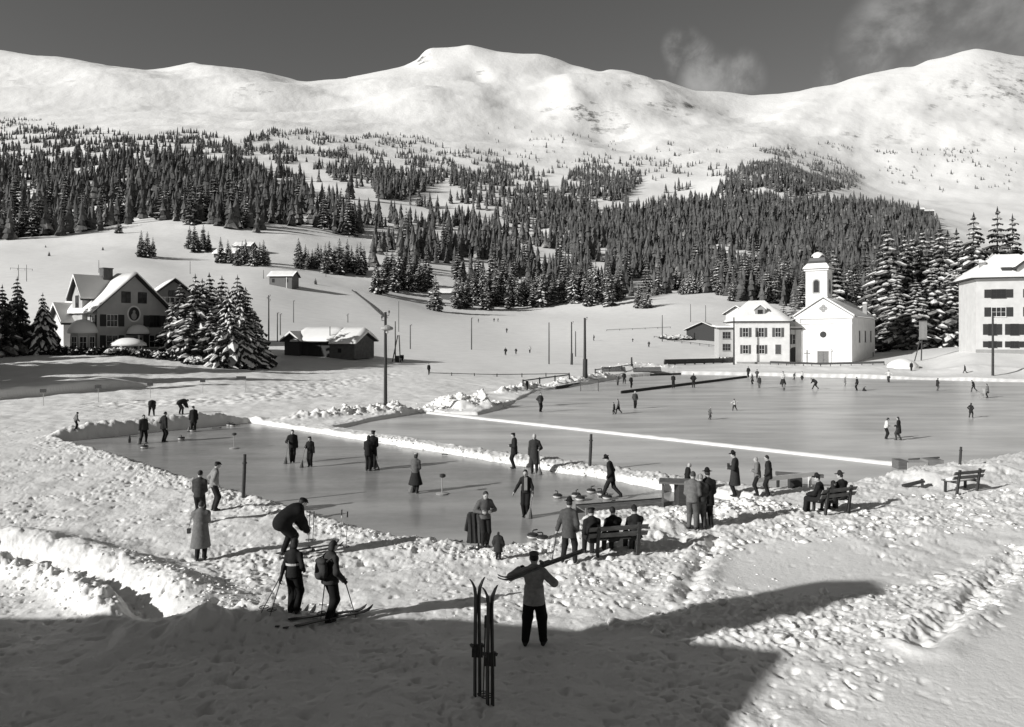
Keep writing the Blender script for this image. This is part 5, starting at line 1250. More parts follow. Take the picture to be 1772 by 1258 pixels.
def scatter():
    N = 95000
    Y = np.sqrt(rng.uniform(270**2, 1750**2, N)); px = rng.uniform(-90, 1770, N)
    # uniform in area: azimuth span is the same for all Y, so sqrt sampling in Y
    x = (px-CX)*Y/F; z = height(x, Y); row = HY + (CH-z)*F/Y
    dens = np.zeros(N)
    c1 = fbm(x/75, Y/75, 3, 91); c2 = fbm(x/30, Y/45, 3, 95)
    for P, d in DENSE:
        i = pt_in(px, row + 10*c2, P); dens = np.where(i, np.maximum(dens, d**1.3 * sstep(-.62 + .85*(1-d), -.05 + .95*(1-d), c1 + .55*c2)), dens)
    for P, d in SCAT:
        i = pt_in(px, row, P); dens = np.where(i, np.maximum(dens, d * 2.6 * sstep(.0, .42, c1*.7 + c2)), dens)
    # keep the clearings around huts, meadow and the near clumps open
    for hx, hr in ((487, 455), (400, 415), (760, 470), (1215, 338), (1585, 352)): dens = np.where(np.hypot(px-hx, (row-hr)*1.6) < 26, 0, dens)
    # spacing: about one tree per cell of 5 m
    keep = rng.random(N) < dens
    x, Y, z, px, row = x[keep], Y[keep], z[keep], px[keep], row[keep]
    cell = {}; out = []
    for i in range(len(x)):
        s = 3.3 + .0012*Y[i]; k = (int(x[i]//s), int(Y[i]//s))
        if k in cell: continue
        cell[k] = 1; out.append(i)
    out = np.array(out); x, Y, z, px, row = x[out], Y[out], z[out], px[out], row[out]
    h = rng.uniform(9.5, 18, len(x)) * (1 - .45*sstep(800, 1500, Y)) * (1 - .25*(rng.random(len(x)) < .25))
    alt = z > 215
    h = np.where(alt, h*.9, h) * np.where((px < 640) & (Y < 850), 1.38, np.where(Y < 850, 1.15, 1.0)) * np.exp(.16*rng.standard_normal(len(x)))
    return x, Y, z, h
fx, fy, fz, fh = scatter()
order = np.argsort(-(fh/fy)); n_ind = max(0, 300 - n_near - 42)
def where(px, row):
    if px < 640: return 'spruce in the front of the wooded slope above the chalet', 'front spruces of the left wooded slope'
    if px < 900: return 'spruce among the clearings between the two wooded slopes', 'spruces between the clearings at the middle'
    if px < 1250: return 'spruce low on the wooded hill left of the church', 'front spruces of the hill left of the church'
    return 'spruce low on the wooded hill behind the church', 'front spruces of the hill behind the church'
for i in order[:n_ind]:
    lab, grp = where(CX+F*fx[i]/fy[i], 0); tree(fx[i], fy[i], fh[i], MID, lab, grp, random.uniform(.85, 1.25), fz[i]-.15)
def far_forest(ids):
    """the rest of the wood as one mesh: each tree a stack of ragged skirts"""
    T = 5; K = 7; protos = []
    for p in range(8):
        r = np.random.default_rng(50+p); V = []; Q = []
        for t in range(T):
            z0 = .02 + .80*t/T; z1 = min(1.0, z0 + .42 - .03*t); R0 = .155*(1 - .78*t/T)*r.uniform(.85, 1.15); b = len(V); a0 = r.uniform(0, 6.28)
            for k in range(K):
                a = a0 + 6.283*k/K + r.uniform(-.25, .25); rr = R0*r.uniform(.62, 1.25); V.append((rr*math.cos(a), rr*math.sin(a), z0 + r.uniform(-.03, .04)))
            V.append((r.uniform(-.012, .012), r.uniform(-.012, .012), z1))
            for k in range(K): Q.append((b+k, b+(k+1) % K, b+K))
        protos.append((np.array(V), np.array(Q)))
    VV = []; FF = []; off = 0
    pick = rng.integers(0, 8, len(ids)); rot = rng.uniform(0, 6.28, len(ids)); wd = rng.uniform(.9, 1.4, len(ids))
    for n, i in enumerate(ids):
        V, Q = protos[pick[n]]; c, s = math.cos(rot[n]), math.sin(rot[n]); w = fh[i]*wd[n]
        W = np.empty_like(V); W[:, 0] = (V[:, 0]*c - V[:, 1]*s)*w + fx[i]; W[:, 1] = (V[:, 0]*s + V[:, 1]*c)*w + fy[i]; W[:, 2] = V[:, 2]*fh[i] + fz[i] - .3
        VV.append(W); FF.append(Q + off); off += len(V)
    o = mk('forest', np.concatenate(VV), np.concatenate(FF), FOREST); tag(o, 'wooded mountain slopes seen as one mass of far spruces', None, None, 'stuff')
far_forest(order[n_ind:])
print('trees near', n_near, 'individual', n_ind, 'far', len(order) - n_ind)

# ----- hedge and bushes
def bush_mesh(seed, n=120, snowp=.4, flat=.6, mats=(NEEDLE, BOUGHSNOW)):
    r = random.Random(seed); V = []; Fs = []; M = []
    for k in range(n):
        a = r.random()*6.28; q = r.random()**.5; z = r.random(); rr = q*(1 - .45*z)
        c = Vector((rr*math.cos(a), rr*math.sin(a), z*flat*(1 - .35*q))); s = r.uniform(.14, .26)
        d = Vector((r.uniform(-1, 1), r.uniform(-1, 1), r.uniform(-.3, .9))).normalized(); e = d.cross(Vector((r.uniform(-1, 1), r.uniform(-1, 1), .3))).normalized()
        i = len(V); V += [c-d*s, c+e*s*.6, c+d*s, c-e*s*.6]; Fs.append((i, i+1, i+2, i+3)); M.append(0)
        if r.random() < snowp and z > .35:
            i = len(V); b = c + Vector((0, 0, .06)); n_ = 6
            V += [b + Vector((s*math.cos(j*1.047)*r.uniform(.8, 1.2), s*math.sin(j*1.047)*r.uniform(.8, 1.2), -.04)) for j in range(n_)] + [b + Vector((0, 0, .09))]
            Fs += [(i+j, i+(j+1) % n_, i+n_) for j in range(n_)]; M += [1]*n_
    return V, Fs, M
BUSH = [me_from('shrub', *bush_mesh(700+i, 170, .06), [NEEDLE, BOUGHSNOW]) for i in range(3)]; SBUSH = [me_from('shrub', *bush_mesh(720+i, 150, .6), [NEEDLE, BOUGHSNOW]) for i in range(3)]
def shrub(px, row, w, h, label, snowy=False, group=None, Y=None):
    if Y: x = (px-CX)*Y/F; y = Y; z = gh(x, y)
    else: x, y, z = ground(px, row)
    o = bpy.data.objects.new('shrub', random.choice(SBUSH if snowy else BUSH)); COL.objects.link(o); o.location = (x, y, z-.05); o.scale = (w, w, h); o.rotation_euler[2] = random.random()*6
    return tag(o, label, 'shrub', group)
HG = 'hedge shrubs in front of the chalet'
G3 = 'spruces left of the view that shade the slope before the chalet'
for i, (tx_, ty_, th_) in enumerate(((-70, 76, 15), (-78, 80, 17), (-66, 70, 12), (-84, 72, 16), (-74, 68, 14), (-92, 80, 18), (-62, 66, 19), (-70, 71, 21), (-59, 61, 15), (-82, 85, 21), (-66, 74, 20), (-76, 87, 19))): tree(tx_, ty_, th_, BUSHY, 'spruce beyond the left edge whose shadow falls on the slope before the chalet', G3, .9)
for i in range(34):
    px = 52 + 262*i/33; sn = 192 < px < 300 and i % 2 == 0
    shrub(px, 0, random.uniform(.8, 1.2), random.uniform(1.2, 1.9) if not sn else 1.6, 'snow-capped hedge shrub before the chalet front' if sn else ('dark hedge shrub below the corner bay of the chalet' if px < 190 else 'dark hedge shrub between the snow-capped ones'), sn, HG + (' with snow caps' if sn else (' left end' if px < 190 else ' right end')), Y=96.5 + .8*math.sin(i*1.7))
for px, w, lab in ((332, 1.3, 'snow-capped round shrub alone right of the hedge'), (346, 1.0, 'small snow-capped shrub next to the garden spruces')): shrub(px, 0, w, 1.6, lab, True, None, Y=94.5)
for i, px in enumerate((1150, 1162, 1176, 1188, 1202)): shrub(px, 586 + (i % 2)*2, 1.9, 1.9, 'snow-laden shrub of the hedge before the low shed', True, 'shrubs before the low shed')
# garden table with snow beside the porch and a snow-covered boat-shaped mound
o = tag(empty('garden_parasol', ((222-CX)*98.5/F, 98.5, gh((222-CX)*98.5/F, 98.5))), 'closed-in snowy garden canopy standing low before the chalet front', 'canopy')
m = MB(); m.lathe([(2.6, 1.25), (2.5, 1.7), (1.8, 2.2), (.8, 2.5), (.1, 2.55)], 14); m.v = [(x*.95, y*.55, z*.85-.05) for x, y, z in m.v]; m.build('snow_cover', SNOW, o, True)
for s in (-1.8, 1.8): MB().tube([(s, 0, -.3), (s, 0, 1.3)], .07, 6).build('post', WHITEPAINT, o)
# ---------------------------------------------------------------- people: smooth-blended bodies meshed with surface nets
def _n(v): return v / (np.linalg.norm(v) + 1e-9)
def A3(*v): return np.array(v, float)
def d_prim(p, q):
    k = q[0]
    if k == 'rc':                                   # tapered capsule
        _, a, b, ra, rb, g = q; ba = b - a; t = np.clip(((p - a) @ ba) / max(1e-9, ba @ ba), 0, 1)
        return np.linalg.norm(p - a - t[:, None] * ba, axis=1) - (ra + (rb - ra) * t)
    if k == 'el':                                   # ellipsoid in a rotated frame
        _, c, r, R, g = q; u = ((p - c) @ R) / r; n = np.linalg.norm(u, axis=1)
        return (n - 1) * n / np.maximum(1e-6, np.linalg.norm(u / r, axis=1))
    if k == 'cn':                                   # flattened flaring cone (coats, skirts), flat hem
        _, a, b, ra, rb, ky, R, g = q; u = (p - a) @ R; v = (b - a) @ R; h = v[2]
        t = np.clip(u[:, 2] / h, 0, 1); cx = u[:, 0] - v[0] * t; cy = (u[:, 1] - v[1] * t) / ky
        d = (np.hypot(cx, cy) - (ra + (rb - ra) * t)) * .9
        return np.maximum(d, np.abs(u[:, 2] - h / 2) - abs(h) / 2)
    if k == 'bx':
        _, c, hs, R, rr, g = q; u = np.abs((p - c) @ R) - (hs - rr)
        return np.linalg.norm(np.maximum(u, 0), axis=1) + np.minimum(u.max(1), 0) - rr
def bounds(q):
    k = q[0]
    if k == 'rc': m = max(q[3], q[4]); return np.minimum(q[1], q[2]) - m, np.maximum(q[1], q[2]) + m
    if k == 'el': m = q[2].max(); return q[1] - m, q[1] + m
    if k == 'cn': m = max(q[3], q[4]); return np.minimum(q[1], q[2]) - m, np.maximum(q[1], q[2]) + m
    m = np.linalg.norm(q[2]); return q[1] - m, q[1] + m
def field(p, prims, k):
    D = None
    for q in prims:
        d = d_prim(p, q)
        if D is None: D = d
        else: h = np.maximum(k - np.abs(D - d), 0) / k; D = np.minimum(D, d) - h * h * k * .25
    return D
_E = [((0,0,0),(1,0,0)),((0,1,0),(1,1,0)),((0,0,1),(1,0,1)),((0,1,1),(1,1,1)),((0,0,0),(0,1,0)),((1,0,0),(1,1,0)),((0,0,1),(0,1,1)),((1,0,1),(1,1,1)),((0,0,0),(0,0,1)),((1,0,0),(1,0,1)),((0,1,0),(0,1,1)),((1,1,0),(1,1,1))]
def snets(prims, res, k=.035, cut=None):
    lo = np.min([bounds(q)[0] for q in prims], 0) - 2*res; hi = np.max([bounds(q)[1] for q in prims], 0) + 2*res
    n = np.ceil((hi - lo) / res).astype(int) + 1
    ax = [lo[i] + res*np.arange(n[i]) for i in range(3)]
    P = np.stack(np.meshgrid(*ax, indexing='ij'), -1).reshape(-1, 3)
    f = field(P, prims, k)
    if cut is not None: f = np.maximum(f, cut(P))
    f = f.reshape(n); s = f < 0
    c = sum(s[i:n[0]-1+i, j:n[1]-1+j, l:n[2]-1+l].astype(np.int8) for i in (0,1) for j in (0,1) for l in (0,1))
    act = (c > 0) & (c < 8); ijk = np.argwhere(act); idx = np.full(act.shape, -1); idx[act] = np.arange(len(ijk))
    acc = np.zeros((len(ijk), 3)); cnt = np.zeros(len(ijk))
    for a, b in _E:
        a = np.array(a); b = np.array(b); v0 = f[tuple((ijk+a).T)]; v1 = f[tuple((ijk+b).T)]; m = (v0 < 0) != (v1 < 0)
        t = np.where(m, v0 / np.where(m, v0 - v1, 1), 0); acc += np.where(m[:, None], a + t[:, None]*(b-a), 0); cnt += m
    V = lo + res*(ijk + acc/np.maximum(cnt, 1)[:, None]); Q = []
    for ax_ in range(3):
        o = [i for i in range(3) if i != ax_]
        s0 = [slice(1, -1)]*3; s1 = [slice(1, -1)]*3; s0[ax_] = slice(0, -1); s1[ax_] = slice(1, None)
        a, b = s[tuple(s0)], s[tuple(s1)]; e = np.argwhere(a != b)
        if not len(e): continue
        sg = a[tuple(e.T)]; base = e.copy(); base[:, o[0]] += 1; base[:, o[1]] += 1
        def I(d0, d1): q = base.copy(); q[:, o[0]] += d0; q[:, o[1]] += d1; return idx[tuple(q.T)]
        q = np.stack([I(-1,-1), I(0,-1), I(0,0), I(-1,0)], 1)
        flip = sg if ax_ != 1 else ~sg
        q[~flip] = q[~flip][:, ::-1]; Q.append(q)
    return V, np.concatenate(Q)
def ik(a, b, l1, l2, hint):
    d = b - a; L = np.linalg.norm(d); M = (l1 + l2) * .999
    if L > M: b = a + d/L*M; d = b - a; L = M
    u = d / L; x = (l1*l1 - l2*l2 + L*L) / (2*L); hgt = math.sqrt(max(0, l1*l1 - x*x)); h = hint - u*(hint @ u)
    return a + u*x + _n(h)*hgt, b
def rotx(a): c, s = math.cos(a), math.sin(a); return np.array([[1,0,0],[0,c,-s],[0,s,c]])
def rotz(a): c, s = math.cos(a), math.sin(a); return np.array([[c,-s,0],[s,c,0],[0,0,1]])
I3 = np.eye(3)
ARMS = {'down': ((-.25,.03,.80), (.25,.03,.80)), 'front': ((-.06,.27,1.05), (.07,.28,1.07)), 'hips': ((-.19,.06,.98), (.19,.06,.98)), 'pocket': ((-.20,.12,.90), (.20,.12,.90)), 'back': ((-.05,-.18,.90), (.05,-.20,.92)),
        'broom': ((-.22,.24,1.08), (.24,.05,.82)), 'broomr': ((-.24,.05,.82), (.22,.26,1.10)), 'cane': ((-.36,.10,.86), (.22,.14,.90)), 'camera': ((-.06,.24,1.40), (.06,.24,1.40)), 'out': ((-.28,.18,.88), (.40,.28,.90)), 'folded': ((-.14,.22,1.14), (.15,.23,1.12)),
        'carry': ((-.30,.16,1.38), (.25,.14,1.22)), 'lap': ((-.10,.40,.66), (.10,.40,.66)), 'floor': ((-.10,.66,.16), (.14,.62,.20)), 'poles': ((-.30,.10,.88), (.32,.14,.92)), 'behindpole': ((-.24,-.20,.82), (.22,.10,1.0)), 'spread': ((-.55,.1,1.12), (.55,.1,1.15)), 'kid': ((-.25,.12,.9), (.3,.2,.9))}
LEGS = {'stand': ((-.10,.0), (.10,.02)), 'wide': ((-.16,-.02), (.17,.04)), 'stride': ((-.09,.34), (.09,-.36)), 'skate': ((-.12,.24), (.20,-.34)), 'close': ((-.07,0), (.07,.03)), 'step': ((-.10,.12), (.11,-.12)), 'kneel': ((-.1,.2), (.1,-.3))}
SKIN, HAIR = grey(.40, .6, .08, 20, 'skin', .3, .05), grey(.03, .7, .3, 30, 'hair'); EYE = grey(.02, .3, .1, 20, 'eye')
def cloth(c): return grey(c, .9, .22, 16, 'cloth_%02d' % int(c*100), .15, .35)
HANDS = {}
def person(px, row, top, face_, label, legs='stand', arms='down', lean=0, top_c=.03, leg_c=.025, outer='jacket', hat=None, hat_c=.02, hem=None, glove=None, H=None, res=None, sit=False, at=None, hair=True, turn=0, nod=8, baggy=.010, girl=False, side_lean=0, hair_c=.03, group=None, ankle=None, skirt=None, custom=None, fist=None, name='person', bulk=0.0, squat=0.0):
    if at is None: x, y, z = ground(px, row)
    else: x, y, z = at
    hm = (row - top)*y/F if H is None else H
    s = hm / (1.75 + (.05 if hat in ('fedora', 'cap', 'hood') else .01)) if H is None else H/1.75
    pxm = F*.578/y * s                         # render pixels per model metre
    res = res or float(np.clip(.75/pxm, .0135, .045)); hq = pxm > 26
    yaw = -math.radians({'away': 0, 'right': 90, 'cam': 180, 'left': 270}.get(face_, face_))
    az = math.atan2(x, y)                      # 'away' means away from the viewer
    yaw -= az
    o = tag(empty(name, (x, y, z), yaw), label, 'person', group)
    # skeleton (metres for a 1.75 m adult, +y is forward)
    pel = A3(0, 0, .93) if not sit else A3(0, -.02, .53)
    la = math.radians(lean); Rl = rotx(-la) @ rotz(0); Rs = np.array([[math.cos(math.radians(side_lean)),0,math.sin(math.radians(side_lean))],[0,1,0],[-math.sin(math.radians(side_lean)),0,math.cos(math.radians(side_lean))]]); Rl = Rs @ Rl
    if lean > 45: pel = pel + A3(0, -.16, -.03 - squat)
    up = lambda *v: pel + Rl @ A3(*v)
    neck = up(0, 0, .53); Rh = Rl @ rotz(-math.radians(turn)) @ rotx(-math.radians(nod)); head = neck + Rl @ A3(0, .02, .03) + Rh @ A3(0, .015, .145)
    hd = lambda *v: head + Rh @ A3(*v)
    sw = .150 if girl else .168
    sh = [up(-sw, 0, .452), up(sw, 0, .452)]; hips = [pel + A3(-.09, 0, -.02), pel + A3(.09, 0, -.02)]
    B = []; feet = []; knees = []
    lt = LEGS.get(legs, legs); ank_z = .085
    for i in (0, 1):
        fx_, fy_ = lt[i][0], lt[i][1]; fz_ = (lt[i][2] if len(lt[i]) > 2 else 0)
        if sit: tgt = A3(lt[i][0], .42 + (.0 if i else .06), ank_z)
        else: tgt = A3(fx_, fy_, ank_z + fz_ + (.07 if fy_ < -.25 else 0))
        kn, an = ik(hips[i], tgt, .44, .43, A3(lt[i][0]*.3, 1, .35 if sit else 0)); knees.append(kn); feet.append(an)
        b = baggy
        B += [('rc', hips[i], kn, .098+b*.5, .078+b, 't'), ('rc', kn, an + A3(0, 0, .03), .076+b, .058+b*.6, 't')]
        toe = an + A3((fx_)*.25, .15, -.045 if fy_ >= -.25 else -.075); B += [('rc', an + A3(0, -.05, -.045), toe, .040, .036, 's'), ('rc', an, an + A3(0, 0, .06), .045, .048, 's')]
    B += [('el', pel + A3(0, -.01, -.01), A3(.138+b*.3, .10+b*.2, .12), Rl, 't')]
    w = .9 if girl else 1.0
    T = [('el', up(0, .0, .36), A3(.165*w, .115, .22), Rl, 'j'), ('el', up(0, 0, .14), A3(.145*w, .105, .18), Rl, 'j'), ('rc', up(0, -.01, .50), sh[0], .062, .056, 'j'), ('rc', up(0, -.01, .50), sh[1], .062, .056, 'j'), ('rc', up(0, -.01, .48), up(0, 0, .535), .085, .055, 'j')]
    at_ = custom or ARMS[arms]; hands = []; Aj = []; dirs = []
    for i in (0, 1):
        tg = A3(*at_[i])
        if (lean > 25 or abs(side_lean) > 5) and arms not in ('floor', 'lap') and custom is None: tg = pel + Rl @ (tg - pel)
        if sit and arms != 'lap' and custom is None: tg = tg + A3(0, .1, -.3)
        hint = A3((-1 if i == 0 else 1)*(.9 if arms in ('hips', 'carry', 'folded', 'spread') else .45), -.8 if arms != 'camera' else -.1, -.4 if arms != 'camera' else -1.5)
        el_, ha = ik(sh[i], tg, .29, .27, hint); hands.append(ha); dirs.append(_n(ha - el_))
        Aj += [('rc', sh[i], el_, .056*w, .047*w, 'j'), ('rc', el_, ha - dirs[i]*.01, .046*w, .034*w, 'j')]
    hg = 'g' if glove is not None else 'h'
    skin = [('el', hd(0, .0, .0), A3(.076, .094, .112), Rh, 'h'), ('el', hd(0, .03, -.055), A3(.055, .062, .06), Rh, 'h'), ('rc', neck - Rl @ A3(0, 0, .06), hd(0, -.02, -.06), .055, .052, 'h'), ('rc', hd(0, .085, .01), hd(0, .108, -.025), .011, .016, 'h'), ('rc', hd(-.028, .085, .026), hd(.028, .085, .026), .012, .012, 'h'),
            ('el', hd(-.077, -.005, -.005), A3(.012, .022, .032), Rh, 'h'), ('el', hd(.077, -.005, -.005), A3(.012, .022, .032), Rh, 'h'), ('rc', hd(-.02, .088, -.062), hd(.02, .088, -.062), .009, .009, 'm'), ('el', hd(-.032, .086, .006), A3(.013, .01, .009), Rh, 'e'), ('el', hd(.032, .086, .006), A3(.013, .01, .009), Rh, 'e')]
    for i in (0, 1):
        d = dirs[i]; skin += [('rc', hands[i] - d*.02, hands[i] + d*.075, .034 if not hq else .028, .036 if not hq else .030, hg)]
    prims = B + T + Aj + skin
    V, Q = snets(prims, res, .035)
    D = np.stack([d_prim(V, q) for q in prims], 1); gi = np.array(['tsjhgme'.index(q[-1]) for q in prims])[D.argmin(1)]
    fm = gi[Q[:, 0]]
    mats = [cloth(leg_c), grey(.02, .6, .3, 12, 'boot_leather'), cloth(top_c), SKIN, cloth(glove if glove is not None else .04), grey(.16, .6, .1, 20, 'lips'), EYE]
    Vs, Qs, Fm, off = [V], [Q], [fm], len(V)
    if hq:                                            # palms with five bent fingers
        for i in (0, 1):
            d = dirs[i]; sd = -1 if i == 0 else 1
            inward = _n(A3(-sd, .25, 0) - d*(A3(-sd, .25, 0) @ d)); across = np.cross(d, inward)*sd; across = _n(across)
            if across @ A3(0, 1, 0) < 0: across = -across
            c = hands[i]; curl = .9 if (fist or arms in ('broom', 'broomr', 'cane', 'carry', 'poles', 'behindpole')) else .4
            hp = [('rc', c + across*.022, c + across*.022 + d*.06, .022, .019, hg), ('rc', c - across*.018, c - across*.018 + d*.055, .022, .018, hg), ('rc', c - d*.05, c + d*.02, .027, .029, hg)]
            for kf, (oa, ln) in enumerate(((.034, .068), (.012, .078), (-.011, .072), (-.032, .056))):
                b0 = c + across*oa + d*.068; b1 = b0 + _n(d + inward*curl*.7)*ln*.52; b2 = b1 + _n(d*(1-curl*.7) + inward*curl*1.3)*ln*.48
                hp += [('rc', b0, b1, .0105, .0095, hg), ('rc', b1, b2, .0095, .0078, hg)]
            t0 = c + across*.03 + d*.008; t1 = t0 + _n(across*.8 + d*.5 + inward*.5)*.042; t2 = t1 + _n(across*.2 + d*.8 + inward*.6)*.034
            hp += [('rc', t0, t1, .0135, .0115, hg), ('rc', t1, t2, .0115, .009, hg)]
            v_, q_ = snets(hp, .0062, .008); Vs.append(v_); Qs.append(q_ + off); off += len(v_); Fm.append(np.full(len(q_), 'tsjhgme'.index(hg)))
    mk('body', np.concatenate(Vs)*s, np.concatenate(Qs), mats, np.concatenate(Fm), True, o)
    def part(nm, pr, c, k=.03, cut=None, r=None):
        v, q = snets(pr, r or res, k, cut); return mk(nm, v*s, q, cloth(c), None, True, o)
    g = .016 if outer != 'sweater' else .010; g = max(g, res*.55) + bulk + (.008 if not girl else 0)
    infl = lambda L: [((q[0], q[1], q[2], q[3]+g, q[4]+g, q[5]) if q[0] == 'rc' else (q[0], q[1], q[2]+g, q[3], q[4])) for q in L]
    if outer:
        J = infl(T[:4]) + [('rc', up(0, -.01, .48), up(0, 0, .52), .085+g, .065+g, 'j')] + infl(Aj)
        hz = hem if hem is not None else {'jacket': .80, 'sweater': .88, 'long_coat': .42, 'coat': .62, 'dress': .55}[outer]
        if sit: J += [('el', pel + A3(0, .0, .03), A3(.17+g, .14+g, .15), I3, 'j')] + ([('rc', hips[i], hips[i] + (knees[i]-hips[i])*.85, .10, .085, 'j') for i in (0, 1)] if outer in ('long_coat', 'coat', 'dress') else [])
        else:
            drop = .93 - hz; fl = max(.150 + drop*(.12 if outer != 'long_coat' else .17), .15 + baggy*1.3) + g
            a = up(0, 0, .20); bdir = A3(0, 0, -1) if lean < 30 else -(Rl @ A3(0, 0, 1)); Lh = (.20 + drop) if lean < 30 else .28
            bb = a + bdir*Lh*(1 if lean < 30 else 1); 
            if lean < 30: bb = A3(pel[0] + (feet[0][0]+feet[1][0])*.2, pel[1] + (feet[0][1]+feet[1][1])*.2, hz)
            R = I3 if lean < 30 else Rl
            J += [('cn', a, bb, .140+g+baggy*.6, fl, .86, R, 'j')] if lean < 30 else ([('rc', hips[i], hips[i] + (knees[i]-hips[i])*.8, .11+bulk, .095+bulk, 'j') for i in (0, 1)] if bulk else []) + [('el', up(0, 0, .0), A3(.155+g, .115+g, .20), Rl, 'j'), ('el', up(0, -.03, .14), A3(.17+g, .14+g, .24), Rl, 'j'), ('el', up(0, -.03, .32), A3(.165+g, .13+g, .22), Rl, 'j')]
        J += [('rc', up(-.05, .02, .515), up(.05, .02, .515), .05, .05, 'j')]
        cp = part({'jacket': 'jacket', 'sweater': 'sweater', 'long_coat': 'long_coat', 'coat': 'coat', 'dress': 'dress'}[outer], J, top_c, .04 if lean < 45 else .10)
    if skirt is not None:
        part('skirt', [('cn', up(0, 0, .08), A3(pel[0], pel[1], skirt), .15, .15 + (.93-skirt)*.32, .85, I3, 'j')], leg_c, .03)
    if hair and hat not in ('hood', 'scarf'):
        hr = [('el', hd(0, -.014, .022), A3(.086, .098, .108), Rh, 'k')] + ([('el', hd(0, -.05, -.05), A3(.088, .06, .09), Rh, 'k')] if girl else [])
        cutf = lambda P: -np.minimum.reduce([np.maximum((.034 - ((P-head) @ Rh)[:, 1])*-1, 0)*0 + 9, np.maximum((((P-head) @ Rh)[:, 2] - (.055 + .9*(-.0)))*1.0, -9)*0 + 9]) if False else np.minimum(((P-head) @ Rh)[:, 1] - .045, .060 - ((P-head) @ Rh)[:, 2])
        v, q = snets(hr, min(res, .03), .02, cutf); mk('hair', v*s, q, grey(hair_c, .7, .3, 30, 'hair_%02d' % int(hair_c*100)), None, True, o)
    t_ = max(.012, res*.62)
    if hat == 'fedora': part('hat', [('el', hd(0, -.01, .085), A3(.165, .185, t_), Rh, 'k'), ('rc', hd(0, -.02, .10), hd(0, -.02, .135), .088, .074, 'k')], hat_c, .025)
    elif hat == 'cap': part('cap', [('el', hd(0, -.008, .075), A3(.096, .112, .058), Rh, 'k'), ('el', hd(0, .10, .058), A3(.062, .06, t_), Rh @ rotx(-.25), 'k')], hat_c, .02)
    elif hat == 'beret': part('beret', [('el', hd(.01, -.01, .095), A3(.115, .122, .036), Rh, 'k'), ('el', hd(0, -.005, .07), A3(.088, .100, .035), Rh, 'k')], hat_c, .02)
    elif hat == 'knit': part('knit_hat', [('el', hd(0, -.012, .055), A3(.088, .103, .085), Rh, 'k'), ('rc', hd(0, -.02, .135), hd(0, -.02, .15), .022, .022, 'k')], hat_c, .02)
    elif hat in ('hood', 'scarf'):
        v, q = snets([('el', hd(0, -.016, .015), A3(.092, .104, .122), Rh, 'k'), ('rc', hd(0, -.03, -.09), neck, .075, .08, 'k')], min(res, .03), .03, lambda P: np.minimum(((P-head) @ Rh)[:, 1] - .05, .075 - np.abs(((P-head) @ Rh)[:, 2] + .01)))
        mk('headscarf', v*s, q, cloth(hat_c), None, True, o)
    Mw = Matrix.Translation((x, y, z)) @ Matrix.Rotation(yaw, 4, 'Z')
    o['_'] = 0; del o['_']
    HANDS[o.name] = [Mw @ Vector(h*s) for h in hands] + [Mw @ Vector(neck*s), Mw @ Vector(up(0, 0, .3)*s)]
    return o
def local(o, *v): return Matrix.Translation(o.location) @ Matrix.Rotation(o.rotation_euler[2], 4, 'Z') @ Vector(v)
def with_broom(o, i, fwd, label, out=0.0):
    h = HANDS[o.name][i]; sd = -1 if i == 0 else 1
    f = local(o, sd*(.26+out), fwd, 0); f.z = gh(f.x, f.y) + .005; broom(f, h, label); return o

# ---- foreground
P1 = person(347, 970, 868, 12, 'person in long grey overcoat seen from behind, camera raised, standing on trampled snow', 'stand', 'camera', 6, .16, .02, 'long_coat', None, hem=.40, hair_c=.05, bulk=.028)
P2 = person(345, 905, 814, 20, 'bareheaded person in dark sweater standing just behind the overcoat wearer at the ice edge', 'close', 'front', 3, .05, .018, 'sweater', None, hair_c=.02)
P3 = person(370, 884, 797, 75, 'person in flat cap and pale shirt with dark waistcoat leaning forward on the ice edge', 'close', 'hips', 6, .22, .022, 'sweater', 'cap', baggy=.01)
P4 = person(497, 962, 891, 66, 'person in black bent double over a pair of skis in the foreground', 'wide', 'floor', 58, .012, .012, 'jacket', 'cap', hat_c=.012, H=1.9, nod=-30, bulk=.022, baggy=.012, squat=.06)
P5 = person(508, 1062, 932, 25, 'slim skier in dark sweater with pale belt standing by the shadow edge', 'close', 'behindpole', 2, .02, .012, 'sweater', None, glove=.02, hair_c=.015, girl=True, baggy=.028)
P6 = person(571, 1074, 936, 55, 'skier with rucksack and mittens standing on skis at the shadow edge', 'step', 'poles', 3, .04, .013, 'jacket', None, glove=.02, hair_c=.02, girl=True, baggy=.03, hem=.84, bulk=.012)
P7 = person(924, 1117, 952, 5, 'man in pale belted jacket and dark baggy trousers carrying skis on his shoulders', 'wide', 'carry', 2, .27, .012, 'jacket', 'cap', hat_c=.10, glove=.03, baggy=.028, hem=.80, hair_c=.03, turn=-10)
# belt, skis and gear of the skiers
def belt(o, s, z, c, r=.165):
    m = MB(); n = 20; vs = [(r*math.cos(2*math.pi*k/n)*s, r*.78*math.sin(2*math.pi*k/n)*s, zz*s) for zz in (z-.022, z+.022) for k in range(n)]
    m.add(vs, [(k, (k+1) % n, n+(k+1) % n, n+k) for k in range(n)]); m.build('belt', cloth(c), o)
belt(P7, 1.0, 1.02, .13, .182); belt(P5, .99, 1.0, .5, .168)
c = local(P7, 0, -.06, 0); h0 = HANDS[P7.name]
o = tag(empty('ski_pair', h0[2]), 'pair of pale skis carried across the shoulders of the man in the pale jacket', 'skis')
n_ = h0[2]; a_ = Vector((.80, .45, .10)); b_ = Vector((-.64, -.42, -.15))
for dz in (0.0, .045): ski(o, a_ + Vector((.12, -.20, .10+dz)), b_ + Vector((.02, -.20, .07+dz)), (0, .22, .97), .08, .024, wood(.10, 'ash_ski'), bind=(dz > 0))
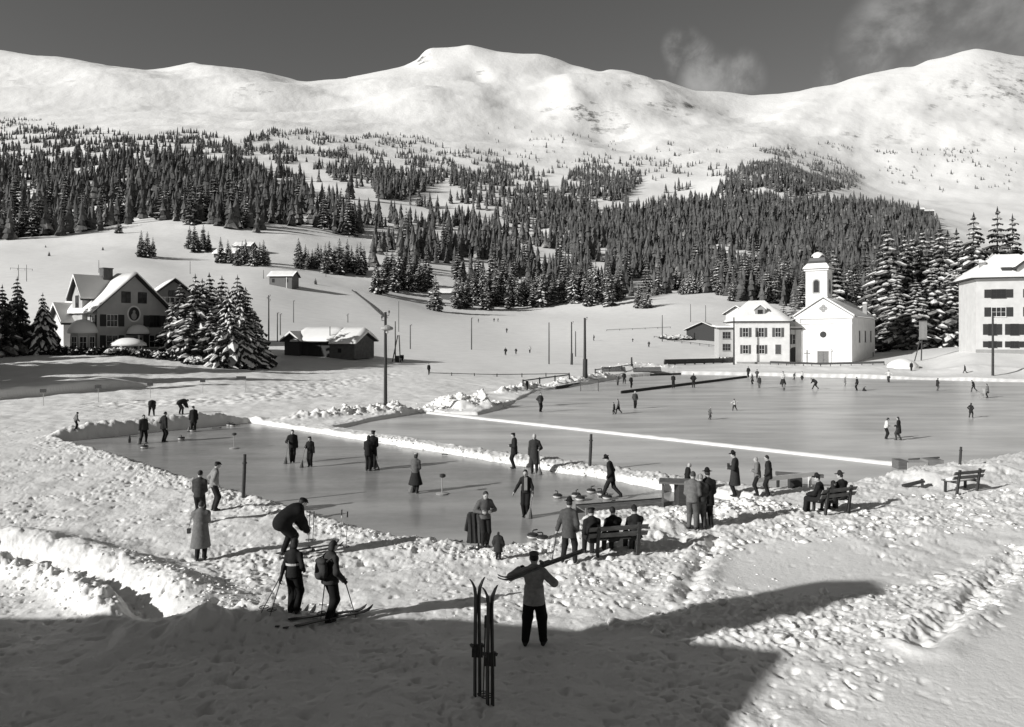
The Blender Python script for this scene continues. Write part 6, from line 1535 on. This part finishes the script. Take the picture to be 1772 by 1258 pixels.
for nm, sd in (('left', -1), ('right', 1)):
    a = local(P6, sd*.11, -.85, .03); b = local(P6, sd*.11+.02, .95, .03); a.z = gh(a.x, a.y)+.03; b.z = gh(b.x, b.y)+.05
    o = tag(empty('snow_ski', a), 'dark ski under the %s boot of the skier with the rucksack' % nm, 'ski', 'skis worn by the rucksack skier'); ski(o, (0, 0, 0), b-a, (0, 0, 1), .09, .022)
for nm, sd in (('left', -1), ('right', 1)):
    a = local(P5, sd*.08, -.55, .03); b = local(P5, sd*.08, .85, .03); a.z = gh(a.x, a.y)+.02; b.z = gh(b.x, b.y)+.04
    o = tag(empty('snow_ski', a), 'dark ski under the %s boot of the slim skier with pale belt' % nm, 'ski', 'skis worn by the slim skier'); ski(o, (0, 0, 0), b-a, (0, 0, 1), .09, .022)
for nm, sd, dx in (('near', -1, -.1), ('far', 1, .05)):
    a = local(P4, sd*.15-.1, -.2, .02); b = local(P4, sd*.12-.1, 1.65, .02); a.z = gh(a.x, a.y)+.03; b.z = gh(b.x, b.y)+.05
    o = tag(empty('snow_ski', a), 'dark ski lying at the feet of the bending person, the %s one' % nm, 'ski', 'skis of the bending person'); ski(o, (0, 0, 0), b-a, (0, 0, 1), .09, .022)
h = HANDS[P5.name]
for i, (px, row, lab) in enumerate(((452, 1060, 'ski pole trailing far left behind the slim skier'), (467, 1066, 'ski pole trailing closer behind the slim skier'))):
    x, y, z = ground(px, row); ski_pole(h[0] + Vector((.02*i, .03*i, .06)), (x, y, z), lab)
h = HANDS[P6.name]
for i, (px, row, lab) in enumerate(((555, 1072, 'ski pole in the left mitten of the rucksack skier'), (616, 1068, 'ski pole slanting from the right mitten of the rucksack skier'))):
    x, y, z = ground(px, row); ski_pole(h[i] + Vector((0, 0, .06)), (x, y, z), lab)
# rucksack with gear strapped on
r0 = local(P6, 0, -.20, 1.18 - 0); o = tag(empty('rucksack', (r0.x, r0.y, P6.location.z + 1.12*.93), P6.rotation_euler[2]), 'dark bulging rucksack on the back of the skier', 'rucksack')
v, q = snets([('el', A3(0, .0, .02), A3(.17, .10, .21), I3, 'k'), ('el', A3(0, -.07, -.06), A3(.10, .06, .10), I3, 'k'), ('el', A3(0, -.01, .19), A3(.15, .09, .06), I3, 'k')], .014, .03); mk('bag', v, q, cloth(.05), None, True, o)
m = MB(); m.tube([(-.15, .02, .2), (-.13, .2, .24), (-.12, .26, .1), (-.14, .1, -.1)], .016, 6); m.build('strap', cloth(.09), o); m = MB(); m.tube([(.15, .02, .2), (.13, .2, .24), (.12, .26, .1), (.14, .1, -.1)], .016, 6); m.build('strap', cloth(.09), o)
# camera case of the overcoat man
cc = local(P1, -.30, .03, 0); o = tag(empty('camera_case', (cc.x, cc.y, P1.location.z + .80)), 'small dark camera case hanging at the hip of the overcoat wearer', 'case'); MB().box(-.04, -.035, -.065, .04, .035, .065).build('case_body', IRON, o); MB().tube([(0, 0, .09), (.1, .0, .45), (.2, 0, .62)], .008, 5).build('strap', IRON, o)

# ---- by the benches
P8 = person(839, 946, 848, 165, 'person in grey pullover with folded arms behind the coat stand at the near ice edge', 'close', 'folded', 2, .10, .022, 'sweater', None, hair_c=.04, nod=20)
P9 = person(862, 969, 921, 8, 'small child in dark jacket seen from behind at the near ice edge', 'stand', 'kid', 3, .035, .02, 'coat', 'knit', hat_c=.06, hem=.52, bulk=.06, baggy=.03)
P10 = person(984, 974, 862, 15, 'man in hat and dark jacket with walking stick standing beside the near bench', 'wide', 'cane', 3, .07, .02, 'jacket', 'fedora', hat_c=.015, baggy=.012, hem=.72)
h = HANDS[P10.name][0]; x, y, z = ground(954, 975); o = tag(empty('walking_stick', (x, y, z)), 'walking stick in the left hand of the man in the hat', 'stick'); d = h - Vector((x, y, z)); MB().tube([(0, 0, -.03), d, d*1.06 + Vector((.05, 0, .0))], [.012, .014, .016], 6).build('shaft', DARKWOOD, o); MB().tube([d*1.06 + Vector((.05, 0, 0)), d*1.06 + Vector((-.06, 0, .01))], .018, 6).build('crook', DARKWOOD, o)
def sitter(b, u, label, turn=0, yaw=0.0, **kw):
    p = local(b, u, .16, 0); f = 0 - math.degrees(b.rotation_euler[2]) + math.degrees(yaw) + math.degrees(math.atan2(p.x, p.y)*-1)
    return person(0, 0, 0, f, label, 'stand', kw.pop('arms', 'lap'), kw.pop('lean', 4), sit=True, H=kw.pop('H', 1.72), at=(p.x, p.y, b.location.z - .03), turn=turn, **kw)
sitter(BENCH1, -.62, 'person hunched at the left end of the near bench with face turned', lean=18, turn=35, top_c=.02, leg_c=.018, outer='jacket', hat='beret', hat_c=.015)
sitter(BENCH1, -.05, 'person with dark hair seated in the middle of the near bench', lean=4, top_c=.018, leg_c=.02, outer='coat', hair_c=.015)
sitter(BENCH1, .58, 'person in dark hat seated at the right end of the near bench', lean=3, top_c=.025, leg_c=.03, outer='coat', hat='knit', hat_c=.02)
sitter(BENCH2, -.55, 'man in dark hat and coat seated at the left end of the right-hand bench', lean=6, turn=-30, top_c=.018, leg_c=.02, outer='coat', hat='fedora', hat_c=.02, yaw=-.5)
sitter(BENCH2, .02, 'small child squeezed between two adults on the right-hand bench', lean=0, turn=120, top_c=.03, leg_c=.03, outer='coat', hat='hood', hat_c=.03, H=1.42)
sitter(BENCH2, .45, 'man in dark hat seated at the right end of the right-hand bench', lean=4, turn=-20, top_c=.02, leg_c=.02, outer='coat', hat='fedora', hat_c=.03)
# coat stand
x, y, z = ground(828, 951); h = 72*y/F
o = tag(empty('coat_stand', (x, y, z)), 'coat stand hung with dark coats at the near edge of the curling ice', 'coat stand'); MB().tube([(0, 0, -.1), (0, 0, h)], .025, 6).build('upright', IRON, o); MB().tube([(-.28, -.02, h-.12), (.22, 0, h-.08)], .02, 6).build('hook_bar', IRON, o); MB().tube([(-.12, 0, h), (-.05, 0, h+.16)], .015, 6).build('hook', IRON, o); MB().lathe([(.34, -.02), (.34, .03), (.05, .06)], 12).build('foot', IRON, o)
for dx, lab, c in ((-.15, 'dark coat hanging at the left on the coat stand', .03), (.10, 'grey-black coat hanging at the right on the coat stand', .055)):
    q_ = tag(empty('hanging_coat', (x+dx, y-.06, z)), lab, 'coat'); v, f_ = snets([('cn', A3(0, 0, h-.1), A3(0, 0, .22), .10, .20, .55, I3, 'k'), ('rc', A3(-.14, 0, h-.18), A3(-.19, 0, h*.5), .05, .045, 'k'), ('rc', A3(.13, 0, h-.18), A3(.18, 0, h*.45), .05, .045, 'k')], .022, .04)
    v = v + np.stack([.014*np.sin(v[:, 0]*60), .018*np.sin(v[:, 0]*45 + v[:, 2]*3), 0*v[:, 0]], 1); mk('coat_cloth', v, f_, cloth(c), None, True, q_)
# ---- curling rink
P = person(910, 894, 811, 190, 'curler with pale scarf and dark trousers, one arm held out, facing the near edge', 'close', 'out', 4, .02, .015, 'sweater', None, hair_c=.02, girl=True)
with_broom(P, 0, .18, 'broom standing at the feet of the curler with the pale scarf', -.12)
nk = HANDS[P.name][2]; m = MB(); m.box(-.05, .0, -.42, .05, .03, .02); o = tag(empty('scarf', nk + Vector((0, -.16, 0)), .1), 'pale scarf hanging at the neck of the curler with one arm out', 'scarf'); m.build('scarf_cloth', cloth(.3), o)
person(1058, 863, 786, 283, 'man in dark hat striding to the left between the curling stones', 'stride', 'pocket', 9, .02, .022, 'jacket', 'fedora', hat_c=.015, nod=22, hem=.72)
person(890, 811, 749, 265, 'man in beret and dark jacket turned left beside the snow ridge', 'close', 'folded', 0, .022, .016, 'jacket', 'beret', hat_c=.015, baggy=.012, hem=.70)
P = person(925, 819, 750, 185, 'white-haired person in long dark coat leaning on a broom beside the snow ridge', 'stand', 'broom', 2, .04, .03, 'long_coat', None, hair_c=.45, hem=.42)
with_broom(P, 0, .28, 'broom held by the white-haired person in the long coat')
P = person(506, 801, 743, 178, 'curler in dark suit with sunglasses holding a broom, left one of two', 'close', 'broomr', 2, .02, .016, 'jacket', None, hair_c=.02)
with_broom(P, 1, .12, 'broom of the left one of the two curlers by the ridge', .1)
P = person(537, 808, 755, 200, 'shorter curler in dark suit holding a broom, right one of two', 'close', 'broomr', 3, .02, .016, 'jacket', 'beret', hat_c=.02, girl=True)
with_broom(P, 1, .15, 'broom of the shorter curler by the ridge', .15)
person(637, 815, 753, 20, 'shorter person of the dark couple standing close together on the curling ice', 'close', 'front', 2, .018, .016, 'jacket', None, girl=True, hem=.75)
P = person(645, 812, 745, 15, 'taller person in beret of the dark couple on the curling ice', 'close', 'front', 2, .018, .016, 'jacket', 'beret', hat_c=.015, hem=.75)
with_broom(P, 1, -.2, 'broom beside the dark couple on the curling ice')
P = person(719, 853, 782, 20, 'curler in pale cap and grey jacket with long dark skirt seen from behind', 'step', 'front', 3, .11, .025, 'jacket', 'cap', hat_c=.35, skirt=.36, girl=True)
with_broom(P, 0, .05, 'broom of the curler in pale cap and skirt', -.05)
P = person(248, 767, 717, 160, 'curler in grey jacket and breeches leftmost on the far end of the curling ice', 'wide', 'down', 2, .05, .02, 'jacket', None, baggy=.012, hem=.8)
with_broom(P, 1, .1, 'broom of the leftmost curler at the far end')
P = person(283, 765, 712, 60, 'curler in dark long jacket with a broom second from the left at the far end', 'close', 'broom', 5, .025, .018, 'jacket', None, hem=.74)
with_broom(P, 0, .1, 'broom of the second curler from the left at the far end')
P = person(335, 746, 702, 185, 'curler in dark long coat standing by the end bank', 'stand', 'down', 5, .025, .02, 'coat', 'beret', hem=.52, nod=20)
with_broom(P, 1, .2, 'broom of the long-coated curler by the end bank')
for px, row, lab, f_ in ((262, 720, 'person in black bending down in the snow behind the end bank, left one', 10), (313, 717, 'person in black bending down in the snow behind the end bank, right one', 60)):
    x, y, z = ground(px, row); person(px, row, 0, f_, lab, 'wide', 'floor', 74, .018, .018, 'jacket', None, H=1.7, nod=10)
person(131, 745, 713, 70, 'child in pale pullover and dark trousers walking on the bank at the far left corner', 'step', 'kid', 8, .16, .02, 'sweater', 'beret', baggy=.012)
# ---- by the table and the railing
person(1190, 850, 788, 80, 'bald man in dark jacket standing behind the table', 'stand', 'pocket', 2, .018, .03, 'jacket', None, hair=False, at=(*gz(1190, 862), 0))
person(1198, 917, 816, 8, 'man in grey jacket and light trousers at the table, seen from behind', 'stand', 'front', 8, .14, .10, 'jacket', None, hair_c=.06, hem=.84)
person(1213, 915, 820, 345, 'man in dark grey pullover between the jacket wearer and the hat wearer', 'stand', 'front', 2, .05, .07, 'sweater', None, hair_c=.25)
person(1225, 913, 811, 345, 'man in dark hat and dark jacket standing right of the table, seen from behind', 'stand', 'front', 3, .018, .016, 'jacket', 'fedora', hat_c=.014, hem=.70)
P = person(1272, 859, 780, 280, 'man in hat and long dark coat reading a white sheet by the railing', 'close', 'folded', 0, .035, .02, 'long_coat', 'fedora', hat_c=.015, hem=.45, nod=16)
h = HANDS[P.name]; o = tag(empty('paper_sheet', (h[0] + h[1])/2 + Vector((-.05, -.12, .04)), .5), 'white sheet of paper held by the man in the long coat', 'paper'); MB().add([(-.09, 0, -.1), (.09, .02, -.12), (.10, .05, .12), (-.08, .03, .14), (-.09, .004, -.1), (.09, .024, -.12), (.10, .054, .12), (-.08, .034, .14)], [(0,1,2,3),(7,6,5,4),(0,4,5,1),(1,5,6,2),(2,6,7,3),(3,7,4,0)]).build('sheet', WHITEPAINT, o)
person(1311, 858, 791, 275, 'man in light grey jacket and dark trousers at the white railing', 'stand', 'folded', 2, .17, .02, 'jacket', None, hair_c=.30, hem=.82)
person(1330, 859, 788, 278, 'man in dark jacket directly right of the man in light grey at the railing', 'stand', 'pocket', 2, .03, .02, 'jacket', None, hair_c=.02, hem=.74)
# ---- skating rink
person(935, 713, 679, 150, 'man in grey jacket standing near the left bank of the skating ice, hand on hip', 'close', 'hips', 0, .06, .02, 'jacket', None)
person(1099, 707, 676, 170, 'man in pale cap and grey jacket standing in front of the long dark board', 'close', 'pocket', 0, .06, .02, 'jacket', 'cap', hat_c=.5)
person(1070, 716, 690, 280, 'skater in pale top and dark skirt beside a dark child', 'skate', 'down', 3, .20, .02, 'sweater', None, skirt=.55, girl=True)
person(1063, 717, 696, 280, 'dark-clad child skating left of the skater in the pale top', 'step', 'kid', 5, .03, .03, 'coat', None)
person(1228, 726, 705, 60, 'small child in white cap wobbling on the skating ice', 'wide', 'kid', 8, .10, .04, 'coat', 'knit', hat_c=.6)
person(1271, 711, 690, 330, 'girl in white top and dark skirt skating on one leg', 'skate', 'spread', 4, .55, .03, 'sweater', None, skirt=.62, girl=True)
person(1533, 760, 722, 70, 'skater in white blouse and dark trousers holding hands with a partner', 'close', 'front', 8, .55, .018, 'sweater', None, girl=True, side_lean=4)
person(1555, 762, 721, 285, 'skater in dark dress facing the partner in white blouse', 'step', 'front', 0, .02, .05, 'dress', None, girl=True, hem=.52)
person(1680, 723, 697, 20, 'skater in dark coat gliding at the lower right of the ice', 'wide', 'hips', 3, .025, .04, 'coat', None, hem=.60, girl=True)
person(1622, 676, 654, 60, 'skater in dark coat with pale stockings near the far edge at the right', 'close', 'front', 2, .03, .10, 'coat', None, hem=.62)
person(1685, 678, 657, 290, 'dark skater leaning forward in a long stride at the far right', 'skate', 'kid', 16, .03, .03, 'jacket', None)
person(1709, 688, 664, 270, 'person in pale coat pushing a chair sledge at the right edge', 'close', 'front', 4, .16, .02, 'coat', None, hem=.55)
x, y = gz(1699, 689); o = tag(empty('chair_sledge', (x, y, .004)), 'light chair sledge pushed by the person in the pale coat', 'sledge'); m = MB(); m.box(-.25, -.2, .40, .25, .2, .45); m.build('seat', CANVAS, o)
for sx in (-.22, .22):
    for sy in (-.17, .17): MB().tube([(sx, sy, 0), (sx, sy, .41)], .025, 5).build('leg', CANVAS, o)
MB().box(.20, -.2, .45, .25, .2, .95).build('backrest', CANVAS, o)
person(1483, 676, 652, 250, 'man in dark suit watching over a child sitting on the ice', 'close', 'pocket', 0, .02, .02, 'jacket', None)
x, y = gz(1494, 676.5); person(1494, 676, 0, 90, 'child in dark clothes sitting on the ice beside the man in the dark suit', 'stand', 'lap', 20, .03, .03, 'coat', None, sit=True, H=1.1, at=(x, y, -.28))
person(1538, 662, 640, 200, 'girl in white pullover and short dark skirt near the far bank', 'close', 'spread', 0, .55, .04, 'sweater', None, skirt=.62, girl=True)
person(1462, 668, 652, 90, 'small pale-clad child standing left of the man in the dark suit', 'stand', 'kid', 2, .18, .12, 'coat', None)
person(1410, 674, 656, 300, 'skater bent low with one leg stretched back', 'skate', 'spread', 55, .03, .03, 'jacket', None, H=1.6)
person(1388, 658, 642, 190, 'woman in white top and wide dark skirt by the far bank', 'close', 'down', 0, .5, .025, 'sweater', None, skirt=.35, girl=True)
person(1374, 658, 644, 60, 'boy leaning forward in a run near the woman in white top', 'skate', 'kid', 18, .06, .05, 'sweater', None)
person(1355, 670, 642, 180, 'woman in white blouse and long dark skirt behind a small child', 'close', 'front', 2, .5, .03, 'sweater', None, skirt=.30, girl=True)
person(1357, 676, 663, 185, 'very small child in front of the woman with the long dark skirt', 'stand', 'kid', 2, .2, .05, 'coat', None)
person(1314, 672, 650, 190, 'girl in dark dress standing in front of the end of the long board', 'close', 'down', 0, .04, .12, 'dress', None, girl=True, hem=.55)
person(1302, 665, 646, 250, 'skater in wide dark skirt near the end of the long board', 'step', 'kid', 4, .05, .02, 'sweater', None, skirt=.45, girl=True)
person(1310, 656, 639, 180, 'boy in wide hat behind the skaters at the end of the long board', 'stand', 'hips', 0, .08, .04, 'coat', 'fedora', hat_c=.05)
person(1295, 653, 634, 200, 'person in dark coat standing at the far end of the long board', 'close', 'pocket', 0, .02, .02, 'coat', None)
person(1165, 672, 647, 10, 'man in dark suit leaning over the long board, left of two', 'stand', 'front', 4, .02, .02, 'jacket', None)
person(1200, 671, 646, 10, 'man in dark suit leaning over the long board, right of two', 'stand', 'hips', 2, .02, .02, 'jacket', None)
person(1069, 667, 649, 180, 'person in grey coat leftmost of the three by the left bank', 'close', 'pocket', 0, .08, .05, 'coat', None)
person(1080, 664, 643, 160, 'person in dark coat with legs apart amid the three by the left bank', 'wide', 'pocket', 0, .025, .02, 'coat', None)
person(1092, 671, 650, 150, 'person in dark jacket rightmost of the three by the left bank', 'close', 'pocket', 0, .025, .02, 'jacket', None)
person(912, 675, 656, 140, 'person in dark clothes standing in the snow behind the left bank', 'close', 'down', 0, .02, .02, 'coat', None)
# ---- meadow and slope
person(742, 647, 629, 160, 'walker in dark clothes on the track at the left end of the thin fence', 'close', 'down', 0, .02, .02, 'coat', None)
person(1670, 646, 631, 260, 'walker striding on the snow bank before the guest house', 'stride', 'down', 6, .02, .02, 'coat', None)
person(1577, 642, 626, 180, 'person in dark clothes standing beside the rounded snow heap', 'close', 'down', 0, .02, .02, 'coat', None)
for px, row, top, lab, c in ((875, 615, 601, 'leftmost of the three skiers at the foot of the meadow', .02), (893, 613, 602, 'middle one of the three skiers at the foot of the meadow', .03), (917, 611, 598, 'skier in pale top at the right of the three on the meadow', .35), (877, 576, 567, 'skier higher up on the meadow descending', .03), (1028, 590, 579, 'dark skier right of the big pole on the slope', .02), (1095, 592, 585, 'small skier crouching on the right part of the slope', .02), (1123, 601, 590, 'skier with arms out on the right part of the slope', .05), (855, 557, 550, 'far skier at the wood edge, left of a pair', .02), (862, 557, 550, 'far skier at the wood edge, right of a pair', .02), (828, 558, 551, 'far skier alone at the wood edge', .02), (697, 626, 614, 'person by the small dark box right of the barn', .02)):
    person(px, row, top, 200 if px % 2 else 250, lab, 'stand', 'poles' if px != 697 else 'down', 6, c, .025, 'jacket', None, res=.05)
# ---------------------------------------------------------------- camera, light, sky
SUN_EL, SUN_DIR = math.radians(22.5), (-0.87, -0.495)
cam = bpy.data.cameras.new('Camera'); co = bpy.data.objects.new('Camera', cam); COL.objects.link(co)
co.location = (0, 0, CH); co.rotation_euler = (math.radians(90), 0, 0)
cam.sensor_width = 36; cam.sensor_fit = 'HORIZONTAL'; cam.lens = 36 * F / 1772
cam.shift_y = -(629 - HY) / 1772; cam.clip_start = 0.1; cam.clip_end = 12000
SC.camera = co
sun = bpy.data.lights.new('Sun', 'SUN'); so = bpy.data.objects.new('Sun', sun); COL.objects.link(so)
sun.energy = 4.7; sun.angle = math.radians(0.53); sun.color = (1.0, 0.994, 0.98)
ld = Vector((-SUN_DIR[0] * math.cos(SUN_EL), -SUN_DIR[1] * math.cos(SUN_EL), -math.sin(SUN_EL)))
so.rotation_euler = ld.to_track_quat('-Z', 'Y').to_euler()
W = bpy.data.worlds.new('World'); SC.world = W; W.use_nodes = True
nt = W.node_tree; nt.nodes.clear()
out = nt.nodes.new('ShaderNodeOutputWorld'); bg = nt.nodes.new('ShaderNodeBackground'); nt.links.new(bg.outputs[0], out.inputs[0])
sky = nt.nodes.new('ShaderNodeTexSky'); sky.sky_type = 'NISHITA'; sky.sun_disc = False
sky.sun_elevation = SUN_EL; sky.sun_rotation = math.atan2(SUN_DIR[0], SUN_DIR[1]); sky.altitude = 1500; sky.air_density = 1.0; sky.dust_density = 0.6; sky.ozone_density = 1.0
sp = nt.nodes.new('ShaderNodeSeparateColor'); nt.links.new(sky.outputs[0], sp.inputs[0])   # black-and-white film behind a red filter
cb = nt.nodes.new('ShaderNodeCombineColor')
for i, k in enumerate((1.0, 0.992, 0.972)):
    mm = nt.nodes.new('ShaderNodeMath'); mm.operation = 'MULTIPLY'; mm.inputs[1].default_value = k
    nt.links.new(sp.outputs[0], mm.inputs[0]); nt.links.new(mm.outputs[0], cb.inputs[i])
# thin clouds drifting over the right-hand ridge
tc = nt.nodes.new('ShaderNodeTexCoord')
def blob(direction, width, scale, vs, lo, hi, rot=0.0):
    d = Vector(direction).normalized()
    dt = nt.nodes.new('ShaderNodeVectorMath'); dt.operation = 'DOT_PRODUCT'; dt.inputs[1].default_value = d
    nt.links.new(tc.outputs['Generated'], dt.inputs[0])
    mr = nt.nodes.new('ShaderNodeMapRange'); mr.interpolation_type = 'SMOOTHSTEP'
    mr.inputs['From Min'].default_value = math.cos(width); mr.inputs['From Max'].default_value = 1.0
    nt.links.new(dt.outputs['Value'], mr.inputs['Value'])
    mp = nt.nodes.new('ShaderNodeMapping'); mp.inputs['Scale'].default_value = vs; mp.inputs['Rotation'].default_value = (0, rot, 0)
    nt.links.new(tc.outputs['Generated'], mp.inputs[0])
    n = nt.nodes.new('ShaderNodeTexNoise'); n.inputs['Scale'].default_value = scale; n.inputs['Detail'].default_value = 7; n.inputs['Roughness'].default_value = 0.58
    n.inputs['Distortion'].default_value = 0.2
    nt.links.new(mp.outputs[0], n.inputs['Vector'])
    r = nt.nodes.new('ShaderNodeMapRange'); r.interpolation_type = 'SMOOTHSTEP'; r.inputs['From Min'].default_value = lo; r.inputs['From Max'].default_value = hi
    nt.links.new(n.outputs['Fac'], r.inputs['Value'])
    m = nt.nodes.new('ShaderNodeMath'); m.operation = 'MULTIPLY'; nt.links.new(mr.outputs[0], m.inputs[0]); nt.links.new(r.outputs[0], m.inputs[1])
    return m.outputs[0]
def skydir(px, row): return ((px - CX) / F, 1.0, (HY - row) / F)
V1 = (1, 1, 1)
parts = [blob(skydir(1180, 82), 0.030, 17, V1, 0.34, 0.70), blob(skydir(1198, 108), 0.036, 17, V1, 0.32, 0.70), blob(skydir(1224, 138), 0.044, 15, V1, 0.34, 0.74), blob(skydir(1268, 140), 0.045, 15, V1, 0.42, 0.80),
         blob(skydir(1478, 118), 0.050, 14, V1, 0.42, 0.76), blob(skydir(1560, 66), 0.075, 11, (1, 1, 1.3), 0.38, 0.74), blob(skydir(1660, 46), 0.095, 9, (1, 1, 1.3), 0.32, 0.70)]
acc = parts[0]
for p in parts[1:]:
    m = nt.nodes.new('ShaderNodeMath'); m.operation = 'MAXIMUM'; nt.links.new(acc, m.inputs[0]); nt.links.new(p, m.inputs[1]); acc = m.outputs[0]
sc_ = nt.nodes.new('ShaderNodeMath'); sc_.operation = 'MULTIPLY'; sc_.inputs[1].default_value = 0.62; nt.links.new(acc, sc_.inputs[0])
mx = nt.nodes.new('ShaderNodeMix'); mx.data_type = 'RGBA'; nt.links.new(sc_.outputs[0], mx.inputs['Factor']); nt.links.new(cb.outputs[0], mx.inputs['A'])
CLOUD = 6.0
mx.inputs['B'].default_value = (CLOUD, CLOUD * .992, CLOUD * .972, 1)
nt.links.new(mx.outputs['Result'], bg.inputs['Color']); bg.inputs['Strength'].default_value = 0.088
SC.view_settings.view_transform = 'Standard'; SC.view_settings.look = 'None'; SC.view_settings.exposure = 0.12; SC.view_settings.gamma = 1
SC.cycles.max_bounces = 6; SC.cycles.diffuse_bounces = 3
